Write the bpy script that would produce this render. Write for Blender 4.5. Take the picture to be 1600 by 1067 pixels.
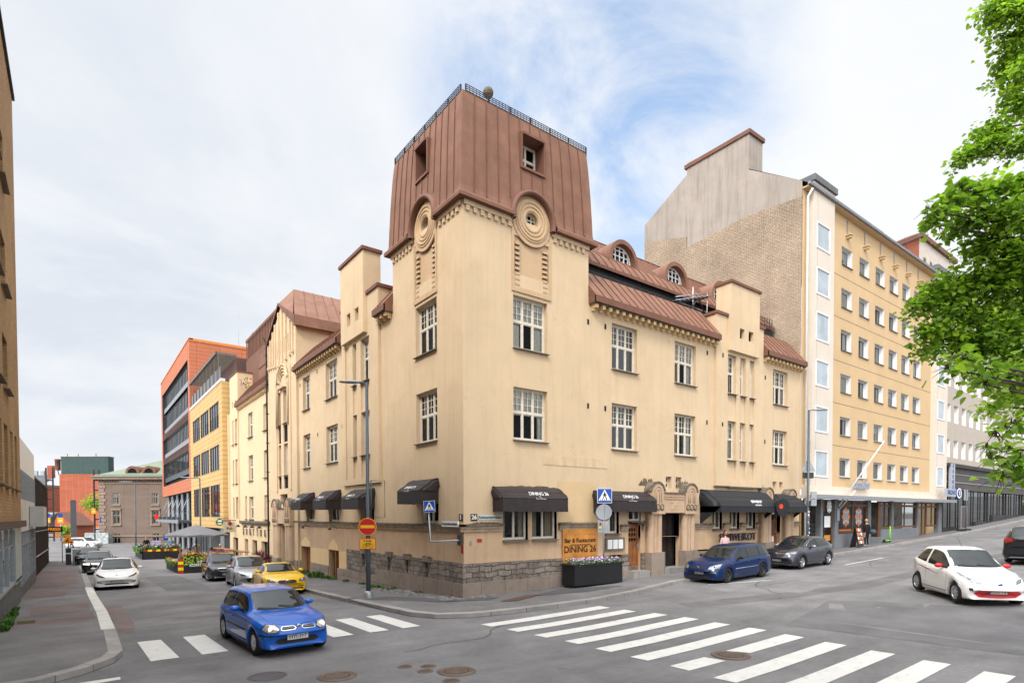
import bpy, bmesh, math, random
from math import sin, cos, pi, radians, sqrt, exp
from mathutils import Vector, Matrix, noise
from mathutils.bvhtree import BVHTree
random.seed(7)
for o in list(bpy.data.objects): bpy.data.objects.remove(o)
scene = bpy.context.scene
COL = scene.collection
# ---------------------------------------------------------------- camera
YAW, ROLL, PIT = 0.644298198, -0.00241909581, -0.0233203581
F_PX, CY = 898.2, 825.76
cam = bpy.data.cameras.new('camera'); camo = bpy.data.objects.new('camera', cam); COL.objects.link(camo)
scene.camera = camo
fwh = Vector((sin(YAW), cos(YAW), 0)); rt = Vector((cos(YAW), -sin(YAW), 0)); upv = Vector((0, 0, 1))
fw3 = fwh*cos(PIT) + upv*sin(PIT); up3 = -fwh*sin(PIT) + upv*cos(PIT)
r2 = rt*cos(ROLL) + up3*sin(ROLL); u2 = -rt*sin(ROLL) + up3*cos(ROLL)
M = Matrix(((r2.x, u2.x, -fw3.x, -10.670), (r2.y, u2.y, -fw3.y, -17.0), (r2.z, u2.z, -fw3.z, 3.0), (0, 0, 0, 1)))
camo.matrix_world = M
cam.sensor_width = 36; cam.lens = 36*F_PX/1600; cam.shift_y = (CY-533.5)/1600
cam.clip_end = 2000; cam.clip_start = 0.05
# ---------------------------------------------------------------- light
SUN = Vector((-0.72, -0.42, 0.80)).normalized()
sl = bpy.data.lights.new('sun', 'SUN'); sl.energy = 1.5; sl.angle = radians(12); sl.color = (1, .955, .89)
so = bpy.data.objects.new('sun', sl); COL.objects.link(so); so.rotation_euler = SUN.to_track_quat('Z', 'Y').to_euler()
w = bpy.data.worlds.new('World'); scene.world = w; w.use_nodes = True
nt = w.node_tree; nt.nodes.clear()
def N(t, nt=None, **k):
    n = nt.nodes.new(t)
    for a, b in k.items(): setattr(n, a, b)
    return n
out = N('ShaderNodeOutputWorld', nt); bg = N('ShaderNodeBackground', nt); bg.inputs[1].default_value = 0.12
sky = N('ShaderNodeTexSky', nt, sky_type='NISHITA', sun_disc=False)
sky.sun_elevation = math.asin(SUN.z); sky.sun_rotation = math.atan2(SUN.x, SUN.y)
sky.air_density = 1.0; sky.dust_density = 0.6; sky.ozone_density = 1.0
tc = N('ShaderNodeTexCoord', nt)
def vmath(op, a, b=None, nt=nt):
    n = N('ShaderNodeVectorMath', nt, operation=op); nt.links.new(a, n.inputs[0])
    if b is not None:
        if isinstance(b, (tuple, list, Vector)): n.inputs[1].default_value = b
        else: nt.links.new(b, n.inputs[1])
    return n
def smath(op, a, b=None, nt=nt, clamp=False):
    n = N('ShaderNodeMath', nt, operation=op); n.use_clamp = clamp
    for i, v in enumerate((a, b)):
        if v is None: continue
        if isinstance(v, (int, float)): n.inputs[i].default_value = v
        else: nt.links.new(v, n.inputs[i])
    return n.outputs[0]
def ramp(fac, stops, nt=nt):
    n = N('ShaderNodeValToRGB', nt); nt.links.new(fac, n.inputs[0])
    e = n.color_ramp.elements
    while len(e) < len(stops): e.new(.5)
    for i, (p, c) in enumerate(stops):
        e[i].position = p; e[i].color = (c, c, c, 1) if isinstance(c, (int, float)) else (*c, 1)
    return n.outputs[0]
def mixc(fac, a, b, nt=nt, mode='MIX'):
    n = N('ShaderNodeMix', nt, data_type='RGBA', blend_type=mode)
    for i, v in ((0, fac), (6, a), (7, b)):
        if isinstance(v, (int, float)): n.inputs[i].default_value = v
        elif isinstance(v, tuple): n.inputs[i].default_value = (*v, 1)
        else: nt.links.new(v, n.inputs[i])
    return n.outputs[2]
def noisen(vec, scale, detail=6, rough=.55, nt=nt, dist=0.0):
    n = N('ShaderNodeTexNoise', nt); nt.links.new(vec, n.inputs['Vector'])
    n.inputs['Scale'].default_value = scale; n.inputs['Detail'].default_value = detail
    n.inputs['Roughness'].default_value = rough; n.inputs['Distortion'].default_value = dist
    return n.outputs[0]
sep = N('ShaderNodeSeparateXYZ', nt); nt.links.new(tc.outputs['Generated'], sep.inputs[0])
zz = smath('ADD', smath('MAXIMUM', sep.outputs[2], 0.0), 0.22)
dv = N('ShaderNodeCombineXYZ', nt)
nt.links.new(smath('DIVIDE', sep.outputs[0], zz), dv.inputs[0]); nt.links.new(smath('DIVIDE', sep.outputs[1], zz), dv.inputs[1])
nA = noisen(dv.outputs[0], 1.5, 9, .6, dist=.35); nB = noisen(dv.outputs[0], .9, 6, .5)
def blob(d, lo, hi):
    v = N('ShaderNodeVectorMath', nt, operation='DOT_PRODUCT'); nt.links.new(tc.outputs['Generated'], v.inputs[0]); v.inputs[1].default_value = Vector(d).normalized()
    m = N('ShaderNodeMapRange', nt); m.interpolation_type = 'SMOOTHSTEP'; nt.links.new(v.outputs['Value'], m.inputs[0])
    m.inputs[1].default_value = lo; m.inputs[2].default_value = hi
    return m.outputs[0]
blue = smath('MAXIMUM', blob((.57, .57, .59), .955, .995), smath('MULTIPLY', blob((.64, .6, .48), .955, .995), .8))
blue = smath('MULTIPLY', blue, ramp(noisen(dv.outputs[0], 2.6, 8, .62, dist=.5), [(.40, 0.12), (.62, .95)]))
hole2 = smath('MULTIPLY', blob((-.5, -.6, .6), .80, .97), ramp(nB, [(.46, 0.), (.62, .8)]))
blue = smath('MAXIMUM', blue, hole2)
grey = smath('MAXIMUM', blob((.04, .94, .35), .90, .985), smath('MULTIPLY', blob((.17, .88, .45), .90, 1.0), .8))
grey = smath('MULTIPLY', smath('MULTIPLY', grey, ramp(nB, [(.30, .25), (.62, 1)])), ramp(nA, [(.36, .35), (.56, 1.0)]))
g2 = smath('MULTIPLY', ramp(nA, [(.42, 0), (.7, 1)]), .22)
grey = smath('MAXIMUM', grey, g2)
K = 1/0.12
cloud = mixc(grey, (.60*K, .61*K, .625*K), (.43*K, .465*K, .52*K))
# glow added to the unseen cloud overhead and around the sun to light walls
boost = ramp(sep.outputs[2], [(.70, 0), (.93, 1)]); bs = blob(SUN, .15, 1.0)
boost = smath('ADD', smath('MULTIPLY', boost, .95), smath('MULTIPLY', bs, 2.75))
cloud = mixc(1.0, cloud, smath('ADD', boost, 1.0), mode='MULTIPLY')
cb = N('ShaderNodeCombineXYZ', nt)
skyc = mixc(.45, mixc(1.0, sky.outputs[0], (1.05, 1.25, 1.3), mode='MULTIPLY'), (.36*K, .47*K, .66*K))
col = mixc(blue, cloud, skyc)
below = ramp(sep.outputs[2], [(0.0, 0), (.004, 1)])
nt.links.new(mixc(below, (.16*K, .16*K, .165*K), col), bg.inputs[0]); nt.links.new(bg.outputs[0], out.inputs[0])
scene.view_settings.view_transform = 'Standard'; scene.view_settings.look = 'None'
scene.view_settings.exposure = 0.72; scene.view_settings.gamma = 1
scene.cycles.max_bounces = 6; scene.cycles.diffuse_bounces = 3; scene.cycles.glossy_bounces = 3
scene.cycles.transparent_max_bounces = 12; scene.cycles.caustics_reflective = False; scene.cycles.caustics_refractive = False
# ---------------------------------------------------------------- materials
MATS = {}
def mat(name, color, rough=.7, spec=.3, metal=0, coat=0, var=.12, vscale=1.5, bump=0, bscale=40, fine=.0, fscale=60, emit=0, streak=0, streakc=None, island=0, detailcol=None):
    if name in MATS: return MATS[name]
    m = bpy.data.materials.new(name); m.use_nodes = True; t = m.node_tree; b = t.nodes['Principled BSDF']
    b.inputs['Roughness'].default_value = rough; b.inputs['Metallic'].default_value = metal
    b.inputs['Specular IOR Level'].default_value = spec; b.inputs['Coat Weight'].default_value = coat; b.inputs['Coat Roughness'].default_value = .04
    g = N('ShaderNodeNewGeometry', t); P = g.outputs['Position']
    c = tuple(color); dark = tuple(x*(1-var) for x in c); lite = tuple(min(.95, x*(1+var)) for x in c)
    n1 = noisen(P, vscale, 5, .6, t)
    cc = mixc(ramp(n1, [(.3, 0), (.7, 1)], t), dark, lite, t)
    if fine:
        n2 = noisen(P, fscale, 3, .7, t)
        cc = mixc(1.0, cc, ramp(n2, [(.25, 1-fine), (.75, 1+fine*.6)], t), t, 'MULTIPLY')
    if streak:
        mp = N('ShaderNodeMapping', t); t.links.new(P, mp.inputs[0]); mp.inputs['Scale'].default_value = (1.6, 1.6, .12)
        n3 = noisen(mp.outputs[0], 2.2, 6, .65, t)
        cc = mixc(smath('MULTIPLY', ramp(n3, [(.48, 0), (.78, 1)], t), streak, t), cc, streakc or tuple(x*.55 for x in c), t)
    if island:
        rn = smath('ADD', smath('MULTIPLY', g.outputs['Random Per Island'], island*2, t), 1-island, t)
        cc = mixc(1.0, cc, rn, t, 'MULTIPLY')
    t.links.new(cc, b.inputs['Base Color'])
    if bump:
        bn = N('ShaderNodeBump', t); bn.inputs['Strength'].default_value = bump; bn.inputs['Distance'].default_value = .02
        t.links.new(noisen(P, bscale, 4, .6, t), bn.inputs['Height']); t.links.new(bn.outputs[0], b.inputs['Normal'])
    if emit:
        b.inputs['Emission Color'].default_value = (*c, 1); b.inputs['Emission Strength'].default_value = emit
    MATS[name] = m; return m
def brickmat(name, c1, c2, mortar, bw=.27, bh=.075, ms=.012, rough=.85, bump=.5, offset=.5, var=.3, vscale=.5, stain=None, uvmode=None, msmooth=.1, fine=.15, fscale=60, warp=0):
    m = bpy.data.materials.new(name); m.use_nodes = True; t = m.node_tree; b = t.nodes['Principled BSDF']
    b.inputs['Roughness'].default_value = rough; b.inputs['Specular IOR Level'].default_value = .25
    g = N('ShaderNodeNewGeometry', t); s = N('ShaderNodeSeparateXYZ', t); t.links.new(g.outputs['Position'], s.inputs[0])
    cx = N('ShaderNodeCombineXYZ', t)
    t.links.new(smath('ADD', s.outputs[0], s.outputs[1], t), cx.inputs[0]); t.links.new(s.outputs[2], cx.inputs[1])
    src = cx.outputs[0]
    if warp:
        nz = N('ShaderNodeTexNoise', t); t.links.new(g.outputs['Position'], nz.inputs['Vector']); nz.inputs['Scale'].default_value = 2.6; nz.inputs['Detail'].default_value = 2
        sc_ = N('ShaderNodeVectorMath', t, operation='SCALE'); t.links.new(vmath('SUBTRACT', nz.outputs['Color'], (.5, .5, .5), t).outputs[0], sc_.inputs[0]); sc_.inputs['Scale'].default_value = warp*2
        src = vmath('ADD', src, sc_.outputs[0], t).outputs[0]
    bk = N('ShaderNodeTexBrick', t); t.links.new(src, bk.inputs['Vector'])
    bk.offset = offset
    bk.inputs['Scale'].default_value = 1; bk.inputs['Brick Width'].default_value = bw; bk.inputs['Row Height'].default_value = bh
    bk.inputs['Mortar Size'].default_value = ms; bk.inputs['Mortar Smooth'].default_value = msmooth
    bk.inputs['Color1'].default_value = (*c1, 1); bk.inputs['Color2'].default_value = (*c2, 1); bk.inputs['Mortar'].default_value = (*mortar, 1)
    cc = mixc(1.0, bk.outputs['Color'], ramp(noisen(g.outputs['Position'], vscale, 6, .65, t), [(.3, 1-var), (.7, 1+var*.5)], t), t, 'MULTIPLY')
    if fine: cc = mixc(1.0, cc, ramp(noisen(g.outputs['Position'], fscale, 3, .7, t), [(.25, 1-fine), (.75, 1+fine*.6)], t), t, 'MULTIPLY')
    if stain:
        sc, sa, sb, sk = stain
        cc = mixc(ramp(noisen(g.outputs['Position'], sk, 7, .7, t), [(sa, 0), (sb, 1)], t), cc, sc, t)
    t.links.new(cc, b.inputs['Base Color'])
    bn = N('ShaderNodeBump', t); bn.inputs['Strength'].default_value = bump; bn.inputs['Distance'].default_value = .02
    h = smath('SUBTRACT', smath('MULTIPLY', noisen(g.outputs['Position'], 14, 5, .7, t), .9, t), bk.outputs['Fac'], t)
    t.links.new(h, bn.inputs['Height']); t.links.new(bn.outputs[0], b.inputs['Normal'])
    MATS[name] = m; return m
def glassmat(name, tint=(.02, .025, .03), alpha=.55, rough=.02):
    m = bpy.data.materials.new(name); m.use_nodes = True; t = m.node_tree; b = t.nodes['Principled BSDF']
    b.inputs['Base Color'].default_value = (*tint, 1); b.inputs['Roughness'].default_value = rough; b.inputs['Specular IOR Level'].default_value = .9
    tr = N('ShaderNodeBsdfTransparent', t); tr.inputs[0].default_value = (.94, .97, .96, 1)
    mx = N('ShaderNodeMixShader', t); fr = N('ShaderNodeFresnel', t); fr.inputs[0].default_value = 1.55
    f = smath('ADD', smath('MULTIPLY', fr.outputs[0], 1.6, t), 1-alpha-.1, t, True)
    gl = N('ShaderNodeBsdfGlossy', t); gl.inputs['Roughness'].default_value = rough; gl.inputs[0].default_value = (.9, .93, .95, 1)
    mx2 = N('ShaderNodeMixShader', t); mx2.inputs[0].default_value = .30
    gn = N('ShaderNodeNewGeometry', t); bn = N('ShaderNodeBump', t); bn.inputs['Strength'].default_value = .05; bn.inputs['Distance'].default_value = .05
    t.links.new(noisen(gn.outputs['Position'], 1.3, 2, .5, t), bn.inputs['Height']); t.links.new(bn.outputs[0], gl.inputs['Normal']); t.links.new(bn.outputs[0], b.inputs['Normal'])
    t.links.new(f, mx.inputs[0]); t.links.new(tr.outputs[0], mx.inputs[1]); t.links.new(b.outputs[0], mx.inputs[2])
    t.links.new(mx.outputs[0], t.nodes['Material Output'].inputs[0]); MATS[name] = m; return m
CREAM = (.615, .465, .30); GROUND_PL = (.57, .395, .25)
m_cream = mat('cream_render', CREAM, .9, .2, var=.055, vscale=.7, fine=.07, fscale=45, bump=.22, bscale=55, streak=.34, streakc=(.43, .30, .175))
m_cream2 = mat('pale_cream_render', (.67, .51, .32), .9, .2, var=.04, vscale=.6, fine=.06, bump=.12, streak=.22, streakc=(.45, .32, .20))
m_pink = mat('pinkish_render', GROUND_PL, .92, .2, var=.10, vscale=1.0, fine=.09, bump=.25, bscale=50, streak=.35, streakc=(.30, .19, .13))
m_pill = mat('pillar_render', (.50, .35, .235), .9, .2, var=.08, vscale=1.2, fine=.1, bump=.25, bscale=60, streak=.30, streakc=(.22, .17, .12))
m_relief = mat('relief_render', (.53, .37, .225), .92, .2, var=.06, fine=.08, bump=.2, streak=.2, streakc=(.33, .24, .15))
m_stain = mat('weathered_ledge', (.15, .125, .095), .95, .2, var=.5, vscale=5, fine=.3, bump=.4)
m_string = mat('string_course_stone', (.36, .275, .19), .92, .2, var=.3, vscale=3.5, fine=.2, bump=.3)
m_copper = mat('brown_sheet_metal', (.205, .100, .064), .62, .25, metal=.05, var=.20, vscale=1.3, fine=.08, streak=.55, streakc=(.28, .15, .10), bump=.12, bscale=6)
m_copper2 = mat('brown_trim_metal', (.165, .075, .048), .6, .3, metal=.05, var=.15, streak=.2)
m_frame = mat('window_paint', (.66, .60, .50), .6, .3, var=.10, vscale=8, fine=.12)
m_sill = mat('sill_metal', (.15, .125, .10), .6, .3, var=.25, vscale=6)
m_dark = mat('dark_room', (.012, .012, .013), .9, .1)
m_curtw = mat('blind_white', (.86, .88, .88), .9, .1, var=.06, vscale=6); m_curt = mat('curtain_cloth', (.80, .76, .68), .9, .1, var=.15, vscale=10)
m_curt2 = mat('curtain_brown', (.32, .25, .17), .9, .1, var=.2, vscale=10)
m_glass = glassmat('window_glass', alpha=.86)
m_sglass = glassmat('shop_glass', (.02, .025, .025), .80)
m_black = mat('black_paint', (.016, .017, .019), .5, .3, var=.2)
m_iron = mat('dark_iron', (.035, .033, .035), .6, .3, var=.3)
m_pole = mat('pole_grey_blue', (.075, .095, .11), .45, .4, var=.15, metal=.3)
m_galv = mat('galvanised_steel', (.30, .32, .34), .45, .5, metal=.5, var=.15, vscale=6)
m_white = mat('white_paint', (.74, .74, .72), .5, .3, var=.05, vscale=4)
m_wood = mat('door_wood', (.26, .095, .028), .5, .4, var=.25, vscale=3, fine=.15)
m_gran = brickmat('rough_granite', (.20, .165, .135), (.34, .285, .24), (.10, .085, .07), bw=.55, bh=.20, ms=.016, rough=.92, bump=1.6, var=.45, vscale=3.2, fine=.45, fscale=16, msmooth=.9, warp=.10)
m_gran2 = brickmat('dressed_granite', (.28, .225, .18), (.33, .265, .215), (.11, .09, .08), bw=1.05, bh=2.6, ms=.009, rough=.85, bump=.25, var=.25, vscale=1.6, fine=.25, fscale=70, stain=((.11, .09, .075), .55, .85, 1.6))
m_fabric = mat('awning_fabric', (.030, .022, .022), .62, .35, var=.22, vscale=3, fine=.1)
m_fabric2 = mat('awning_black', (.014, .014, .017), .6, .35, var=.2, vscale=3)
m_whitetx = mat('white_lettering', (.8, .8, .78), .6, .2, var=.02)
m_blacktx = mat('black_lettering', (.015, .013, .012), .5, .3, var=.1)
m_asph = mat('asphalt', (.185, .178, .179), .93, .25, var=.20, vscale=.55, fine=.42, fscale=85, bump=.35, bscale=120)
m_asph2 = mat('asphalt_pavement', (.175, .165, .163), .93, .25, var=.18, vscale=.8, fine=.35, fscale=80, bump=.3, bscale=110)
m_asphred = mat('asphalt_reddish', (.175, .135, .128), .93, .25, var=.15, vscale=.9, fine=.35, fscale=80, bump=.3, bscale=110)
m_asphdk = mat('asphalt_dark_patch', (.10, .098, .10), .93, .25, var=.18, vscale=1.2, fine=.35, fscale=80, bump=.3)
m_kerb = brickmat('kerb_granite', (.27, .255, .24), (.33, .31, .29), (.10, .095, .09), bw=1.1, bh=3, ms=.012, rough=.85, bump=.25, var=.2, vscale=2, fine=.2)
def paintmat():
    m = mat('road_paint', (.60, .585, .545), .75, .3, var=.07, vscale=2.0, fine=.10, fscale=40)
    t = m.node_tree; b = t.nodes['Principled BSDF']; src = b.inputs['Base Color'].links[0].from_socket
    g = N('ShaderNodeNewGeometry', t)
    wear = ramp(noisen(g.outputs['Position'], 5, 10, .82, t), [(.55, 0), (.68, .80)], t)
    t.links.new(mixc(wear, src, (.20, .195, .19), t), b.inputs['Base Color']); return m
m_rpaint = paintmat()
def weather_asphalt(m, k=1.0):
    t = m.node_tree; b = t.nodes['Principled BSDF']; src = b.inputs['Base Color'].links[0].from_socket; g = N('ShaderNodeNewGeometry', t); P = g.outputs['Position']
    mid = ramp(noisen(P, 7, 4, .7, t), [(.3, .90), (.7, 1.08)], t); big = ramp(noisen(P, .22, 5, .6, t, 1.2), [(.35, .84), (.62, 1.10)], t)
    mp = N('ShaderNodeMapping', t); t.links.new(P, mp.inputs[0]); mp.inputs['Scale'].default_value = (.06, 1.1, 1); mp.inputs['Rotation'].default_value = (0, 0, -.05)
    trk = ramp(noisen(mp.outputs[0], 1.6, 4, .6, t), [(.35, .92), (.65, 1.06)], t)
    spot = ramp(noisen(P, 1.7, 2, .5, t), [(.72, 0), (.78, .55)], t); grit = ramp(noisen(P, 30, 2, .9, t), [(.66, 0), (.74, .75)], t); pit = ramp(noisen(P, 22, 3, .9, t), [(.26, .6), (.36, 0)], t)
    c = mixc(1.0, mixc(1.0, mixc(1.0, src, mid, t, 'MULTIPLY'), big, t, 'MULTIPLY'), trk, t, 'MULTIPLY')
    c = mixc(spot, c, (.075, .072, .072), t); c = mixc(grit, c, (.34, .32, .30), t); c = mixc(pit, c, (.07, .068, .068), t); t.links.new(c, b.inputs['Base Color'])
for q in (m_asph, m_asph2, m_asphred): weather_asphalt(q)
def weather_wall(m, dirt, z0=2.6, z1=6.0):
    t = m.node_tree; b = t.nodes['Principled BSDF']; src = b.inputs['Base Color'].links[0].from_socket; g = N('ShaderNodeNewGeometry', t); P = g.outputs['Position']
    blot = smath('MULTIPLY', ramp(noisen(P, .75, 7, .72, t, .6), [(.50, 0), (.72, 1)], t), .42, t)
    mp = N('ShaderNodeMapping', t); t.links.new(P, mp.inputs[0]); mp.inputs['Scale'].default_value = (5, 5, .25)
    run = smath('MULTIPLY', ramp(noisen(mp.outputs[0], 1.3, 5, .7, t), [(.56, 0), (.80, 1)], t), .35, t)
    vo = N('ShaderNodeTexVoronoi', t, feature='DISTANCE_TO_EDGE'); w_ = N('ShaderNodeVectorMath', t, operation='ADD'); t.links.new(P, w_.inputs[0]); nz = N('ShaderNodeTexNoise', t); t.links.new(P, nz.inputs['Vector']); nz.inputs['Scale'].default_value = 2.2; nz.inputs['Detail'].default_value = 5; t.links.new(nz.outputs['Color'], w_.inputs[1]); t.links.new(w_.outputs[0], vo.inputs['Vector']); vo.inputs['Scale'].default_value = .55
    crk = smath('MULTIPLY', ramp(vo.outputs['Distance'], [(.0, 1), (.010, 0)], t), ramp(noisen(P, .5, 2, .5, t), [(.55, 0), (.62, .25)], t), t)
    c = mixc(blot, src, dirt, t); c = mixc(run, c, dirt, t); c = mixc(crk, c, tuple(x*.45 for x in dirt), t); t.links.new(c, b.inputs['Base Color'])
weather_wall(m_cream, (.50, .355, .215)); weather_wall(m_pink, (.40, .27, .17)); weather_wall(m_cream2, (.58, .43, .27)); weather_wall(m_pill, (.30, .21, .14))
# ---------------------------------------------------------------- mesh helpers
class MB:
    def __init__(s): s.v = []; s.f = []; s.m = []; s.mats = []; s.sm = []
    def mi(s, m):
        if m not in s.mats: s.mats.append(m)
        return s.mats.index(m)
    def face(s, pts, m, smooth=False):
        i = len(s.v); s.v += [tuple(p) for p in pts]; s.f.append(tuple(range(i, i+len(pts)))); s.m.append(s.mi(m)); s.sm.append(smooth)
    def grid(s, rows, m, smooth=True, close=False):
        i0 = len(s.v); n = len(rows[0]); k = s.mi(m)
        for r in rows: s.v += [tuple(p) for p in r]
        for a in range(len(rows)-1):
            for b in range(n if close else n-1):
                c = (b+1) % n
                s.f.append((i0+a*n+b, i0+a*n+c, i0+(a+1)*n+c, i0+(a+1)*n+b)); s.m.append(k); s.sm.append(smooth)
    def hexa(s, p, m):      # p: 8 pts, bottom 4 ccw, top 4
        i = len(s.v); s.v += [tuple(q) for q in p]; k = s.mi(m)
        for f in ((3, 2, 1, 0), (4, 5, 6, 7), (0, 1, 5, 4), (1, 2, 6, 5), (2, 3, 7, 6), (3, 0, 4, 7)):
            s.f.append(tuple(i+a for a in f)); s.m.append(k); s.sm.append(False)
    def box(s, x0, x1, y0, y1, z0, z1, m):
        s.hexa([(x0, y0, z0), (x1, y0, z0), (x1, y1, z0), (x0, y1, z0), (x0, y0, z1), (x1, y0, z1), (x1, y1, z1), (x0, y1, z1)], m)
    def tube(s, pts, r, m, n=8, caps=True):
        pts = [Vector(p) for p in pts]; rs = r if isinstance(r, (list, tuple)) else [r]*len(pts); rows = []
        for i, p in enumerate(pts):
            d = (pts[min(i+1, len(pts)-1)]-pts[max(i-1, 0)]).normalized()
            a = d.orthogonal() if abs(d.z) > .95 else d.cross(Vector((0, 0, 1)))
            if abs(d.z) > .95: a = Vector((1, 0, 0)) - d*d.x
            a.normalize(); b = d.cross(a)
            rows.append([p+a*(rs[i]*cos(2*pi*k/n))+b*(rs[i]*sin(2*pi*k/n)) for k in range(n)])
        s.grid(rows, m, True, True)
        if caps: s.face(rows[0], m); s.face(rows[-1][::-1], m)
    def lathe(s, prof, m, c=(0, 0, 0), n=24, axis='Z', smooth=True):
        rows = []
        for r, h in prof:
            row = []
            for k in range(n):
                a = 2*pi*k/n; x, y = r*cos(a), r*sin(a)
                if axis == 'Z': p = (c[0]+x, c[1]+y, c[2]+h)
                elif axis == 'Y': p = (c[0]+x, c[1]+h, c[2]+y)
                else: p = (c[0]+h, c[1]+x, c[2]+y)
                row.append(p)
            rows.append(row)
        s.grid(rows, m, smooth, True)
    def prism(s, poly, off, m):
        off = Vector(off); a = [Vector(p) for p in poly]; b = [p+off for p in a]
        s.face(a, m); s.face(b[::-1], m)
        for i in range(len(a)): j = (i+1) % len(a); s.face([a[i], b[i], b[j], a[j]], m)
    def add(s, o, T=None):
        i0 = len(s.v); s.v += [tuple(T @ Vector(p)) if T else p for p in o.v]
        idx = [s.mi(x) for x in o.mats]
        for f, k, q in zip(o.f, o.m, o.sm): s.f.append(tuple(a+i0 for a in f)); s.m.append(idx[k]); s.sm.append(q)
    def mesh(s, name, origin=(0, 0, 0)):
        me = bpy.data.meshes.new(name); ox, oy, oz = origin
        me.from_pydata([(x-ox, y-oy, z-oz) for x, y, z in s.v], [], s.f)
        for m in s.mats: me.materials.append(m)
        me.polygons.foreach_set('material_index', s.m); me.polygons.foreach_set('use_smooth', s.sm)
        bm = bmesh.new(); bm.from_mesh(me); bmesh.ops.remove_doubles(bm, verts=bm.verts, dist=.0004)
        bmesh.ops.recalc_face_normals(bm, faces=bm.faces); bm.to_mesh(me); bm.free()
        me.update(); return me
def worldloc(o):
    v = Vector(o.location)
    while o.parent: o = o.parent; v = v+Vector(o.location)
    return v
def tag(o, label=None, cat=None, group=None, kind=None):
    if label: o['label'] = label
    if cat: o['category'] = cat
    if group: o['group'] = group
    if kind: o['kind'] = kind
    return o
def thing(name, loc, label, cat, group=None, rz=0):
    o = bpy.data.objects.new(name, None); COL.objects.link(o); o.location = loc; o.rotation_euler = (0, 0, rz); o.empty_display_size = .2
    return tag(o, label, cat, group)
def part(name, mb, parent, label=None, local=False):
    if isinstance(mb, MB): me = mb.mesh(name, (0, 0, 0) if local else worldloc(parent))
    else: me = mb
    o = bpy.data.objects.new(name, me); COL.objects.link(o); o.parent = parent
    if label: o['label'] = label
    return o
def solo(name, mb, loc, label, cat, group=None, kind=None):
    o = bpy.data.objects.new(name, mb.mesh(name, loc)); COL.objects.link(o); o.location = loc
    return tag(o, label, cat, group, kind)
def struct(name, mb): return solo(name, mb, (0, 0, 0), None, None, kind='structure')
def copy_tree(o, parent=None):
    c = o.copy(); COL.objects.link(c); c.parent = parent
    for ch in list(o.children): copy_tree(ch, c)
    return c
def text_mb(txt, size, m, ext=.004, align='CENTER', sx=1.0, shear=0, bold=0, space=1.0):
    cu = bpy.data.curves.new('t', 'FONT'); cu.body = txt; cu.size = size; cu.extrude = ext; cu.align_x = align; cu.align_y = 'CENTER'; cu.shear = shear
    cu.offset = bold; cu.resolution_u = 3; cu.space_character = space
    o = bpy.data.objects.new('t', cu); COL.objects.link(o)
    bpy.context.view_layer.update()
    me = bpy.data.meshes.new_from_object(o.evaluated_get(bpy.context.evaluated_depsgraph_get()))
    mb = MB(); k = mb.mi(m)
    for v in me.vertices: mb.v.append((v.co.x*sx, -v.co.z, v.co.y))     # faces -Y, upright
    for p in me.polygons: mb.f.append(tuple(p.vertices)); mb.m.append(k); mb.sm.append(False)
    bpy.data.objects.remove(o); bpy.data.curves.remove(cu); bpy.data.meshes.remove(me)
    return mb
def TM(loc, right, out=None):      # local X->right, local -Y->outward
    r = Vector(right).normalized(); n = Vector(out).normalized() if out else Vector((r.y, -r.x, 0)); u = n.cross(r)*-1
    u = r.cross(-n)
    M_ = Matrix((( r.x, -n.x, u.x, loc[0]), (r.y, -n.y, u.y, loc[1]), (r.z, -n.z, u.z, loc[2]), (0, 0, 0, 1)))
    return M_
# facade frame: s runs to the right seen from outside, d outward
class Fac:
    def __init__(f, o, right): f.o = Vector((o[0], o[1], 0)); f.r = Vector((right[0], right[1], 0)).normalized(); f.n = Vector((f.r.y, -f.r.x, 0))
    def P(f, s, z, d=0): return f.o+f.r*s+f.n*d+Vector((0, 0, z))
    def rz(f): return math.atan2(f.r.y, f.r.x)
    def box(f, mb, s0, s1, z0, z1, d0, d1, m):
        mb.hexa([f.P(s0, z0, d1), f.P(s1, z0, d1), f.P(s1, z0, d0), f.P(s0, z0, d0), f.P(s0, z1, d1), f.P(s1, z1, d1), f.P(s1, z1, d0), f.P(s0, z1, d0)], m)
    def wall(f, mb, s0, s1, z0, z1, m, holes=(), d=0, depth=.7, mback=None, mrev=None):
        S = sorted({s0, s1, *[min(max(h[i], s0), s1) for h in holes for i in (0, 1)]}); Z = sorted({z0, z1, *[min(max(h[i], z0), z1) for h in holes for i in (2, 3)]})
        for a, b in zip(S, S[1:]):
            for c, e in zip(Z, Z[1:]):
                ms, mz = (a+b)/2, (c+e)/2
                if any(h[0] < ms < h[1] and h[2] < mz < h[3] for h in holes): continue
                mb.face([f.P(a, c, d), f.P(b, c, d), f.P(b, e, d), f.P(a, e, d)], m)
        for h in holes:
            a, b, c, e = h[:4]; dp = h[4] if len(h) > 4 else depth; bk = d-dp; rv = mrev or m
            mb.face([f.P(a, c, d), f.P(a, e, d), f.P(a, e, bk), f.P(a, c, bk)], rv); mb.face([f.P(b, c, d), f.P(b, c, bk), f.P(b, e, bk), f.P(b, e, d)], rv)
            mb.face([f.P(a, e, d), f.P(b, e, d), f.P(b, e, bk), f.P(a, e, bk)], rv); mb.face([f.P(a, c, d), f.P(a, c, bk), f.P(b, c, bk), f.P(b, c, d)], rv)
            mb.face([f.P(a, c, bk), f.P(b, c, bk), f.P(b, e, bk), f.P(a, e, bk)], mback or m_dark)
    def poly(f, mb, pts, d0, d1, m): mb.prism([f.P(s, z, d1) for s, z in pts], f.n*(d0-d1), m)
    def put(f, o, s, z, d=0):
        p = o.parent; o.location = f.P(s, z, d)-(worldloc(p) if p else Vector((0, 0, 0))); o.rotation_euler = (0, 0, f.rz())
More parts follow.
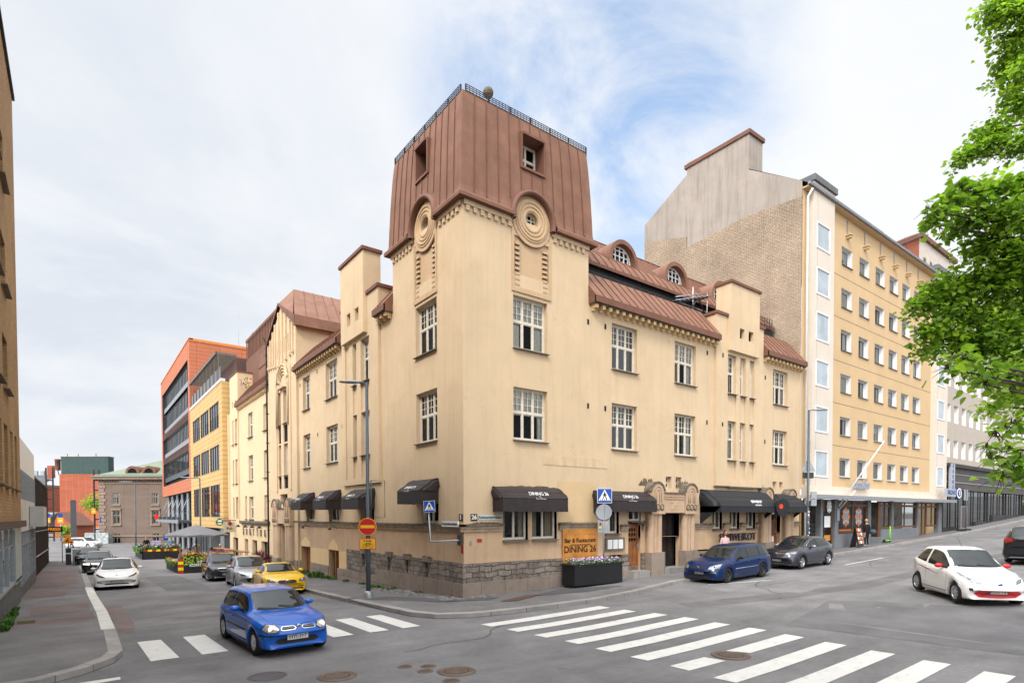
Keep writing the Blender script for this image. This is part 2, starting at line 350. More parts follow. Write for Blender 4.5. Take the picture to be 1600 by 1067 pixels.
def ftext(fac, mb, txt, s, z, d, size, m, **k):
    t = text_mb(txt, size, m, **k); mb.add(t, TM(fac.P(s, z, d), fac.r, fac.n))
# windows ---------------------------------------------------------------
WCACHE = {}
def winmesh(key, w, h, style, rnd):
    k = (key, round(w, 2), round(h, 2), style, rnd)
    if k in WCACHE: return WCACHE[k]
    R = random.Random(str(k)); fr = MB(); gl = MB(); si = MB(); cu = MB(); cols = []
    mf = STY[style].get('m', m_frame); t = STY[style].get('t', .065); nc = STY[style].get('cols', 3); tr = STY[style].get('transom', .54); gp = STY[style].get('panes', 0)
    D = .06
    def bar(x0, x1, z0, z1, d=D): fr.box(x0, x1, -d, 0, z0, z1, mf)
    bar(-w/2, -w/2+t, 0, h); bar(w/2-t, w/2, 0, h); bar(-w/2+t, w/2-t, 0, t*1.2); bar(-w/2+t, w/2-t, h-t, h)
    cw = (w-2*t)/nc; zt = h*tr
    xs = [-w/2+t+cw*i for i in range(nc+1)]
    for i in range(1, nc): bar(xs[i]-t*.5, xs[i]+t*.5, t*1.2, h-t)
    if tr: 
        for i in range(nc): bar(xs[i]+(t*.5 if i else 0), xs[i+1]-(t*.5 if i < nc-1 else 0), zt-t*.55, zt+t*.55, D*.9)
        for i in range(nc):
            a = xs[i]+(t*.5 if i else 0); b = xs[i+1]-(t*.5 if i < nc-1 else 0); q = t*.45; e = D*.6
            for (z0, z1) in ((t*1.2, zt-t*.55), (zt+t*.55, h-t)):   # sash rails
                bar(a, a+q, z0, z1, e); bar(b-q, b, z0, z1, e); bar(a+q, b-q, z0, z0+q, e); bar(a+q, b-q, z1-q, z1, e)
    if gp:
        pc, pr = gp; z0 = zt+t*.55; z1 = h-t
        for i in range(nc):
            for j in range(1, pc): x = xs[i]+cw*j/pc; bar(x-.012, x+.012, z0, z1, D*.55)
            for j in range(1, pr): z = z0+(z1-z0)*j/pr; bar(xs[i]+.01, xs[i+1]-.01, z-.012, z+.012, D*.5)
    gl.face([(-w/2+.02, -.012, .02), (w/2-.02, -.012, .02), (w/2-.02, -.012, h-.02), (-w/2+.02, -.012, h-.02)], STY[style].get('g', m_glass))
    if STY[style].get('sill', True): si.hexa([(-w/2-.03, -.36, -.05), (w/2+.03, -.36, -.05), (w/2+.03, 0, -.03), (-w/2-.03, 0, -.03), (-w/2-.03, -.36, -.02), (w/2+.03, -.36, -.02), (w/2+.03, 0, .03), (-w/2-.03, 0, .03)], m_sill)
    cm = STY[style].get('c', [m_curt])
    if cm:
        for sgn in (-1, 1):
            if R.random() < .88:
                ww = w*R.uniform(.12, .38); n = 14; rows = []
                x0 = sgn*(w/2-.03); top = h-.02
                for zz_ in (0.04, top): rows.append([(x0-sgn*ww*i/n, .06+.02*sin(i*1.9+R.random()*.6), zz_) for i in range(n+1)])
                cu.grid(rows, R.choice(cm))
        if R.random() < STY[style].get('blind', .35):
            hh = h*R.uniform(*STY[style].get('bh', (.2, .6))); cu.box(-w/2+.05, w/2-.05, .02, .024, h-hh, h-.02, R.choice(cm))
    r = tuple(x.mesh(n) if x.f else None for x, n in ((fr, 'window'), (gl, 'pane'), (si, 'sill'), (cu, 'curtain')))
    WCACHE[k] = r; return r
m_frwhite = mat('white_frame', (.72, .71, .69), .5, .3, var=.04, vscale=5)
m_frdark = mat('dark_frame', (.022, .024, .028), .4, .4, var=.1)
m_frbrown = mat('brown_frame', (.13, .055, .022), .5, .4, var=.2)
m_sill2 = mat('old_grey_frame', (.22, .21, .19), .6, .3); STY = {'nouveau': dict(cols=3, transom=.54, panes=(2, 3)), 'nouveau2': dict(cols=2, transom=.54, panes=(2, 3)), 'nouveau1': dict(cols=1, transom=.54, panes=(2, 3)),
 'ground2': dict(cols=2, transom=0, t=.09, c=[m_curt2], blind=0), 'cross': dict(cols=2, transom=.5, t=.05, c=[], sill=False), 'slot': dict(cols=1, transom=0, t=.04, c=[], sill=False), 'grid2': dict(cols=2, transom=.5, t=.05, c=[], sill=False),
 'modern': dict(cols=1, transom=0, t=.07, m=m_frwhite, sill=True, blind=.6, bh=(.3, .95), c=[m_curtw, m_curt]), 'modernbig': dict(g=mat('sky_blind_pane', (.36, .41, .44), .12, .6, var=.22, vscale=.9), cols=1, transom=0, t=.09, m=m_frwhite, sill=True, blind=.8, bh=(.75, .95), c=[m_curtw]),  # modernbig pane is opaque: pale blind and bright sky reflection painted into its colour
 'gray': dict(cols=1, transom=0, t=.10, m=m_frwhite, sill=False, blind=.6, bh=(.3, .9), c=[m_curtw]), 'office': dict(cols=4, transom=0, t=.07, m=m_frdark, sill=False, blind=.2), 'officet': dict(cols=3, transom=.8, t=.07, m=m_frdark, sill=False, blind=.1), 'brown': dict(cols=2, transom=.65, t=.07, m=m_sill2, c=[m_curt2]), 'shop': dict(cols=2, transom=.84, t=.08, m=m_frbrown, g=m_sglass, sill=False, c=[]),
 'shopblack': dict(cols=2, transom=0, t=.06, m=m_black, g=m_sglass, sill=False, c=[]), 'brick': dict(cols=2, transom=0, t=.08, m=m_frdark, sill=True, c=[m_curt2])}
def window(fac, parent, s0, s1, z0, z1, style, inset=.24, d=0, var=3, name='window', label=None, sill=True):
    me = winmesh(name, s1-s0, z1-z0, style, random.randrange(var))
    o = bpy.data.objects.new(name, me[0]); COL.objects.link(o); o.parent = parent
    fac.put(o, (s0+s1)/2, z0, d-inset)
    if label: o['label'] = label
    for q, n in zip(me[1:], ('pane', 'sill', 'curtain')):
        if q and (n != 'sill' or sill): c = bpy.data.objects.new(n, q); COL.objects.link(c); c.parent = o
    return o
# ---------------------------------------------------------------- terrain
def interp(x, X, Y):
    if x <= X[0]: return Y[0]
    for a, b, c, d in zip(X, X[1:], Y, Y[1:]):
        if x <= b: return c+(d-c)*(x-a)/(b-a)
    return Y[-1]
def smst(t): t = min(1, max(0, t)); return t*t*(3-2*t)
def H(x, y):
    a = interp(x, [-500, 0, 10.5, 29, 44, 50, 77, 150, 600], [0, 0, .2, .75, 1.25, 1.47, 2.9, 6.6, 6.6])
    b = interp(y, [0, 6, 12, 20, 40, 88, 110, 400], [0, -.25, -.43, -.6, -.95, -1.45, -1.2, -1.2])
    return a*max(0, min(1, 1-(y-1)/12))+b+.3*smst((x-5)/6)*smst((-y-6)/5)
def frange(a, b, st):
    n = max(1, int(round((b-a)/st))); return [a+(b-a)*i/n for i in range(n+1)]
def sheet(mb, poly, m, dz=0, step=1.5, skirt=0):
    """polygon draped over the terrain"""
    bm = bmesh.new(); vs = [bm.verts.new((x, y, 0)) for x, y in poly]; bm.faces.new(vs)
    x0 = min(p[0] for p in poly); x1 = max(p[0] for p in poly); y0 = min(p[1] for p in poly); y1 = max(p[1] for p in poly)
    for X in frange(x0, x1, step)[1:-1]: bmesh.ops.bisect_plane(bm, geom=bm.verts[:]+bm.edges[:]+bm.faces[:], plane_co=(X, 0, 0), plane_no=(1, 0, 0))
    for Y in frange(y0, y1, step)[1:-1]: bmesh.ops.bisect_plane(bm, geom=bm.verts[:]+bm.edges[:]+bm.faces[:], plane_co=(0, Y, 0), plane_no=(0, 1, 0))
    bm.normal_update()
    for f in bm.faces:
        p = [(v.co.x, v.co.y, H(v.co.x, v.co.y)+dz) for v in f.verts]
        if f.normal.z < 0: p.reverse()
        mb.face(p, m)
    if skirt:
        for e in bm.edges:
            if len(e.link_faces) == 1:
                a, b = [(v.co.x, v.co.y, H(v.co.x, v.co.y)+dz) for v in e.verts]
                mb.face([a, b, (b[0], b[1], b[2]-skirt), (a[0], a[1], a[2]-skirt)], m)
    bm.free()
# ================================================================ GROUND
g = MB()
xs = sorted(set([-600, -300, -120, -60, -30]+frange(-20, 60, 1)+[70, 77, 90, 110, 150, 250, 600]))
ys = sorted(set([-600, -300, -120, -60, -30]+frange(-24, 48, 1)+[54, 60, 70, 80, 88, 100, 110, 150, 250, 400, 700]))
for a, b in zip(xs, xs[1:]):
    for c, d in zip(ys, ys[1:]): g.face([(a, c, H(a, c)), (b, c, H(b, c)), (b, d, H(b, d)), (a, d, H(a, d))], m_asph, True)
struct('road', g)
PV = .13
# kerb lines
KR = [(-2.95, 60), (-2.95, 20), (-2.85, 8.2), (-2.98, 3.4), (-3.05, 1.1), (-3.0, -.4), (-2.85, -1.5), (-2.45, -2.35), (-1.6, -2.82), (-.9, -2.95), (.95, -3.15), (3.1, -3.3), (5.6, -3.0), (8.9, -2.25), (14.2, -1.95), (24.2, -1.75), (37, -1.6), (50, -1.6), (75, -1.7), (150, -1.7)]
KL = [(-40, -5.2), (-13.5, -4.4), (-11.3, -3.95), (-10.65, -3.45), (-10.15, -2.75), (-9.98, -2.1), (-9.98, 1), (-10.0, 6), (-10.15, 12.5), (-10.28, 20), (-10.5, 35), (-10.8, 46), (-13, 47)]
def offset_line(L, d):
    o = []
    for i, p in enumerate(L):
        a = Vector(L[max(i-1, 0)]); b = Vector(L[min(i+1, len(L)-1)]); t = (b-a).normalized(); o.append((p[0]-t.y*d, p[1]+t.x*d))
    return o
def strip(mb, A, B, m, dz, skirtA=0):
    for i in range(len(A)-1):
        n = max(1, int((Vector(A[i+1])-Vector(A[i])).length/1.5))
        for k in range(n):
            q = [Vector(A[i]).lerp(Vector(A[i+1]), k/n), Vector(A[i]).lerp(Vector(A[i+1]), (k+1)/n), Vector(B[i]).lerp(Vector(B[i+1]), (k+1)/n), Vector(B[i]).lerp(Vector(B[i+1]), k/n)]
            P = [(p.x, p.y, H(p.x, p.y)+dz) for p in q]; mb.face(P, m)
            if skirtA: mb.face([P[0], P[1], (P[1][0], P[1][1], P[1][2]-skirtA), (P[0][0], P[0][1], P[0][2]-skirtA)], m)
kb = MB(); KRi = offset_line(KR, .28); strip(kb, KR, KRi, m_kerb, PV, .2)
KLi = offset_line(KL, .26); strip(kb, KL, KLi, m_kerb, PV, .2)
struct('kerb', kb)
pv = MB(); inner = [(.4, 60), (.4, 20), (.4, 8.2), (.4, 3.4), (.4, 1.6), (.4, 1.2), (.4, .9), (.4, .7), (.45, .5), (.6, .4), (.95, .4), (3.1, .4), (5.6, .4), (8.9, .4), (14.2, .4), (24.2, .4), (37, .4), (50, .4), (75, .4), (150, .4)]
strip(pv, KRi, inner, m_asph2, PV-.004)
sheet(pv, [p for p in KLi[:-1]]+[(-14, 46), (-14, 20), (-14, 3), (-40, 3)], m_asph2, PV-.004)
struct('pavement', pv)
rp = MB()
for q in [[(-12.6, 3.5), (-10.35, 3.9), (-10.38, 6.2), (-12.1, 5.6)], [(-12.0, 6.6), (-10.45, 6.8), (-10.5, 9.6), (-12.1, 9.4)], [(-12.8, 14), (-11.3, 13.4), (-10.8, 19), (-13.0, 18.6)], [(-12.9, 19.5), (-10.8, 20.2), (-11, 33), (-13.1, 33)]]: sheet(rp, q, m_asphred, PV+.001)
struct('reddish_pavement_patches', rp)
rp = MB()
for q in [[(-12.7, 19.0), (-11.2, 18.95), (-11.2, 19.4), (-12.8, 19.45)], [(1.9, -1.3), (4.4, -1.9), (6.3, -1.7), (3.9, -.7)], [(-2.7, 2.4), (-1.2, -.2), (.4, -1.0), (1.0, -.75), (-.6, .2), (-1.6, 2.8)]]: sheet(rp, q, m_asphdk, PV+.002)
sheet(rp, [(24, -.5), (29, -.6), (33, -.8), (36, -1.3), (31, -1.25), (25, -1.4)], m_asph2, PV+.004)
struct('dark_pavement_patches', rp)
# darker repair strips, tyre polish and cracks on the road
rr = MB()
for q in [[(-9.9, -.5), (-9.68, -.5), (-9.45, 3), (-9.5, 9), (-9.95, 9)]]: sheet(rr, q, m_asphred, .004)
for q in [[(5, -5.2), (13, -7.2), (30, -8.0), (30, -8.9), (12, -8.2), (4.6, -6.0)], [(-7.5, 14), (-5.6, 14), (-5.9, 24), (-7.6, 24)], [(4.2, -9.2), (8.5, -8.4), (9.5, -13.5), (4.8, -14)]]: sheet(rr, q, m_asphdk if q[0][0] > 20 else mat('asphalt_repair', (.135, .131, .133), .93, .25, var=.2, vscale=.9, fine=.4, fscale=80, bump=.35), .004)
m_crack = mat('crack_dark', (.04, .038, .038), .95, .1)
R = random.Random(3)
def crack(x, y, ang, L):
    pts = [(x, y)]
    for i in range(int(L/.25)): ang += R.uniform(-.45, .45); x += .25*cos(ang); y += .25*sin(ang); pts.append((x, y))
    wv = R.uniform(.008, .016)
    for a, b in zip(pts, pts[1:]):
        t = (Vector(b)-Vector(a)).normalized()*wv; n = (-t.y, t.x)
        rr.face([(a[0]+n[0], a[1]+n[1], H(*a)+.007), (a[0]-n[0], a[1]-n[1], H(*a)+.007), (b[0]-n[0], b[1]-n[1], H(*b)+.007), (b[0]+n[0], b[1]+n[1], H(*b)+.007)], m_crack)
for q in [(-9, 8, 0, 4), (-7.5, 10.5, .3, 3), (-8, 14, 1.4, 5), (-6.5, 4, 1.5, 5), (-5, -5.5, .1, 4), (-8.4, 3, .1, 2.5), (8, -7, .1, 6), (11, -5, .2, 6), (15, -5, .1, 6), (-7, 20, .1, 3), (-6, 26, 1.5, 8), (20, -5.2, .05, 8), (30, -4, .1, 8), (-6.9, 1.5, 1.2, 3)]: crack(*q)
struct('road_repairs', rr)
# zebra crossings: every bar is painted on the road
zb = MB()
for i in range(14):
    y0 = -3.88-i*.99 if i < 12 else -3.88-i*.99
    xl = [-1.85, -1.7, -1.58, -1.44, -1.42, -1.37][i] if i < 6 else -1.35
    xr = [2.78, 2.86, 3.1, 3.22, 3.2, 3.25][i] if i < 6 else 3.15-(.07*(i-6))
    if i == 6: sheet(zb, [(xl, y0+.0-.43), (-.12, y0-.43), (-.2, y0+.02), (xl, y0+.02)], m_rpaint, .009); sheet(zb, [(.85, y0-.40), (xr, y0-.43), (xr, y0+.04), (.62, y0+.04)], m_rpaint, .009)
    else: sheet(zb, [(xl, y0-.44), (xr, y0-.42), (xr-.04, y0+.03), (xl-.05, y0)], m_rpaint, .009)
for i, x in enumerate([-9.63, -8.68, -7.74, -6.78, -5.8, -4.84, -3.92]): sheet(zb, [(x+.08, -3.08), (x+.60, -3.06), (x+.48, -.76), (x, -.74)], m_rpaint, .009)
sheet(zb, [(-10.75, -4.35), (-10.12, -4.28), (-10.12, -4.08), (-10.75, -4.1)], m_rpaint, .009)
sheet(zb, [(9.6, -3.2), (12.4, -4.25), (12.4, -4.35), (9.55, -3.3)], m_rpaint, .009)
sheet(zb, [(19.9, -4.0), (24.5, -4.0), (24.5, -4.1), (19.9, -4.1)], m_rpaint, .009)
struct('road_markings', zb)
# white painted kerb top
wk = MB(); A = [(-9.985, 1.1), (-10.0, 6), (-10.15, 12.5), (-10.24, 17.4)]; strip(wk, A, offset_line(A, .30), mat('kerb_white', (.56, .55, .51), .8, .2, var=.14, vscale=2, fine=.15), PV+.006)
struct('painted_kerb', wk)
# manhole covers
m_iron2 = mat('rusty_iron', (.085, .058, .045), .7, .4, metal=.3, var=.3, vscale=6, fine=.2)
m_ring = mat('iron_ridge', (.17, .13, .105), .6, .4, metal=.3, var=.2, vscale=8)
def manhole(x, y, r, ridges, label, flat=False, group=None):
    z = H(x, y)+.005; b = MB(); mm = mat('worn_iron', (.085, .075, .082), .6, .4, metal=.3, var=.15) if flat else m_iron2
    b.lathe([(0.001, .0), (r, .0), (r+.01, -.004)], mm, (x, y, z), 32)
    if ridges:
        for q in range(ridges):
            rr_ = r*(.96-.1*q); b.lathe([(rr_-.02, .001), (rr_-.018, .008), (rr_, .008), (rr_+.002, .001)], m_ring, (x, y, z), 32)
        for k in range(-4, 5):
            hw = sqrt(max(0, (r*(.9-.1*ridges))**2-(k*r*.13)**2))
            if hw > .03: b.box(x-hw, x+hw, y+k*r*.13-.012, y+k*r*.13+.012, z+.001, z+.009, m_ring)
    else: b.lathe([(r*.82, .001), (r*.82+.004, .006), (r*.9, .006), (r*.9+.004, .001)], mm if flat else m_ring, (x, y, z), 32)
    solo('manhole_cover', b, (x, y, z), label, 'manhole cover', group)
manhole(-7.91, -5.69, .34, 0, 'plain grey manhole cover in the road in front of the blue hatchback', True)
manhole(-6.87, -6.48, .36, 3, 'ribbed round manhole cover just right of the plain grey one')
manhole(-4.91, -7.54, .37, 3, 'large ribbed manhole cover with three small lids around it')
manhole(.38, -10.05, .40, 3, 'ribbed rusty manhole cover breaking a zebra bar')
manhole(-5.55, -6.63, .14, 0, 'small round iron lid, the one farthest left of the cluster', group='small iron lids in the road')
manhole(-5.17, -6.88, .15, 0, 'small round iron lid touching the cluster at its back', group='small iron lids in the road')
manhole(-5.39, -7.17, .15, 0, 'small round iron lid left of the large ribbed cover', group='small iron lids in the road')
manhole(-5.32, -8.03, .15, 0, 'small round iron lid nearest the camera below the large ribbed cover', group='small iron lids in the road')
b = MB(); sheet(b, [(.45, -1.5), (2.0, -1.05), (2.5, -1.25), (.95, -1.8)], mat('rusty_plate', (.13, .075, .055), .7, .4, metal=.2, var=.25, vscale=4, fine=.2), PV+.012)
solo('drain_plate', b, (1.5, -1.4, .14), 'reddish rusty metal plate set in the corner pavement', 'plate')
# rubble and weeds along the wall foot
m_stone = mat('rubble_stone', (.20, .185, .175), .9, .2, var=.3, vscale=4, fine=.3, bump=.4, island=.25)
rub = MB(); R = random.Random(5)
for i in range(150):
    if R.random() < .8: x, y = -R.uniform(.05, .95), R.uniform(-.3, 7.5)
    else: x, y = R.uniform(-.4, 1.2), -R.uniform(.05, .35)
    r = R.uniform(.03, .16); q = MB(); n = 7
    rub.lathe([(r*1.0, -.02), (r*R.uniform(.8, 1), r*.12), (r*.55, r*.28), (.003, r*.32)], m_stone, (x, y, H(x, y)+PV), n, smooth=False)
solo('rubble', rub, (0, 0, 0), 'broken stones and grit along the foot of the corner building wall', 'rubble', kind='stuff')
m_leafg = mat('weed_leaf', (.055, .13, .018), .6, .3, var=.3, vscale=20, island=.4)
wd = MB()
def tuft(mb, x, y, z, r, n, h, m):
    for i in range(n):
        a = R.uniform(0, 2*pi); rr_ = r*sqrt(R.random()); bx, by = x+rr_*cos(a), y+rr_*sin(a); hh = h*R.uniform(.4, 1); t = R.uniform(0, 2*pi); w_ = .02+hh*.12
        d = Vector((cos(t), sin(t), 0)); e = Vector((-sin(t), cos(t), 0)); b0 = Vector((bx, by, z)); l = R.uniform(.2, .8)*hh
        mb.face([b0, b0+d*l*.5+e*w_+Vector((0, 0, hh*.6)), b0+d*l+Vector((0, 0, hh)), b0+d*l*.5-e*w_+Vector((0, 0, hh*.6))], m)
for x, y, r, n, h in [(-.35, 6.5, .3, 60, .18), (-.3, 5.3, .35, 60, .14), (-.3, 12.2, .3, 50, .2), (-.35, 14.5, .5, 110, .35), (-.3, 17.2, .4, 90, .3), (-.25, 10.6, .2, 40, .15), (-.2, 2.9, .2, 30, .1), (-.1, .6, .12, 20, .1), (-.2, 8.5, .2, 30, .12), (-.3, 13.3, .3, 60, .2)]: tuft(wd, x, y, H(x, y)+PV, r, n, h, m_leafg)
for i in range(16):
    y = 2.8+i*.42; tuft(wd, -12.32-.012*i, y, H(-12.3, y)+PV, (.10+.06*R.random()), 26, .20 if i < 11 else .13, m_leafg)
solo('weeds', wd, (0, 0, 0), 'green weeds growing along wall feet and the left fence', 'weeds', kind='stuff')
# ================================================================ CORNER BUILDING
FR = Fac((0, 0), (1, 0)); FL = Fac((0, 0), (0, -1))
cb_ = thing('corner_building', (0, 0, 0), 'cream corner building with a brown sheet-metal tower roof, round windows and black ground-floor awnings', 'building')
X1 = 23.35; YE = 24.9
W3 = (9.185, 11.11); W2 = (5.81, 7.75)
holesR = []; winR = []
def addw(lst, hl, s0, s1, z0, z1, st, **k): hl.append((s0, s1, z0, z1)); lst.append((s0, s1, z0, z1, st, k))
for a, b in [(2.18, 3.82), (7.4, 9.0), (11.61, 13.23), (20.32, 21.89)]:
    for z in (W3, W2): addw(winR, holesR, a, b, z[0], z[1], 'nouveau')
ZU = 2.66       # top of the string course: pink render below, cream above
ug = MB(); bayR = (14.75, 19.1)
uh = [(1.69, 2.85), (3.05, 4.3)]; gz = (2.07, 3.95)
hU = list(holesR); hL = []; winG = []
for a, b in uh: hU.append((a, b, 2.0, gz[1])); hL.append((a, b, gz[0], 4)); winG.append((a, b, gz[0], gz[1], 'ground2'))
a, b = 6.95, 7.85; hU.append((a, b, 2.0, 3.95)); hL.append((a, b, 2.2, 4)); winG.append((a, b, 2.2, 3.95, 'ground2'))
hU.append((8.45, 9.25, 2.0, 3.6)); hL.append((8.45, 9.25, .56, 4))
hU.append((10.45, 12.0, 2, 3.08)); hL.append((10.45, 12.0, .56, 4))
for a, b in [(10.98, 11.42), (11.72, 12.16)]: addw(winR, hU, a, b, 4.22, 4.78, 'cross')
for a, b in [(14.66, 15.5), (16.17, 17.06), (17.72, 18.6)]: hU.append((a, b, 2.0, 3.7)); hL.append((a, b, 2.27, 4)); winG.append((a, b, 2.27, 3.7, 'ground2'))
hU.append((20.1, 21.2, 2, 3.1)); hL.append((20.1, 21.2, .85, 4))
for a, b in [(20.35, 20.75), (21.05, 21.45)]: addw(winR, hU, a, b, 4.35, 4.85, 'cross')
wl = MB()
# upper wall split around the shallow bay
FR.wall(wl, 0, bayR[0], ZU, 11.9, m_cream, hU); FR.wall(wl, bayR[1], X1, ZU, 11.9, m_cream, hU)
hb = [h for h in hU if h[0] > 14.6 and h[1] < 18.7 and h[3] < 4.4]
FR.wall(wl, bayR[0], bayR[1], ZU, 4.47, m_cream, hb)
bh_ = []
for a, b in [(15.75, 16.5), (16.88, 17.38), (17.76, 18.2)]:
    for z in (W3, W2): addw(winR, bh_, a, b, z[0], z[1]+.04, 'nouveau1')
    for z0, z1 in ((4.75, W2[0]-.03), (W2[1]+.07, W3[0]-.03)): bh_.append((a, b, z0, z1, .07))
bh_ += [(16.52, 16.95, 12.03, 12.55, .5), (17.33, 17.8, 12.03, 12.55, .5)]
DB = .12
FR.wall(wl, bayR[0], bayR[1], 4.47, 13.0, m_cream, bh_, d=DB, mback=m_cream)
FR.box(wl, bayR[0], bayR[0]+.001, 4.47, 13.0, 0, DB-.002, m_cream); FR.box(wl, bayR[1]-.001, bayR[1], 4.47, 13.0, 0, DB-.002, m_cream)
FR.box(wl, bayR[0]+.001, bayR[1]-.001, 4.46, 4.47, 0, DB-.002, m_cream)
FR.box(wl, 14.76, 19.09, 11.9, 12.99, -.9, -.001, m_cream)
# pier of the bay
FR.box(wl, 15.7, 18.37, 11.3, 14.69, .121, .37, m_cream) if False else None
pz = [(15.98, 16.52), (16.95, 17.33), (17.8, 18.37)]
ph = [(16.52, 16.95, 12.03, 12.55, .75), (17.33, 17.8, 12.03, 12.55, .75)]
FR.wall(wl, 15.7, 18.37, 11.32, 14.69, m_cream, ph, d=.30, mback=m_relief)
for s in (15.7, 18.37): wl.face([FR.P(s, 11.32, .30), FR.P(s, 14.69, .30), FR.P(s, 14.69, -.55), FR.P(s, 11.32, -.55)], m_cream)
wl.face([FR.P(15.7, 11.32, .3), FR.P(18.37, 11.32, .3), FR.P(18.37, 11.32, .1), FR.P(15.7, 11.32, .1)], m_cream)
wl.face([FR.P(15.7, 12.9, -.55), FR.P(18.37, 12.9, -.55), FR.P(18.37, 14.69, -.55), FR.P(15.7, 14.69, -.55)], m_cream)
# tower above the wings
tp = [(2.21, 3.9)]
FR.wall(wl, 0, 6.02, 11.9, 13.9, m_cream, [(2.21, 3.9, 11.9, 13.3, .07)], mback=m_relief)
wl.face([(6.02, 0, 11.6), (6.02, 5.5, 11.6), (6.02, 5.5, 13.9), (6.02, 0, 13.9)], m_cream)
wl.face([(0, 5.5, 11.6), (6.02, 5.5, 11.6), (6.02, 5.5, 13.9), (0, 5.5, 13.9)], m_cream)
# left facade: s = -y
def LY(a, b): return (-b, -a)
holesL = []; winL = []
for a, b in [(1.81, 3.48), (12.1, 13.83), (16.5, 17.8)]:
    for z in (W3, W2): s = LY(a, b); addw(winL, holesL, s[0], s[1], z[0], z[1], 'nouveau' if b-a > 1.4 else 'nouveau2')
hUL = list(holesL); hLL = []; winGL = []
for a, b in [(1.75, 3.1), (7.9, 9.3), (11.0, 11.9), (14.0, 15.1)][:1]+[(7.6, 9.2), (12.0, 13.5), (16.0, 17.3)]:
    s = LY(a, b); hUL.append((s[0], s[1], ZU, 4.0)); winGL.append((s[0], s[1], ZU+.03, 4.0, 'ground2'))
bayL = (6.75, 11.15)
FL.wall(wl, -bayL[0], 0, ZU, 11.9, m_cream, hUL); FL.wall(wl, -18.6, -bayL[1], ZU, 11.9, m_cream, hUL)
FL.wall(wl, -5.5, 0, 11.9, 13.9, m_cream, [(-3.45, -1.85, 11.9, 13.3, .07)], mback=m_relief)
FL.wall(wl, -bayL[1], -bayL[0], ZU, 4.47, m_cream, [h for h in hUL if h[0] > -bayL[1] and h[1] < -bayL[0] and h[3] < 4.4])
bl = []
for a, b in [(7.75, 8.75), (9.25, 9.72)]:
    s = LY(a, b)
    for z in (W3, W2): addw(winL, bl, s[0], s[1], z[0], z[1]+.04, 'nouveau2' if b-a > .6 else 'nouveau1')
    for z0, z1 in ((4.75, W2[0]-.03), (W2[1]+.07, W3[0]-.03)): bl.append((s[0], s[1], z0, z1, .07))
bl.append((-10.7, -10.2, 4.75, 11.2, .07))
FL.wall(wl, -bayL[1], -bayL[0], 4.47, 13.0, m_cream, bl, d=DB, mback=m_cream)
for s in (-bayL[1]+.0005, -bayL[0]-.0005): FL.box(wl, s-.0005, s+.0005, 4.47, 13.0, 0, DB-.002, m_cream)
FL.box(wl, -bayL[1]+.01, -bayL[0]-.01, 11.9, 12.99, -.9, -.001, m_cream)
FL.wall(wl, -10.75, -7.95, 11.32, 15.0, m_cream, [(-8.95, -8.5, 12.0, 12.6, .75), (-9.95, -9.5, 12.0, 12.6, .75)], d=.30, mback=m_relief)
for s in (-10.75, -7.95): wl.face([FL.P(s, 11.32, .30), FL.P(s, 15.0, .30), FL.P(s, 15.0, -.55), FL.P(s, 11.32, -.55)], m_cream)
wl.face([FL.P(-10.75, 11.32, .3), FL.P(-7.95, 11.32, .3), FL.P(-7.95, 11.32, .1), FL.P(-10.75, 11.32, .1)], m_cream)
wl.face([FL.P(-10.75, 12.9, -.55), FL.P(-7.95, 12.9, -.55), FL.P(-7.95, 15.0, -.55), FL.P(-10.75, 15.0, -.55)], m_cream)
# gable bay on the left street
GD = .14; gh = []
for a, b in [(20.5, 21.4), (22.0, 22.6)]:
    s = LY(a, b)
    for z in ((8.9, 11.0), (5.6, 7.6)): addw(winL, gh, s[0], s[1], z[0], z[1], 'nouveau1')
    gh.append((s[0], s[1], 4.75, 5.5, .07)); gh.append((s[0], s[1], 7.7, 8.8, .07))
gh.append((-22.3, -20.7, 3.75, 4.4, .35))
for y in (20.1, 20.9, 21.7, 22.5): gh.append((-y-.17, -y+.17, 13.3, 14.35, .3))
gh.append((-22.1, -20.8, -1, 2.45, .6))
FL.wall(wl, -YE, -18.6, -1.2, 14.4, m_cream, gh, d=GD, mback=m_dark)
FL.poly(wl, [(-YE, 14.4), (-18.6, 14.4), (-21.75, 16.45)], 0, GD, m_cream)
FL.box(wl, -18.6, -18.599, -1, 14.4, 0, GD-.003, m_cream)
wl.face([(0, 18.6, 11.6), (4.5, 18.6, 11.6), (4.5, 18.6, 14.6), (0, 18.6, 14.6)], m_cream)
wl.face([(0, YE, -1), (8, YE, -1), (8, YE, 14.4), (0, YE, 14.4)], m_cream)
for y in (19.1, 19.65, 20.5, 21.3, 22.1, 22.95, 23.5, 24.1, 24.6):        # vertical fins of the gable
    top = 14.4+2.05*(1-abs(y-21.75)/3.15)-.1
    FL.box(wl, -y-.09, -y+.09, 12.75+abs(y-21.75)*.12, top, GD, GD+.10, m_cream)
    FL.box(wl, -y-.12, -y+.12, 12.6+abs(y-21.75)*.12, 12.745+abs(y-21.75)*.12, GD, GD+.14, m_cream)
yc = 21.3
for k, r in enumerate((.78, .95, 1.12, 1.3)):
    pts = [FL.P(-yc-r*cos(t), 11.25+r*1.05*sin(t), GD+.02+.03*k) for t in [pi*i/16 for i in range(17)]]
    wl.tube([FL.P(-yc-r, 8.7, GD+.02+.03*k)]+pts+[FL.P(-yc+r, 8.7, GD+.02+.03*k)] if k > 1 else pts, .055, m_cream, 6)
FL.poly(wl, [(-yc-.75, 11.12), (-yc+.75, 11.12), (-yc, 11.45)], GD, GD+.2, m_relief)
for s0, s1 in ((-23.1, -22.8), (-19.95, -19.65)): FL.box(wl, s0, s1, 4.6, 12.4, GD, GD+.07, m_cream)
wallo = part('wall', wl, cb_)
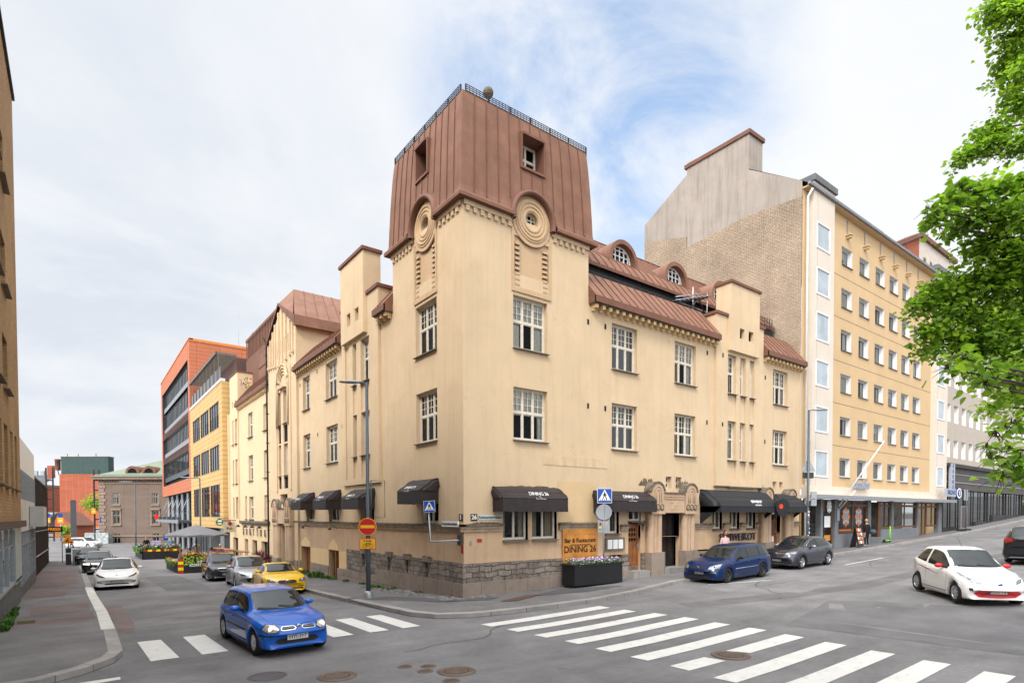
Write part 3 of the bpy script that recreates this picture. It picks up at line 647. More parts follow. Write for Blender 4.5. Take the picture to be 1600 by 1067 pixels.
# back walls closing the block
bk = MB(); bk.face([(X1, 12, -1), (X1, 12, 11.9), (0, 12, 11.9), (0, 12, -1)], m_cream); bk.face([(12, 0.2, -1), (12, YE, -1), (12, YE, 11), (12, .2, 11)], m_cream)
part('rear_wall', bk, cb_)
# ground floor
gw = MB()
zr0, zr1 = .0, 1.30
FR.wall(gw, 0, X1, zr1, ZU, m_pink, [h for h in hL] + [(4.34, 4.345, 1.3, 1.31)], d=.0)
FL.wall(gw, -10.9, 0, 1.32, ZU, m_pink, [])
dl = [(-13.6, -12.1, -1, 1.18, .7), (-18.4, -16.7, -1, 1.18, .7)]
FL.wall(gw, -18.6, -10.9, -.9, ZU, m_pink, dl)
part('ground_floor_wall', gw, cb_)
lt = MB(); m_lcream = mat('fresh_cream_paint', (.70, .50, .27), .9, .2, var=.04, fine=.05)
for a, b, c, d in [(-13.62, -12.08, 1.18, 1.20)]: pass
FL.wall(lt, -18.55, -10.95, .32, 1.19, m_lcream, [(h[0], h[1], -2, 2, .02) for h in dl], d=.012, depth=.012, mback=m_pink) if False else None
for s0, s1 in ((-12.08, -10.92), (-16.66, -13.64), (-18.58, -18.44)): FL.box(lt, s0, s1, .32, 1.19, 0, .012, m_lcream)
for h in dl: FL.poly(lt, [(h[0]-.03, 1.2), (h[1]+.03, 1.2), (h[1]-.1, 1.45), ((h[0]+h[1])/2, 1.78), (h[0]+.1, 1.45)], 0, .03, m_lcream)
part('painted_door_surround', lt, cb_)
# stone plinths
gr = MB()
sl_ = [-2.55, -4.2, -5.9, -8.7]; shl = [(s-.17, s+.17, .66, 1.22, .4) for s in sl_]
FR.wall(gr, 0, 7.0, .64, 1.31, m_gran, [], d=.06)
gr.face([FR.P(0, 1.31, .06), FR.P(7, 1.31, .06), FR.P(7, 1.31, 0), FR.P(0, 1.31, 0)], m_gran)
FL.wall(gr, -10.9, 0, .62, 1.33, m_gran, shl, d=.06)
gr.face([FL.P(-10.9, 1.33, .06), FL.P(.06, 1.33, .06), FL.P(.06, 1.33, 0), FL.P(-10.9, 1.33, 0)], m_gran)
FL.wall(gr, -10.9, -7.2, .2, .62, m_gran, [], d=.06)
FL.wall(gr, 0, .06, .62, 1.33, m_gran, [], d=.06); FR.wall(gr, -.06, 0, .64, 1.31, m_gran, [], d=.06)
for s in sl_: FL.box(gr, s-.27, s+.27, 1.22, 1.45, .03, .13, m_gran)
for s0, s1 in ((6.3, 6.95), (7.95, 8.42), (9.28, 9.42)): FR.box(gr, s0, s1, 0, 1.28, .001, .10, m_gran)
FR.box(gr, 6.9, 7.95, .9, 1.55, 0, .11, m_gran) if False else None
part('rough_stone_plinth', gr, cb_)
def plinth(fn):
    g2 = MB(); fn(g2); part('smooth_stone_plinth', g2, cb_)
def _pl(g2):
    FR.wall(g2, -.12, 7.0, -.5, .64, m_gran2, [], d=.12); g2.face([FR.P(-.12, .64, .12), FR.P(7, .64, .12), FR.P(7, .64, .06), FR.P(-.06, .64, .06)], m_gran2)
    FL.wall(g2, -7.2, .12, -1.2, .62, m_gran2, [], d=.12); g2.face([FL.P(-7.2, .62, .12), FL.P(.12, .62, .12), FL.P(.06, .62, .06), FL.P(-7.2, .62, .06)], m_gran2)
    FL.wall(g2, -12.08, -7.2, -1.4, .30, m_gran2, [], d=.12); g2.face([FL.P(-12.08, .30, .12), FL.P(-7.2, .30, .12), FL.P(-7.2, .30, .0), FL.P(-12.08, .30, .0)], m_gran2)
    FL.box(g2, -7.203, -7.2, .3, .62, .0, .12, m_gran2)
plinth(_pl)
for s0, s1 in ((-16.66, -13.64), (-18.6, -18.44), (-19.4, -18.6), (-24.9, -23.2)): plinth(lambda g2: FL.box(g2, s0, s1, -1.5, .30, .0, .05 if s1 > -18.6 else .2, m_gran2))
for s0, s1 in ((7.0, 8.42), (12.95, 20.05), (21.25, 23.3)): plinth(lambda g2: FR.box(g2, s0, s1, -.2, 1.22 if s0 > 9 else .62, 0, .05 if s0 > 9 else .12, m_gran2))
plinth(lambda g2: FR.box(g2, 7.0, 7.95, .62, 1.22, 0, .04, m_gran))
# string course
sc = MB()
def course(f, s0, s1, z=ZU):
    f.box(sc, s0, s1, z-.045, z+.03, 0, .17, m_stain); f.box(sc, s0+.01, s1-.01, z-.13, z-.047, 0, .12, m_string); f.box(sc, s0+.02, s1-.02, z-.24, z-.132, 0, .075, m_string)
for s0, s1 in ((-.17, 1.66), (4.36, 6.9), (7.9, 8.4), (9.3, 9.45), (12.95, 14.62), (15.54, 16.12), (17.1, 17.68), (18.65, 19.6), (21.75, X1-.1)): course(FR, s0, s1, ZU if s0 < 7 else 2.55)
course(FL, -19.4, .0); FL.box(sc, 0, .17, ZU-.045, ZU+.0295, .0, .17, m_stain)
for s0, s1, z in ((bayR[0]-.03, bayR[0]+1.1, 4.47), (bayR[0]+1.1, 18.3, 4.43), (18.3, 19.13, 4.47)): FR.box(sc, s0, s1, z-.05, z, 0, DB+.07, m_stain)
part('string_course', sc, cb_)
# relief strips under the round windows with their teeth
def relief(f, c, hw):
    rl = MB()
    f.box(rl, c-hw-.10, c-hw, 11.42, 13.55, 0, .045, m_relief); f.box(rl, c+hw, c+hw+.10, 11.42, 13.55, 0, .045, m_relief)
    f.box(rl, c-hw-.10, c+hw+.10, 11.24, 11.42, 0, .05, m_relief)
    for i in range(11):
        z = 11.5+i*.185
        if z > 13.05: continue
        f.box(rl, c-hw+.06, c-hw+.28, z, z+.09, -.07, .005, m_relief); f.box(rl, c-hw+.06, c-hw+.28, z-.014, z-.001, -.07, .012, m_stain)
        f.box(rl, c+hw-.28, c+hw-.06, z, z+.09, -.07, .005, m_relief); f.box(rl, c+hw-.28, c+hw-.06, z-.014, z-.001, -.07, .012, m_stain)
    part('relief_strip', rl, cb_)
relief(FR, 3.05, .84); relief(FL, -2.65, .80)
def oculus(f, c, z=14.0):
    ring = MB(); n = 48
    def pt(r, t, d): return f.P(c+r*cos(t), z+r*sin(t), d)
    prof = [(.30, -.25), (.30, .04), (.34, .055), (.36, .08), (.42, .08), (.44, .05), (.48, .05), (.50, .085), (.56, .085), (.58, .055), (.62, .055), (.64, .09), (.70, .09), (.72, .06), (.78, .06), (.80, .03), (.93, .03), (.94, -.02)]
    rows = [[pt(r, 2*pi*k/n, d) for k in range(n)] for r, d in prof]; ring.grid(rows, m_relief, False, True)
    o = part('round_window', ring, cb_)
    gl = MB(); gl.face([pt(.30, 2*pi*k/24, -.2) for k in range(24)], m_glass); 
    g_ = part('pane', gl, o); g_.location = Vector((0, 0, 0))
    g_.data = gl.mesh('pane', (0, 0, 0))
    fr = MB()
    for q in (-.10, .10):
        h_ = sqrt(.29**2-q*q); f.box(fr, c+q-.02, c+q+.02, z-h_, z+h_, -.19, -.15, m_frame); f.box(fr, c-h_, c+h_, z+q-.02, z+q+.02, -.189, -.155, m_frame)
    rows = [[pt(r, 2*pi*k/24, d) for k in range(24)] for r, d in ((.30, -.19), (.30, -.13), (.26, -.13), (.26, -.19))]; fr.grid(rows, m_frame, False, True)
    q = part('frame', fr, o); q.data = fr.mesh('frame', (0, 0, 0))
oculus(FR, 3.05); oculus(FL, -2.62)
# tower roof
tr_ = MB()
PR = [(13.86, -.27), (13.97, -.28), (14.03, -.26), (14.08, -.15), (14.3, -.12), (14.9, -.10), (15.3, -.08), (15.8, -.06), (16.3, -.03), (16.95, .01), (17.3, .04), (17.65, .08)]
def inset(z): return interp(z, [p[0] for p in PR], [p[1] for p in PR])
TX, TY = 6.02, 5.5
def tside(f, s0, s1, hole, arch, sgn):
    # f: facade; s0..s1 wall span at zero inset; surface d = -inset(z)
    cols = sorted(set([s0+(s1-s0)*i/12 for i in range(13)]+[hole[0], hole[1]]+[arch-1.05+.07*i for i in range(31)]))
    zs = sorted(set([p[0] for p in PR]+[hole[2], hole[3]]+[13.86+.07*i for i in range(18)]))
    def q(s, z):
        i = inset(z); t = (s-s0)/(s1-s0); return f.P(s0+i+(s1-s0-2*i)*t, z, -i)
    for a, b in zip(cols, cols[1:]):
        for c, d in zip(zs, zs[1:]):
            ms, mz = (a+b)/2, (c+d)/2
            if hole[0] < ms < hole[1] and hole[2] < mz < hole[3]: continue
            if arch and (ms-arch)**2+(mz-14.0)**2 < .95**2: continue
            tr_.face([q(a, c), q(b, c), q(b, d), q(a, d)], m_copper, False)
    n = 12
    for i in range(n+1):       # standing seams
        s = s0+(s1-s0)*i/n
        if i in (0, n): continue
        for c, d in zip(zs, zs[1:]):
            if c < 14.1: continue
            if hole[0]-.05 < s < hole[1]+.05 and hole[2]-.1 < (c+d)/2 < hole[3]+.1: continue
            if arch and sqrt((s-arch)**2+((c+d)/2-14.0)**2) < 1.15: continue
            p0, p1 = q(s, c), q(s, d); w_ = f.r*.012; e = f.n*.035
            tr_.hexa([p0-w_+e, p0+w_+e, p0+w_, p0-w_, p1-w_+e, p1+w_+e, p1+w_, p1-w_], m_copper2)
tside(FR, 0, TX, (2.55, 3.55, 15.85, 16.98), 3.05, 1)
tside(FL, -TY, 0, (-3.15, -2.3, 15.85, 16.98), -2.62, 1)
for f, L0, L1 in ((Fac((TX, TY), (0, 1)), -TY, 0), (Fac((TX, TY), (-1, 0)), 0, TX)):
    for c, d in zip(PR, PR[1:]): tr_.face([f.P(L0+c[1], c[0], -c[1]), f.P(L1-c[1], c[0], -c[1]), f.P(L1-d[1], d[0], -d[1]), f.P(L0+d[1], d[0], -d[1])], m_copper)
i = .08; tr_.face([(i, i, 17.65), (TX-i, i, 17.65), (TX-i, TY-i, 17.65), (i, TY-i, 17.65)], m_copper2)
ap = (3.0, 2.75, 19.95); cs = [(.3, .3, 17.66), (TX-.3, .3, 17.66), (TX-.3, TY-.3, 17.66), (.3, TY-.3, 17.66)]
for a, b in zip(cs, cs[1:]+cs[:1]): tr_.face([a, b, ap], m_copper)
# soffit
for p_, q_ in ((-.27, 2.12), (3.98, TX+.27)): tr_.face([(p_, -.27, 13.86), (q_, -.27, 13.86), (q_, 0, 13.86), (p_, 0, 13.86)], m_copper2)
for p_, q_ in ((0, 1.69), (3.55, TY+.27)): tr_.face([(-.27, p_, 13.86), (0, p_, 13.86), (0, q_, 13.86), (-.27, q_, 13.86)], m_copper2)
for f, c in ((FR, 3.05), (FL, -2.62)):     # copper hood over the round window
    n = 20; prof = [(.88, .02), (.88, .22), (.93, .27), (1.02, .25), (1.06, .06)]
    rows = [[f.P(c+r*cos(t), 14.0+r*sin(t), d) for r, d in prof] for t in [radians(-12)+radians(204)*k/n for k in range(n+1)]]
    tr_.grid(rows, m_copper2, True)
part('tower_roof', tr_, cb_)
for f, c, L0, L1 in ((FR, 3.05, 0.12, 5.95), (FL, -2.62, -5.42, -.12)):
    for a, b in ((L0-.1, c-.96), (c+.96, L1+.05)):
        dn = MB(); s = a+.1      # dentils under the tower cornice
        while s < b-.1: f.box(dn, s, s+.15, 13.52, 13.70, 0, .07, m_cream); s += .30
        f.box(dn, a, b, 13.70, 13.855, 0, .09, m_cream); part('dentil_course', dn, cb_)
for f, a, b in ((FR, 2.55, 3.55), (FL, -3.15, -2.3)):      # tower roof windows
    fm = MB(); z0, z1 = 15.85, 16.98; dp = -.42
    f.box(fm, a-.09, a, z0-.09, z1+.09, -.4, .13, m_copper2); f.box(fm, b, b+.09, z0-.09, z1+.09, -.4, .13, m_copper2); f.box(fm, a, b, z0-.09, z0, -.4, .13, m_copper2); f.box(fm, a-.001, b+.001, z1, z1+.085, -.4, .19, m_copper2)
    f.box(fm, a, b, z0, z1, -1.0, -.99, m_dark)
    for s in (a, b): f.box(fm, s-.0005, s+.0005, z0, z1, -.99, .0, m_copper2)
    f.box(fm, a, b, z1-.001, z1, -.99, 0, m_copper2); f.box(fm, a, b, z0, z0+.001, -.99, 0, m_copper2)
    part('window_surround', fm, cb_)
    window(f, cb_, a+.02, b-.02, z0+.02, z1-.02, 'grid2', inset=.42)
# rail and finial on top
rl = MB()
for f, L0, L1 in ((FR, .22, TX-.05), (FL, -TY+.1, -.22)):
    for z in (17.66, 17.73, 17.80, 17.87): rl.tube([f.P(L0, z, -.07), f.P(L1, z, -.07)], .014, m_iron, 5)
    s = L0
    while s <= L1+.01: f.box(rl, s-.02, s+.02, 17.5, 17.89, -.12, -.075, m_iron); s += (L1-L0)/6
    s = L0
    while s < L1: f.box(rl, s, s+.015, 17.66, 17.87, -.082, -.07, m_iron); s += .14
part('roof_rail', rl, cb_)
fb = MB(); fb.lathe([(.001, .22), (.11, .19), (.19, .11), (.22, .0), (.19, -.11), (.11, -.19), (.04, -.22), (.04, -.45), (.09, -.5), (.001, -.55)], m_stain, (3.0, 2.75, 20.32), 14, smooth=False)
part('ball_finial', fb, cb_)
# wing roofs
rf = MB()
def slope(mb, A, B, A2, B2, seams, m=m_copper):
    A, B, A2, B2 = map(Vector, (A, B, A2, B2)); mb.face([A, B, B2, A2], m)
    n = (B-A).cross(A2-A).normalized()
    if n.z < 0: n = -n
    d = (B-A).normalized()*.012
    for i in range(1, seams):
        t = i/seams; p = A.lerp(B, t); q = A2.lerp(B2, t); mb.hexa([p-d, p+d, p+d+n*.035, p-d+n*.035, q-d, q+d, q+d+n*.035, q-d+n*.035], m_copper2)
def eave(f, s0, s1, seams, ztop=13.3, back=.8):
    slope(rf, f.P(s0, 11.86, .42), f.P(s1, 11.86, .42), f.P(s0, ztop, -back), f.P(s1, ztop, -back), seams)
    f.box(rf, s0, s1, 11.60, 11.855, .36, .43, m_copper2)
    rf.face([f.P(s0, 11.60, .36), f.P(s1, 11.60, .36), f.P(s1, 11.66, 0), f.P(s0, 11.66, 0)], m_copper2)
    for s in (s0, s1): rf.face([f.P(s, 11.6, .42), f.P(s, 11.86, .42), f.P(s, ztop, -back), f.P(s, 11.6, -back)], m_copper2)
eave(FR, 6.03, 14.73, 17); eave(FR, 19.12, X1, 8); eave(FL, -6.73, -5.52, 2); eave(FL, -18.55, -11.17, 14, 13.15)
# caps of the bays and piers
for f, s0, s1 in ((FR, 14.68, 15.69), (FR, 18.38, 19.17), (FL, -7.94, -6.68), (FL, -11.2, -10.76)): f.box(rf, s0, s1, 13.0, 13.14, -1.0, .2, m_copper2)
FR.box(rf, 15.62, 18.45, 14.69, 14.82, -.62, .38, m_copper2); FL.box(rf, -10.83, -7.87, 15.0, 15.14, -.62, .38, m_copper2)
# recessed terrace and upper roof, right wing
FR.wall(rf, 6.03, X1-.05, 12.7, 14.25, m_iron, [], d=-1.75)
rf.face([(6.03, .8, 12.75), (X1-.05, .8, 12.75), (X1-.05, 1.75, 12.75), (6.03, 1.75, 12.75)], m_iron)
slope(rf, (6.03, 1.5, 14.3), (X1-.1, 1.5, 14.3), (6.03, 2.0, 14.95), (X1-.1, 2.0, 14.95), 32)
slope(rf, (6.03, 2.0, 14.95), (X1-.1, 2.0, 14.95), (6.03, 5.4, 17.75), (X1-.1, 5.4, 17.75), 32)
rf.face([(6.03, 1.5, 14.3), (X1-.1, 1.5, 14.3), (X1-.1, 1.5, 14.15), (6.03, 1.5, 14.15)], m_copper2)
rf.face([(6.03, 5.4, 17.75), (X1-.1, 5.4, 17.75), (X1-.1, 12, 12.5), (6.03, 12, 12.5)], m_copper)
rf.tube([(6.03, 5.4, 17.77), (X1-.1, 5.4, 17.77)], .05, m_copper2, 6)
# left wing upper roof (low behind the eave)
slope(rf, (.8, 5.6, 13.1), (.8, 18.6, 13.1), (5.5, 5.6, 15.2), (5.5, 18.6, 15.2), 20)
rf.face([(5.5, 5.6, 15.2), (5.5, 24, 15.2), (12, 24, 12), (12, 5.6, 12)], m_copper)
part('wing_roof', rf, cb_)
def corbels(f, s0, s1, m):
    ct = MB(); s = s0
    while s < s1-.1: 
        f.box(ct, s, s+.17, 11.42, 11.56, .0, .30, m); f.box(ct, s+.02, s+.15, 11.34, 11.415, .0, .15, m); s += .40
    f.box(ct, s0-.1, s1, 11.562, 11.60, 0, .34, m_stain); part('corbel_course', ct, cb_)
corbels(FR, 6.15, 14.7, m_lcream); corbels(FR, 19.25, X1, m_lcream); corbels(FL, -6.6, -5.5, m_lcream); corbels(FL, -18.45, -11.2, m_lcream)
# eyebrow dormers
for i, xc in enumerate((10.5, 14.55, 18.65)):
    d = MB(); n = 18; zc = 15.22; R0, R1 = .80, 1.0
    def arc(r, y, e=1.0): return [(xc+r*cos(t), y, zc+r*e*sin(t)) for t in [pi*k/n for k in range(n+1)]]
    base = lambda A: [(A[0][0], A[0][1], 14.8)]+A+[(A[-1][0], A[-1][1], 14.8)]
    d.grid([base(arc(R0, 2.55)), base(arc(R0, 2.12)), base(arc(R1, 2.12)), base(arc(R1, 2.5)), base(arc(R1*.98, 4.6))], m_copper, False)
    d.face(base(arc(R0, 3.0)), m_dark)
    o = part('dormer', d, cb_)
    w_ = MB(); 
    for k in range(-2, 3):
        x = xc+k*.3; h_ = sqrt(max(0, .76**2-(k*.3)**2)); w_.box(x-.03, x+.03, 2.42, 2.47, 14.9, zc+h_, m_white)
    for z in (15.05, 15.3, 15.55, 15.8):
        h_ = sqrt(max(0, .78**2-max(0, z-zc)**2)); w_.box(xc-h_, xc+h_, 2.43, 2.465, z-.02, z+.02, m_white)
    w_.tube([(xc+.77*cos(t), 2.44, zc+.77*sin(t)) for t in [pi*k/16 for k in range(17)]], .04, m_white, 6)
    q = part('dormer_window', w_, o); q.data = w_.mesh('dormer_window', (0, 0, 0))
    gl = MB(); gl.face([(xc+.76*cos(pi*k/16), 2.475, zc+.76*sin(pi*k/16)) for k in range(17)]+[(xc-.76, 2.475, 14.9), (xc+.76, 2.475, 14.9)], m_glass); q = part('pane', gl, o); q.data = gl.mesh('pane', (0, 0, 0))
# gable roof on the left street
gf = MB(); A = Vector((.7, 21.75, 17.75)); E_ = Vector((7.5, 21.75, 17.75))
hipL = Vector((-.3, YE+.1, 14.55)); hipR = Vector((-.32, 18.35, 14.55)); pk = Vector((-.32, 21.75, 16.55))
gf.face([A, hipR+Vector((0, .15, .15)), pk], m_copper); gf.face([A, pk, hipL+Vector((0, 0, .12))], m_copper)
gf.face([pk+Vector((0, 0, .12)), pk-Vector((0, 0, .06)), hipL-Vector((0, 0, .06)), hipL+Vector((0, 0, .12))], m_copper2)
slope(gf, (-.3, 18.3, 14.95), (7.5, 18.3, 14.95), A, E_, 11); slope(gf, (-.3, YE+.2, 14.75), (7.5, YE+.2, 14.75), A, E_, 11)
gf.hexa([(-.3, 18.2, 14.35), (7.5, 18.2, 14.35), (7.5, 18.45, 14.35), (-.3, 18.45, 14.35), (-.3, 18.25, 14.97), (7.5, 18.25, 14.97), (7.5, 18.5, 14.97), (-.3, 18.5, 14.97)], m_copper)
gf.face([(-.32, 18.3, 14.4), (-.32, 18.3, 14.97), pk+Vector((0, 0, .1)), pk-Vector((0, 0, .05))], m_copper2)
part('gable_roof', gf, cb_)
sw = MB(); sw.box(2.2, 3.0, 18.5, 18.59, 13.2, 14.1, m_dark); sw.box(2.15, 3.05, 18.45, 18.5, 14.1, 14.15, m_white); sw.box(2.15, 3.05, 18.45, 18.5, 13.15, 13.2, m_white)
for x in (2.15, 2.58, 3.0): sw.box(x, x+.05, 18.46, 18.5, 13.2, 14.1, m_white)
part('window', sw, cb_)
# windows
for s0, s1, z0, z1, st, k in winR:
    window(FR, cb_, s0, s1, z0, z1, st, d=DB if bayR[0] < s0 < bayR[1] and z0 > 4.5 else 0)
for s0, s1, z0, z1, st, k in winL:
    window(FL, cb_, s0, s1, z0, z1, st, d=DB if -bayL[1] < s0 < -bayL[0] else (GD if s0 < -18.7 else 0))
for s0, s1, z0, z1, st in winG: window(FR, cb_, s0, s1, z0, z1, st, inset=.2)
for s0, s1, z0, z1, st in winGL: window(FL, cb_, s0, s1, z0, z1, st, inset=.2)
for s in sl_:
    q = window(FL, cb_, s-.17, s+.17, .66, 1.22, 'slot', inset=.12, name='basement_window')
wb = window(FR, cb_, 8.45, 9.25, 2.72, 3.6, 'ground2', inset=.12, name='fanlight')
# doors
def door(f, s0, s1, z0, z1, d, m, style, name='door', label=None):
    b = MB(); w_, h_ = s1-s0, z1-z0
    f.box(b, s0, s1, z0, z1, d-.06, d, m)
    if style == 'panes':
        for i in range(3):
            for j in range(3): a = s0+w_*(.2+.22*i); z = z0+h_*(.62+.105*j); f.box(b, a, a+w_*.15, z, z+h_*.075, d, d+.004, m_dark)
        for a in (.16, .55): f.box(b, s0+w_*a, s0+w_*(a+.3), z0+h_*.12, z0+h_*.5, d, d+.018, m)
        for a in (0, .88): f.box(b, s0+w_*a, s0+w_*(a+.12), z0, z1, d+.001, d+.03, m)
        f.box(b, s0, s1, z0, z0+.18, d+.032, d+.04, m_sill)
    if style == 'poster':
        for a in (0, .85): f.box(b, s0+w_*a, s0+w_*(a+.15), z0, z1, d+.001, d+.03, m)
        f.box(b, s0+w_*.25, s0+w_*.75, z0+h_*.5, z0+h_*.85, d, d+.012, mat('poster_dark', (.10, .07, .06), .5, .4, var=.6, vscale=9))
        for a in (.28, .52): f.box(b, s0+w_*a, s0+w_*(a+.17), z0+h_*.27, z0+h_*.42, d, d+.012, m_whitetx)
    if style == 'glass':
        for a in (0, .84): f.box(b, s0+w_*a, s0+w_*(a+.16), z0, z1, d+.001, d+.03, m)
        f.box(b, s0+w_*.16, s0+w_*.84, z0+.2, z1-.12, d, d+.006, m_sglass)
    o = part(name, b, cb_, label); hd = MB(); f.box(hd, s1-.14, s1-.10, z0+.95, z0+1.15, d+.03, d+.09, m_galv)
    q = part('handle', hd, o); q.data = hd.mesh('handle', (0, 0, 0)); return o
door(FR, 8.47, 9.23, .58, 2.62, -.14, m_wood, 'panes', label='orange-brown wooden door with nine small panes')
door(FR, 20.2, 21.15, .9, 3.0, -.2, m_wood, 'poster', label='brown wooden door with a poster beside the second pillar')
door(FL, -13.0, -12.15, -.35, 1.1, -.25, mat('door_brown', (.20, .07, .02), .5, .4, var=.2), 'glass', label='narrow brown door under a painted pediment') if False else None
dd = MB(); FL.box(dd, -13.58, -12.75, -.5, 1.15, -.30, -.26, m_sglass); FL.box(dd, -12.72, -12.6, -.5, 1.15, -.34, .0, mat('door_brown', (.26, .085, .02), .5, .4, var=.2)); FL.box(dd, -12.62, -12.12, -.5, 1.15, -.38, -.30, MATS['door_brown'])
part('basement_door', dd, cb_)
dd = MB(); FL.box(dd, -18.35, -16.75, -.5, 1.15, -.42, -.38, m_sglass); FL.box(dd, -18.35, -17.4, -.5, 1.1, -.37, -.33, MATS['door_brown'])
for s in (-18.38, -17.4, -16.8): FL.box(dd, s, s+.07, -.5, 1.15, -.38, -.32, MATS['door_brown'])
part('basement_door', dd, cb_)
gt = MB()       # iron gate in the portal
FR.box(gt, 10.5, 11.95, .58, 3.05, -.42, -.38, mat('gate_back_wood', (.055, .028, .018), .6, .3, var=.3))
for i in range(14): s = 10.53+i*.108; FR.box(gt, s, s+.018, .62, 3.04, -.33, -.31, m_iron)
for z in (.60, 1.0, 2.35, 3.0): FR.box(gt, 10.5, 11.95, z, z+.055, -.345, -.30, m_black)
FR.box(gt, 10.5, 11.95, .65, 1.0, -.335, -.305, m_black)
for s in (10.48, 10.72, 11.55, 11.92): FR.box(gt, s, s+.055, .6, 3.05, -.35, -.295, m_black)
part('iron_gate', gt, cb_)
gt = MB(); FL.box(gt, -22.05, -20.85, -.6, 2.4, -.35, -.3, m_black)
for i in range(9): s = -22.0+i*.135; FL.box(gt, s, s+.02, -.6, 2.38, -.28, -.26, m_iron)
part('iron_gate', gt, cb_)
for f, q in ((FR, (8.35, 9.4, .1, .56, 0, .42)), (FR, (10.4, 12.0, .1, .58, -.3, .40)), (FR, (20.0, 21.3, .4, .86, 0, .3)), (FL, (-13.7, -12.0, -1.2, -.40, 0, .22)), (FL, (-18.5, -16.6, -1.2, -.45, 0, .22)), (FL, (-22.2, -20.7, -1.4, -.58, 0, .5))):
    st = MB(); f.box(st, *q, m_kerb); part('step', st, cb_)
# portal pillars
def pillar(f, c, base_z, zb1, w_=1.0, d1=.46, zt=4.35, zcap=3.1):
    b = MB(); w2 = w_/2
    for k in (-1, 0, 1): b.lathe([(w_*.20, zb1), (w_*.20, zcap)], m_pill, f.P(c+k*w_*.31, 0, d1-.21), 12) if abs(k) else b.lathe([(w_*.17, zb1), (w_*.17, zcap)], m_pill, f.P(c, 0, d1-.22), 12)
    f.box(b, c-w2+.04, c+w2-.04, zb1, zcap, 0, d1-.24, m_pill)
    f.box(b, c-w2, c+w2, zcap, zt-.3, 0, d1, m_pill); n = 14; r = w2
    def arch(rr, d): return [f.P(c+rr*cos(t), zt-.3+rr*.9*sin(t), d) for t in [pi*k/n for k in range(n+1)]]
    b.face(arch(r, d1), m_pill)
    b.grid([arch(r, d1), arch(r, 0)], m_pill, True)
    b.grid([arch(r+.06, d1+.04), arch(r+.06, 0), ], m_stain, True); b.grid([arch(r-.02, d1+.04), arch(r+.06, d1+.04)], m_stain, False)
    for q in (r*.55, r*.25): b.tube([f.P(c-q, zcap+.45, d1+.01)]+[f.P(c+q*cos(t), zt-.32+q*sin(t), d1+.01) for t in [pi-pi*k/8 for k in range(9)]]+[f.P(c+q, zcap+.45, d1+.01)], .022, m_pill, 5)
    for k in (-1, 0, 1):
        x = c+k*w_*.31
        for rr_ in (.12, .06): 
            ring = [f.P(x+rr_*cos(t), zcap+.25+rr_*1.1*sin(t), d1+.015) for t in [2*pi*j/12 for j in range(13)]]; b.tube(ring, .022, m_stain if rr_ > .1 else m_pill, 5, False)
    f.box(b, c-w2-.03, c+w2+.03, zcap-.06, zcap, 0, d1+.04, m_pill)
    f.box(b, c-w2-.03, c+w2+.03, base_z, zb1, 0, d1+.04, m_gran2)
    part('portal_pillar', b, cb_)
pillar(FR, 9.97, 0, 1.33, .88, .38); pillar(FR, 12.42, 0.1, 1.33, .88, .38); pillar(FR, 19.25, .3, 1.5, .85, .42); pillar(FR, 21.75, .3, 1.5, .8, .42)
pillar(FL, -22.75, -1.4, .25, 1.15, .42, 3.85, 2.45); pillar(FL, -19.9, -1.4, .25, 1.15, .42, 3.85, 2.45)
hd = MB()
FR.box(hd, 10.43, 11.92, 3.10, 3.98, 0, .36, m_pill); FR.box(hd, 10.43, 11.92, 3.98, 4.03, 0, .42, m_stain)
for z in (3.82, 3.72): FR.box(hd, 10.44, 11.91, z, z+.05, .36, .39, m_pill)
ftext(FR, hd, '26', 11.17, 3.42, .365, .55, m_relief, ext=.012)
part('portal_lintel', hd, cb_); hd = MB(); FL.box(hd, -22.2, -20.45, 2.5, 3.45, GD, .36, m_pill); FL.box(hd, -22.2, -20.45, 3.45, 3.5, GD, .42, m_stain)
part('portal_lintel', hd, cb_)
# vents
vt = MB()
for f, pts in ((FR, [(6.0, 10.75), (7.0, 10.75), (6.0, 7.35), (7.0, 7.35), (14.15, 10.85), (14.15, 7.45), (15.3, 10.9), (15.3, 7.45), (19.5, 10.4), (19.5, 6.9)]), (FL, [(-15.2, 10.9), (-15.2, 7.4), (-11.4, 10.9), (-10.98, 11.1), (-11.45, 7.4), (-11.0, 7.4), (-18.3, 10.7)])):
    for s, z in pts:
        d = DB if (bayR[0] < s < bayR[1] and f is FR) else 0
        f.box(vt, s-.055, s+.055, z, z+.22, d, d+.012, m_stain); f.box(vt, s-.035, s+.035, z+.02, z+.2, d+.012, d+.016, m_dark)
part('air_vent', vt, cb_)
pn = MB(); FR.box(pn, 3.6, 7.15, 4.95, 5.32, 0, .015, mat('patched_render', (.61, .455, .29), .9, .2, var=.10, vscale=1.5, fine=.1, streak=.8, streakc=(.36, .25, .15))); FR.box(pn, 4.36, 6.3, 2.72, 4.35, 0, .010, mat('patched_yellow', (.60, .43, .245), .9, .2, var=.05, fine=.08)); part('patched_render_panel', pn, cb_)
sn = MB()       # soot and damp marks above awnings and around the portal, rough patches with their own outline
def blotch(f, s0, s1, z, h, d=.004):
    n = 30; top = [(s0+(s1-s0)*i/n, z+h*(.45+.55*noise.noise(Vector((i*.5, s0, 3))))*min(1, 4*i/n, 4*(n-i)/n)) for i in range(n+1)]
    for a, b in zip(top, top[1:]): sn.face([f.P(a[0], z-.05, d), f.P(b[0], z-.05, d), f.P(b[0], b[1], d), f.P(a[0], a[1], d)], m_soot)
m_soot = mat('soot_mark', (.16, .115, .08), .95, .1, var=.4, vscale=6, fine=.3)
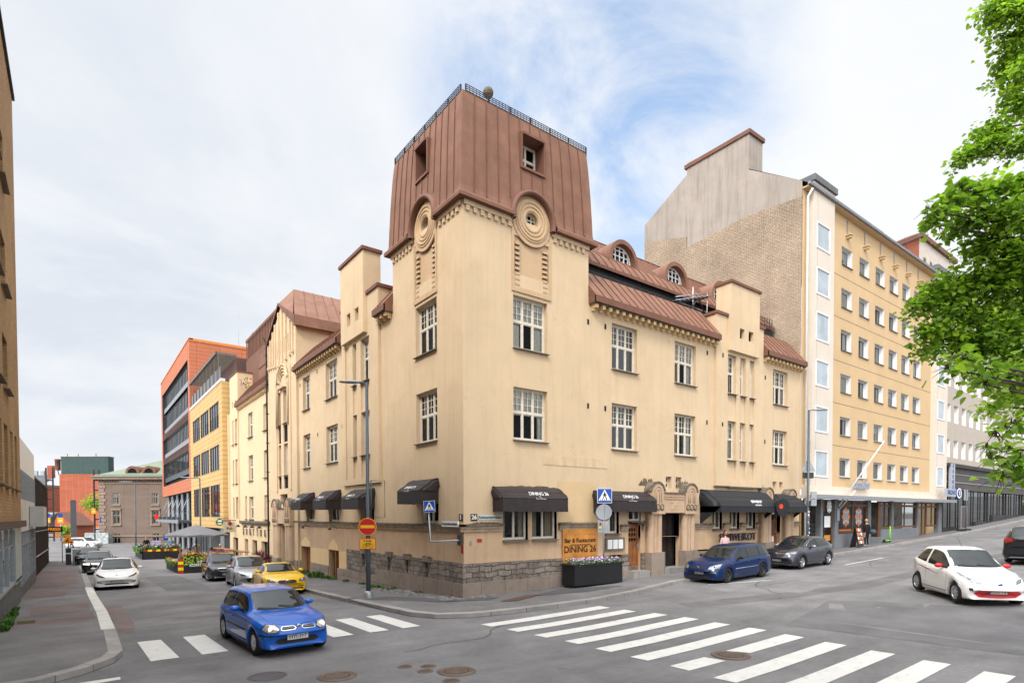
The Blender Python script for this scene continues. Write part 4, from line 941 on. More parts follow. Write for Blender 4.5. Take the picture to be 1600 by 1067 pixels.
blotch(FR, 1.55, 4.5, 4.05, .12); blotch(FR, 9.1, 10.3, 4.35, .55); blotch(FR, 11.8, 12.8, 4.35, .5); blotch(FR, 4.36, 5.1, 2.70, .25); blotch(FR, 18.85, 19.7, 4.3, .5); blotch(FL, -3.3, -1.6, 4.1, .1); blotch(FR, .2, 1.7, 2.70, .12); blotch(FR, 9.0, 10.5, 2.6, .3, .003)
part('soot_mark', sn, cb_)
# roof clutter
rt_ = MB()
rt_.tube([(6.1, .85, 13.42), (14.5, .85, 13.42)], .02, m_iron, 5)
rt_.tube([(14.0, .85, 13.3), (14.6, .85, 14.0), (15.2, .85, 13.3)], .04, m_iron, 5)
part('terrace_rail', rt_, cb_)
tr2 = solo('roof_trellis', MB(), (0, 0, 0), 'x', 'x') if False else None
b = MB(); x0 = 19.9
for i in range(8): b.box(x0+i*.27, x0+i*.27+.03, .9, .93, 13.2, 14.35, m_iron)
for j in range(6): b.box(x0, x0+1.92, .905, .925, 13.35+j*.19, 13.37+j*.19, m_iron)
solo('trellis', b, (x0, .9, 13.2), 'black square-mesh metal trellis standing on the brown roof edge beside the brick gable', 'trellis')
b = MB()
b.box(12.9, 15.6, 1.0, 1.03, 13.5, 13.55, m_galv); b.tube([(12.9, .95, 13.55), (15.6, .95, 14.35)], .03, m_galv, 6); b.tube([(12.9, .95, 13.7), (15.6, .95, 14.5)], .03, m_galv, 6)
for x in (14.3, 15.5): b.tube([(x, .95, 13.1), (x, .95, 14.5)], .02, m_white, 6)
for i in range(8): b.box(12.9+i*.33, 13.2+i*.33, .8, 1.3, 13.52+i*.1, 13.54+i*.1, m_galv)
solo('roof_walkway', b, (13, 1, 13.1), 'galvanised roof walkway with handrails beside the right parapet pier', 'walkway')
b = MB(); b.tube([FR.P(X1-.1, 12.0, -.1), FR.P(X1-.02, 11.9, .06)], .05, m_copper2, 8)
pp = MB(); pp.tube([FL.P(-24.95, 15.2, .45), FL.P(-24.95, 14.9, .25), FL.P(-24.95, -1, .25)], .06, m_iron, 8)
for z in range(0, 15, 2): FL.box(pp, -25.03, -24.87, z, z+.05, .0, .33, m_iron)
solo('drainpipe', pp, (-.25, 24.95, -1), 'dark drainpipe running down the joint beside the gabled bay', 'drainpipe')
# ================================================================ AWNINGS AND SIGNS ON THE CORNER BUILDING
def awning(f, s0, s1, z1, zc, zv, zb, D, m, label, text=None, group='awnings over the ground-floor windows', ts=None, dome=.55, loc='dining', legs=False, tsz=.21):
    """dome awning: top at the wall z1, rounded ends, valance from zv to zb at distance D"""
    t = thing('awning', f.P((s0+s1)/2, zb, D/2), label, 'awning', group)
    mb = MB(); n = 6; prof = [(0.01, z1), (.10*D, z1+.02), (.38*D, z1-.06), (.62*D, zc+.25*(z1-zc)), (.85*D, zc-.15*(zc-zv)), (D, zv)]
    rows = []
    for d, z in prof:
        k = min(1, d/D); ins = dome*D*.0
        row = [f.P(s0, z, d)]+[f.P(s0+(s1-s0)*i/8, z, d) for i in range(1, 8)]+[f.P(s1, z, d)]; rows.append(row)
    mb.grid(rows, m, False)
    for s, sg in ((s0, -1), (s1, 1)):      # fan ends
        pw = [f.P(s, z, d) for d, z in prof]; lo = f.P(s, zv, 0.01)
        for a, b in zip(pw, pw[1:]):
            ma = (a+lo)/2+f.r*sg*.07; mb_ = (b+lo)/2+f.r*sg*.07
            mb.face([a, b, mb_, ma], m, True); mb.face([ma, mb_, lo], m, True)
        if legs:
            e = [f.P(s, zv, 0.01), f.P(s, zv, D), f.P(s, zv-.14, D*.9), f.P(s, zv-.9, 0.02)]
            mb.face(e, m)
        mb.tube([f.P(s, z, d) for d, z in prof], .018, m, 5)
        mb.tube([f.P(s+sg*.03, z1-.25*(z1-zv), 0.02)]+[f.P(s+sg*.055, zv+(z-zv)*.75, d*.72) for d, z in prof[1:]], .014, m, 5)
    mb.tube([f.P(s0, prof[3][1], prof[3][0]), f.P(s1, prof[3][1], prof[3][0])], .014, m, 5); mb.tube([f.P(s0, zv, D), f.P(s1, zv, D)], .016, m, 5)
    part('canopy', mb, t)
    va = MB(); n = 26
    R = random.Random(s0); 
    va.grid([[f.P(s0+(s1-s0)*i/n, zv, D+.004) for i in range(n+1)], [f.P(s0+(s1-s0)*i/n, zb+.012*sin(i*1.7), D+.012+.008*sin(i*2.3)) for i in range(n+1)]], m, True)
    for s in (s0, s1): va.face([f.P(s, zv, 0.02), f.P(s, zv, D), f.P(s, zb, D), f.P(s, zb, 0.02)], m)
    part('valance', va, t)
    c = ts if ts is not None else (s0+s1)/2
    A = f.P(c, prof[4][1], prof[4][0]); B = f.P(c, prof[5][1], prof[5][0]); up = (A-B).normalized(); out = f.r.cross(up)*-1; out = up.cross(f.r)*-1
    if out.dot(f.n) < 0: out = -out
    pm = MB(); C0 = (A*.5+f.P(c, prof[3][1], prof[3][0])*.1+B*.4)+out*.012
    def put(txt, dz, size, **k):
        tm = text_mb(txt, size, m_whitetx, ext=.002, **k); o_ = C0+up*dz; n_ = out
        r = f.r; u = up; Mx = Matrix(((r.x, -n_.x, u.x, o_.x), (r.y, -n_.y, u.y, o_.y), (r.z, -n_.z, u.z, o_.z), (0, 0, 0, 1))); pm.add(tm, Mx)
    if loc == 'dining': put('DINING 26', .09, tsz, space=.92); put('by', -.035, .07, shear=.3); put('Arto Rastas', -.12, .10, shear=.35)
    elif loc == 'siipi': put('SIIPIWEIKOT', .06, .20, bold=.004, space=.9); put('tampere', -.13, .17, shear=.2)
    if pm.f: part('lettering', pm, t)
    return t
m_fab = m_fabric
awning(FR, 1.22, 4.3, 4.02, 3.78, 3.62, 3.13, .65, m_fab, 'wide dark brown awning over the pair of windows left of the wooden sign board', ts=2.95)
awning(FR, 6.3, 9.55, 4.0, 3.76, 3.60, 3.13, .65, m_fab, 'wide dark brown awning over the orange-brown door and the menu case', ts=8.0)
awning(FR, 13.6, 18.9, 4.22, 3.75, 3.42, 3.12, 1.15, m_fabric2, 'widest black awning over the three windows above the metal letters', loc='siipi', legs=True, ts=17.0, group=None)
awning(FR, 19.9, 22.0, 4.15, 3.75, 3.42, 3.12, 1.1, m_fabric2, 'short black awning over the poster door next to the red-lit round sign', loc='', legs=True, group=None)
awning(FL, -3.55, -1.72, 4.36, 4.05, 3.92, 3.44, .80, m_fab, 'dark dome awning nearest the building corner on the left street', ts=-2.75, tsz=.2)
awning(FL, -9.6, -7.5, 4.22, 3.92, 3.78, 3.3, .80, m_fab, 'dark dome awning right behind the lamp post', ts=-8.75, tsz=.2)
awning(FL, -13.7, -11.7, 4.30, 3.95, 3.80, 3.32, .80, m_fab, 'dark dome awning in the middle of the row on the left street', ts=-12.9, tsz=.2)
awning(FL, -17.6, -15.8, 4.30, 3.95, 3.80, 3.34, .80, m_fab, 'dark dome awning farthest from the corner beside the gabled bay', ts=-16.9, tsz=.2)
m_orange = mat('sign_wood', (.56, .23, .045), .6, .35, var=.25, vscale=3, fine=.15)
t = thing('sign_board', FR.P(5.45, 1.25, .05), 'orange wooden sign board reading Bar & Restaurant DINING 26 above the flower box', 'sign board')
b = MB()
for i in range(6): FR.box(b, 4.55, 6.45, 1.10+i*.225, 1.10+i*.225+.218, .03, .075+.004*(i % 2), m_orange)
part('board', b, t); b = MB(); ftext(FR, b, 'Bar & Restaurant', 5.5, 1.98, .085, .25, m_blacktx, bold=.004); ftext(FR, b, 'DINING 26', 5.5, 1.62, .085, .37, m_blacktx, bold=.003); FR.box(b, 4.95, 6.05, 1.80, 1.825, .08, .09, m_blacktx); part('lettering', b, t)
t = thing('planter_box', (6.6, -.75, H(6.6, -.75)+PV), 'long black planter box of white and purple flowers in front of the wooden sign board', 'planter')
b = MB(); f2 = Fac((0, 0), (1, 0)); zt = 1.10
f2.box(b, 4.35, 7.0, H(5, -.6)+PV+.06, zt, .26, .98, mat('planter_black', (.012, .012, .014), .55, .35, var=.3)); f2.box(b, 4.31, 7.04, zt-.05, zt+.002, .24, 1.0, m_black); f2.box(b, 4.3, 4.4, .10, .25, .4, .9, m_black); f2.box(b, 6.8, 6.9, .15, .25, .4, .9, m_black); part('box', b, t)
def flowers(mb, x0, x1, y0, y1, z, n, cols, h=.28, leafn=3, sz=.035):
    for i in range(n):
        x, y = random.uniform(x0, x1), random.uniform(y0, y1); hh = h*random.uniform(.25, 1); c = Vector((x, y, z+hh)); m = random.choice(cols); r = sz*random.uniform(.7, 1.2)
        nrm = Vector((random.uniform(-.7, .7), random.uniform(-1, .3), random.uniform(.2, 1))).normalized(); a = nrm.orthogonal().normalized(); q = nrm.cross(a)
        mb.face([c+(a*cos(t)+q*sin(t))*r*(1 if k % 2 else .6) for k, t in enumerate([2*pi*k/10 for k in range(10)])], m)
        for _ in range(leafn):
            d = Vector((random.uniform(-1, 1), random.uniform(-1, 1), random.uniform(-.2, 1))).normalized(); e = d.orthogonal().normalized()*r*.6; p = Vector((x, y, z+hh*random.uniform(0, .95))); mb.face([p, p+d*r*1.2+e, p+d*r*2.4, p+d*r*1.2-e], m_leafg)
m_fw = mat('petal_white', (.72, .70, .74), .7, .2, var=.05); m_fp = mat('petal_purple', (.28, .10, .36), .7, .2, var=.2); m_fl = mat('petal_lilac', (.50, .34, .60), .7, .2, var=.15); m_fy = mat('petal_yellow', (.75, .50, .03), .7, .2); m_fo = mat('petal_orange', (.75, .20, .03), .7, .2); m_fm = mat('petal_magenta', (.55, .04, .25), .7, .2); m_lime = mat('lime_leaf', (.28, .42, .03), .6, .2, var=.2)
b = MB(); flowers(b, 4.4, 6.95, -.98, -.28, 1.04, 620, [m_fl, m_fl, m_fp, m_fw], .27, 6); part('flowers', b, t)
t = thing('menu_case', FR.P(7.45, 1.7, .08), 'grey glazed menu case on the wall beside the orange-brown door', 'menu case')
b = MB(); FR.box(b, 6.95, 8.12, 1.50, 2.04, 0.01, .10, m_sill); part('case', b, t); b = MB()
for i in range(3): FR.box(b, 7.06+i*.33, 7.34+i*.33, 1.57, 1.96, .101, .106, m_whitetx)
part('menu_sheet', b, t)
t = thing('metal_letters', FR.P(16.8, 1.85, .05), 'dark metal letters reading SIIPIWEIKOT on the pink wall under three windows', 'letters')
b = MB(); ftext(FR, b, 'SIIPIWEIKOT', 16.85, 1.83, .08, .56, mat('letter_metal', (.05, .055, .065), .35, .5, metal=.5), ext=.03, bold=.0, sx=1.0, space=1.08); part('lettering', b, t)
t = thing('round_sign', FR.P(19.35, 3.4, .7), 'round black projecting sign with a red emblem between the two black awnings', 'sign')
b = MB(); c = Vector((18.95, -1.35, 3.38)); rr_ = Vector((.80, -.6, 0)).normalized(); nn = Vector((-.6, -.8, 0)); rr_ = Vector((.97, -.25, 0)).normalized(); nn = Vector((-.25, -.97, 0)).normalized()
def disc(mb, c, r, nn, m, th=.08, n=32, r0=0):
    u = Vector((0, 0, 1)); rr_ = u.cross(nn).normalized()
    A = [c+rr_*r*cos(2*pi*k/n)+u*r*sin(2*pi*k/n) for k in range(n)]; mb.prism(A, nn*th, m)
disc(b, c-nn*.18, .47, nn, m_black, .18); b.tube([c+Vector((0, .1, .3)), Vector((19.2, 0, 3.8))], .03, m_black, 6); part('drum', b, t)
b = MB(); c2 = c+nn*.004-rr_*.15+Vector((0, 0, .05)); disc(b, c2, .13, nn, mat('red_emblem', (.55, .03, .01), .4, .4, emit=.5), .02, 9); part('emblem', b, t)
def plate(f, s, z, w_, h_, txt, mb_, mt, label, size, d=.02, cat='sign plate', name='sign_plate', th=.018, **k):
    t = thing(name, f.P(s, z, d), label, cat); b = MB(); f.box(b, s-w_/2, s+w_/2, z-h_/2, z+h_/2, d-th, d, mb_); part('plate', b, t)
    b = MB(); ftext(f, b, txt, s, z, d+.003, size, mt, ext=.002, **k); part('lettering', b, t); return t
plate(FR, .42, 2.93, .27, .24, '26', m_black, m_whitetx, 'small black house number plate reading 26 at the building corner', .22, bold=.006)
plate(FL, -.17, 2.93, .24, .24, '5', m_black, m_whitetx, 'small black house number plate reading 5 left of the building corner', .22, bold=.006)
plate(FR, 1.12, 2.93, 1.0, .17, 'Aleksanterinkatu', mat('pale_blue_plate', (.50, .62, .62), .5, .3), m_blacktx, 'pale blue street name plate on the right side of the corner', .15, bold=.003)
plate(FL, -.62, 2.70, 1.1, .20, 'Verkatehtaankatu', m_white, m_blacktx, 'white street name plate on the left side of the corner behind the bent sign arm', .15, d=.2, bold=.003, th=.05)
m_red = mat('red_plate', (.42, .03, .015), .5, .3, var=.15)
b = MB(); FL.box(b, -.14, -.02, 1.68, 1.98, 0, .02, m_red); solo('wall_plate', b, FL.P(-.1, 1.8), 'small upright red plate on the pink wall just left of the corner', 'plate')
b = MB(); FR.box(b, .55, .75, 2.05, 2.17, 0, .02, m_red); solo('wall_plate', b, FR.P(.6, 2.1), 'small flat red plate on the pink wall just right of the corner', 'plate')
b = MB(); FR.box(b, .25, .33, 1.96, 2.1, 0, .03, m_galv); solo('wall_plate', b, FR.P(.3, 2.0), 'tiny grey plate between the two red plates', 'plate')
# crosswalk signs ------------------------------------------------------
m_blue = mat('sign_blue', (.008, .065, .36), .4, .4, var=.05)
def crosswalk(t, c, right, size, tilt=0):
    """blue square with white triangle and black walking figure"""
    r = Vector(right).normalized(); u = Vector((0, 0, 1)); n = Vector((r.y, -r.x, 0)); r = r*cos(tilt)+u*sin(tilt); u = n.cross(r)*-1
    if u.z < 0: u = -u
    P = lambda x, z, d=0: c+r*(x*size)+u*(z*size)+n*d
    b = MB(); b.prism([P(-.5, -.5), P(.5, -.5), P(.5, .5), P(-.5, .5)], -n*.02, m_galv)
    part('back_plate', b, t); b = MB(); b.face([P(-.49, -.49, .003), P(.49, -.49, .003), P(.49, .49, .003), P(-.49, .49, .003)], m_whitetx); b.face([P(-.465, -.465, .006), P(.465, -.465, .006), P(.465, .465, .006), P(-.465, .465, .006)], m_blue)
    b.face([P(-.42, -.32, .009), P(.42, -.32, .009), P(0, .42, .009)], m_whitetx)
    k = lambda *q: b.face([P(x, z, .012) for x, z in q], m_blacktx)
    k(*[(.0+.045*cos(a), .22+.05*sin(a)) for a in [2*pi*i/10 for i in range(10)]])
    k((-.05, .17), (.05, .17), (.07, -.02), (-.06, -.02)); k((-.06, .0), (.01, .0), (-.07, -.16), (-.13, -.31), (-.19, -.31)); k((.0, .0), (.07, .0), (.14, -.15), (.19, -.31), (.12, -.31), (.07, -.15))
    k((-.05, .16), (-.02, .12), (-.12, -.02), (-.15, .01)); k((.05, .16), (.02, .10), (.11, .0), (.14, .03))
    for x in (-.30, -.04, .26): k((x, -.31), (x+.06, -.31), (x+.05, -.22), (x+.01, -.22))
    part('face', b, t)
def hsign(x, y): return H(x, y)+PV
t = thing('crosswalk_sign', (6.35, -.55, hsign(6.35, -.55)), 'blue crosswalk sign with a grey disc back on a thin pole before the wooden board', 'road sign')
px, py = 6.30, -.60; z0 = hsign(px, py); b = MB(); b.tube([(px, py, z0), (px, py, 4.05)], .032, m_galv, 8); part('pole', b, t)
crosswalk(t, Vector((px, py-.05, 3.78)), (.8, -.6, 0), .60)
b = MB(); cc = Vector((px, py, 3.12))-Vector((-.6, -.8, 0))*(-.04); nn = Vector((-.62, -.78, 0)).normalized(); disc(b, cc+nn*.0, .32, nn, mat('sign_back_grey', (.28, .30, .32), .5, .3), .015); b.box(px-.02, px+.02, py-.07, py-.05, 2.85, 3.4, m_galv); part('disc_back', b, t)
b = MB(); rv = Vector((.8, -.6, 0)); q = Vector((px, py, 2.55)); n_ = Vector((-.6, -.8, 0)); b.prism([q-rv*.24+Vector((0, 0, -.26)), q+rv*.24+Vector((0, 0, -.26)), q+rv*.24+Vector((0, 0, .26)), q-rv*.24+Vector((0, 0, .26))], -n_*.015, MATS['sign_back_grey']); 
part('square_back', b, t)
for i in range(9):
    b = MB(); a, e = random.uniform(-.2, .14), random.uniform(-.22, .15); s = random.uniform(.05, .1); w = q+n_*.004*(1+i % 2)+rv*a+Vector((0, 0, e)); b.face([w, w+rv*s, w+rv*s+Vector((0, 0, s)), w+Vector((0, 0, s))], random.choice([m_whitetx, m_fy, m_red, m_leafg, m_black, m_fl])); part('sticker', b, t)
t = thing('wall_crosswalk_sign', (-.25, 1.2, 2.0), 'small blue crosswalk sign on a bent grey arm fixed to the building corner', 'road sign')
e = Vector((-.18, .12, 2.13)); g_ = Vector((-.95, 1.02-.35, 2.09)); b = MB(); b.tube([(-.06, .12, 2.13), e, g_, g_+Vector((-.02, .05, 1.0))], .035, m_galv, 8); b.box(-.13, -.06, .02, .22, 1.95, 2.33, m_iron); part('arm', b, t)
crosswalk(t, g_+Vector((-.04, -.02, 1.22)), (.8, -.6, 0), .40, .05)
# lamp posts -----------------------------------------------------------
def lamp(x, y, h, arm, label, z0=None, stickers=False, base=True):
    z0 = hsign(x, y) if z0 is None else z0; t = thing('street_lamp', (x, y, z0), label, 'street lamp')
    b = MB(); b.tube([(x, y, z0), (x, y, z0+2.2), (x, y, z0+2.25), (x, y, z0+h)], [.085, .085, .068, .055], m_pole, 12)
    b.tube([(x, y, z0+h-.04), (x+arm[0]*.35, y+arm[1]*.35, z0+h+.02)], .03, m_pole, 6); part('post', b, t)
    if base: b = MB(); b.lathe([(.001, .24), (.11, .24), (.17, .17), (.175, .05), (.19, 0)], m_galv, (x, y, z0), 18); part('base_collar', b, t)
    b = MB(); a = Vector(arm+(0,)); L = a.length; a.normalize(); q = Vector((-a.y, a.x, 0)); p0 = Vector((x, y, z0+h+.02))+a*.25; rows = []
    for k, (f_, w_, hh) in enumerate(((0, .04, .03), (.15, .10, .05), (.5, .15, .05), (.9, .13, .03), (1, .05, .01))): c = p0+a*(L*f_); rows.append([c+q*w_*cos(th)+Vector((0, 0, hh*sin(th)*1.2)) for th in [2*pi*j/10 for j in range(10)]])
    b.grid(rows, m_galv, True, True); part('lamp_head', b, t)
    if stickers:
        for i in range(26): b = MB(); th = random.uniform(-2.6, -.9); z = z0+random.uniform(.9, 3.0); s = random.uniform(.02, .05); c = Vector((x+.09*cos(th), y+.09*sin(th), z)); tt = Vector((-sin(th), cos(th), 0)); b.face([c-tt*s, c+tt*s, c+tt*s+Vector((0, 0, s*2)), c-tt*s+Vector((0, 0, s*2))], random.choice([m_whitetx, m_whitetx, m_galv, m_black, m_blue, m_fo])); part('sticker', b, t)
    return t, z0
tl, zl = lamp(-2.22, 3.06, 7.85, (-.62, .42), 'tall grey lamp post on the corner pavement carrying the no-entry sign')
lamp(22.25, -1.05, 8.2, (.75, -.45), 'tall grey lamp post covered with stickers before the white bay, triangle sign backs on it', stickers=True)
t = thing('no_entry_sign', (-2.3, 2.95, 2.6), 'red round no-entry sign with a yellow bar on the left lamp post', 'road sign')
nn = Vector((-.48, -.88, 0)).normalized(); c = Vector((-2.22, 3.06, 2.60))+nn*.12; b = MB(); disc(b, c, .32, nn, MATS['sign_yellow'] if 'sign_yellow' in MATS else mat('sign_yellow', (.80, .42, .02), .45, .4, var=.05), .02, 40); part('rim', b, t)
b = MB(); disc(b, c+nn*.022, .295, nn, mat('sign_red', (.50, .012, .012), .4, .4, var=.05), .004, 40); part('disc', b, t)
rv = Vector((0, 0, 1)).cross(nn).normalized(); u = Vector((0, 0, 1)); b = MB(); cc = c+nn*.030; b.face([cc-rv*.25-u*.055, cc+rv*.25-u*.055, cc+rv*.25+u*.055, cc-rv*.25+u*.055], MATS['sign_yellow']); part('bar', b, t)
t = thing('bicycle_plate', (-2.3, 2.95, 1.95), 'yellow plate with a black bicycle under the no-entry sign', 'road sign')
c = Vector((-2.22, 3.06, 1.97))+nn*.12; b = MB(); P = lambda x, z, d=0: c+rv*x+u*z+nn*d; b.prism([P(-.29, -.2), P(.29, -.2), P(.29, .2), P(-.29, .2)], -nn*.02, MATS['sign_red']); b.face([P(-.27, -.18, .004), P(.27, -.18, .004), P(.27, .18, .004), P(-.27, .18, .004)], MATS['sign_yellow']); part('plate', b, t)
b = MB()
for x in (-.10, .12): b.tube([P(x+.075*cos(a), -.07+.075*sin(a), .01) for a in [2*pi*i/16 for i in range(17)]], .007, m_blacktx, 4, False)
for q in ([(-.1, -.07), (-.04, .03), (.08, .03), (.12, -.07)], [(-.04, .03), (.0, -.07), (.08, .03)], [(-.1, -.07), (0, -.07)], [(-.04, .03), (-.06, .06)], [(.08, .03), (.07, .07), (.1, .07)]): b.tube([P(x, z, .01) for x, z in q], .007, m_blacktx, 4, False)
tm = text_mb('Ei koske', .085, m_blacktx, ext=.001, bold=.002); o_ = P(0, .115, .007); b.add(tm, Matrix(((rv.x, -nn.x, 0, o_.x), (rv.y, -nn.y, 0, o_.y), (0, 0, 1, o_.z), (0, 0, 0, 1)))); part('symbol', b, t)
t = thing('banner_holder', (-2.2, 3.0, 3.1), 'empty thin rectangular metal frame sticking out from the left lamp post', 'sign frame')
b = MB(); a = Vector((-2.14, 3.0, 0)); e = a+Vector((.40, -.30, 0))*1.05; b.tube([a+u*4.28, e+u*4.28, e+u*2.93, a+u*2.93], .016, m_pole, 6); b.tube([a+u*2.93+rv*.02, a+u*4.28+rv*.02], .03, m_pole, 6); part('frame', b, t)
t = thing('road_sign', (22.25, -1.1, 4), 'grey back of a triangular sign with dark boxes on the sticker-covered lamp post', 'road sign')
n2 = Vector((-.85, -.53, 0)).normalized(); rv2 = Vector((0, 0, 1)).cross(n2).normalized(); c = Vector((22.25, -1.05, 0))-n2*.1; b = MB(); P2 = lambda x, z, d=0: c+rv2*x+u*z+n2*d
rv2 = Vector((.8, -.6, 0)); n2 = Vector((-.6, -.8, 0)); b.prism([P2(-.42, 5.45), P2(.42, 5.45), P2(0, 6.2)], -n2*.015, MATS['sign_back_grey']); part('triangle_back', b, t)
b = MB(); b.prism([P2(-.3, 5.05, .0), P2(.32, 5.05), P2(.32, 5.38), P2(-.3, 5.38)], -n2*.03, m_iron); part('box_back', b, t)
b = MB(); b.prism([P2(.2, 3.5), P2(.5, 3.5), P2(.5, 4.3), P2(.2, 4.3)], -n2*.12, MATS['sign_back_grey']); b.tube([P2(0, 3.9), P2(.4, 3.9)], .03, m_galv, 6); part('signal_back', b, t)
# small wall lamps on the left street
for y in (12.4, 16.9): 
    b = MB(); b.tube([FL.P(-y, 2.35, 0), FL.P(-y, 2.5, .22), FL.P(-y, 2.38, .34)], .014, m_iron, 5); b.lathe([(.03, .05), (.10, -.05), (.09, -.05), (.02, .03)], m_iron, FL.P(-y, 2.33, .36), 12); solo('wall_lamp', b, FL.P(-y, 2.4, 0), 'little black wall lamp above the %s painted pediment' % ('nearer' if y < 14 else 'farther'), 'wall lamp', 'wall lamps on the left street')
# ================================================================ OTHER BUILDINGS
# --- cream neighbour with the pub
FN = Fac((0.0, 0), (0, -1))
cn = thing('pub_building', (0, 25, -1), 'pale cream building with the KONTTORI pub letters between the gabled bay and the yellow block', 'building')
wl = MB(); hs = []; wn = []
for (a, b_) in [(26.0, 27.0), (30.2, 31.7)]:
    for z0, z1 in ((9.1, 11.0), (5.75, 7.7), (2.75, 4.5)): hs.append((-b_, -a, z0, z1)); wn.append((-b_, -a, z0, z1, 'nouveau2'))
for (a, b_) in [(35.6, 36.5), (37.0, 37.5)]:
    for z0, z1 in ((9.1, 11.2), (5.75, 7.8)): hs.append((-b_, -a, z0, z1)); wn.append((-b_, -a, z0, z1, 'nouveau1'))
    hs.append((-b_, -a, 2.75, 4.6, .2))
hs.append((-33.0, -32.4, 2.75, 4.6)); wn.append((-33.0, -32.4, 2.75, 4.6, 'nouveau1'))
for y in (36.2, 37.3): hs.append((-y-.18, -y+.18, 12.2, 12.8, .3))
for (a, b_) in [(25.9, 28.0), (29.3, 30.8), (32.2, 33.4), (35.8, 37.8)]: hs.append((-b_, -a, -1.2, 1.15)); 
FN.wall(wl, -39.1, -24.98, -1.5, 11.95, m_cream2, [h for h in hs if h[3] < 12]); FN.wall(wl, -38.4, -35.3, 11.95, 15.0, m_cream2, [h for h in hs if h[3] > 12])
for s in (-38.4, -35.3): wl.face([FN.P(s, 11.95), FN.P(s, 15.0), FN.P(s, 15.0, -2.4), FN.P(s, 11.95, -2.4)], m_cream2)
for s0, s1 in ((-34.95, -34.85), (-38.9, -38.6)): FN.box(wl, s0, s1, 2.6, 11.9, 0, .12, m_cream2)
part('wall', wl, cn)
b = MB(); FN.box(b, -34.3, -25.1, 2.45, 2.62, 0, .22, m_stain); FN.box(b, -34.3, -25.1, 2.34, 2.45, 0, .12, m_string); part('string_course', b, cn)
rf = MB(); slope(rf, FN.P(-35.2, 12.3, .3), FN.P(-24.98, 12.3, .3), FN.P(-35.2, 13.8, -.9), FN.P(-24.98, 13.8, -.9), 24); FN.box(rf, -35.2, -24.98, 12.0, 12.295, .25, .31, m_copper2); rf.face([FN.P(-35.2, 12, .25), FN.P(-24.98, 12, .25), FN.P(-24.98, 11.95, 0), FN.P(-35.2, 11.95, 0)], m_cream2)
FN.box(rf, -38.45, -35.25, 15.0, 15.12, -2.45, .05, m_copper2)
part('roof', rf, cn)
b = MB(); s = -35.1
while s < -25.1: FN.box(b, s, s+.15, 11.80, 11.93, 0, .18, m_lcream); s += .36
FN.box(b, -35.1, -25, 11.74, 11.80, 0, .08, m_lcream); FN.box(b, -35.1, -25, 11.80, 11.93, 0, .02, m_lcream)
part('corbel_course', b, cn)
b = MB(); b.box(1.2, 9, 25.0, 37.5, 12, 16.6, m_copper2)
for i in range(26): y = 25.1+i*.48; b.box(1.14, 1.2, y, y+.10, 16.6, 18.1, m_copper2)
b.box(1.15, 9, 25.0, 37.5, 18.1, 18.3, m_copper2); b.box(1.32, 9, 25.0, 37.5, 16.6, 18.1, m_copper)
b.box(1.16, 1.198, 27, 33, 13.8, 16.0, m_copper); b.box(1.12, 1.19, 28.5, 33, 14.9, 15.0, m_copper2)
part('attic_storey', b, cn)
for s0, s1, z0, z1, st in wn: window(FN, cn, s0, s1, z0, z1, st, inset=.22)
for (a, b_) in [(25.9, 28.0), (29.3, 30.8), (32.2, 33.4), (35.8, 37.8)]: window(FN, cn, -b_+.02, -a-.02, -.7, 1.12, 'shopblack', inset=.3, name='shop_window')
t = thing('pub_letters', FN.P(-30, 1.9, .05), 'row of dark KONTTORI letters on the pale cream wall above the pub windows', 'letters')
b = MB()
for i, ch in enumerate('KONTTORI'): ftext(FN, b, ch, -33.6+i*1.13, 1.72, .04, .78, mat('old_letter', (.10, .085, .07), .7, .2), ext=.015, sx=.72)
part('lettering', b, t)
for y, lbp in ((33.2, 'small black lamp above the first two letters of KONTTORI'), (30.7, 'small black lamp above the middle letters of KONTTORI'), (28.5, 'small black lamp above the letters OR of KONTTORI'), (26.4, 'small black lamp above the last letter of KONTTORI, nearest the drainpipe')):
    b = MB(); b.tube([FN.P(-y, 2.4, 0), FN.P(-y, 2.45, .4), FN.P(-y, 2.25, .5)], .02, m_iron, 5); b.lathe([(.04, .1), (.2, -.08), (.18, -.08), (.03, .08)], m_iron, FN.P(-y, 2.2, .52), 12); solo('wall_lamp', b, FN.P(-y, 2.3, 0), lbp, 'wall lamp', 'lamps above the pub letters')
t = thing('pub_sign', (-.9, 36, 3), 'hanging pale pub sign with a dark red crest on a wall bracket', 'hanging sign')
b = MB(); b.tube([(0, 36.5, 2.62), (-1.1, 36.5, 2.62)], .04, m_iron, 6); part('bracket', b, t); b = MB(); b.box(-.98, -.08, 36.46, 36.54, 1.62, 2.52, mat('sign_cream', (.45, .40, .30), .6, .3, var=.15)); part('board', b, t)
b = MB(); disc(b, Vector((-.5, 36.45, 2.36)), .16, Vector((0, -1, 0)), mat('dark_red', (.25, .01, .012), .5, .3), .03, 12); b.add(text_mb('Pub', .30, m_leafg, ext=.004, bold=.006), TM(Vector((-.53, 36.44, 1.95)), (1, 0, 0), (0, -1, 0))); part('emblem', b, t)
t = thing('round_pub_sign', (-1.4, 39.0, 2.2), 'round green and white pub sign hanging beside the garage opening', 'hanging sign')
b = MB(); disc(b, Vector((-.85, 39.0, 2.45)), .30, Vector((0, -1, 0)), mat('sign_green', (.03, .16, .07), .4, .4), .12); b.tube([(0, 39.0, 2.78), (-1.0, 39.0, 2.78)], .03, m_iron, 5); part('disc', b, t)
b = MB(); disc(b, Vector((-.85, 38.87, 2.45)), .20, Vector((0, -1, 0)), m_whitetx, .01); b.box(-1.1, -.6, 38.84, 38.86, 2.40, 2.50, MATS['sign_green']); part('emblem', b, t)
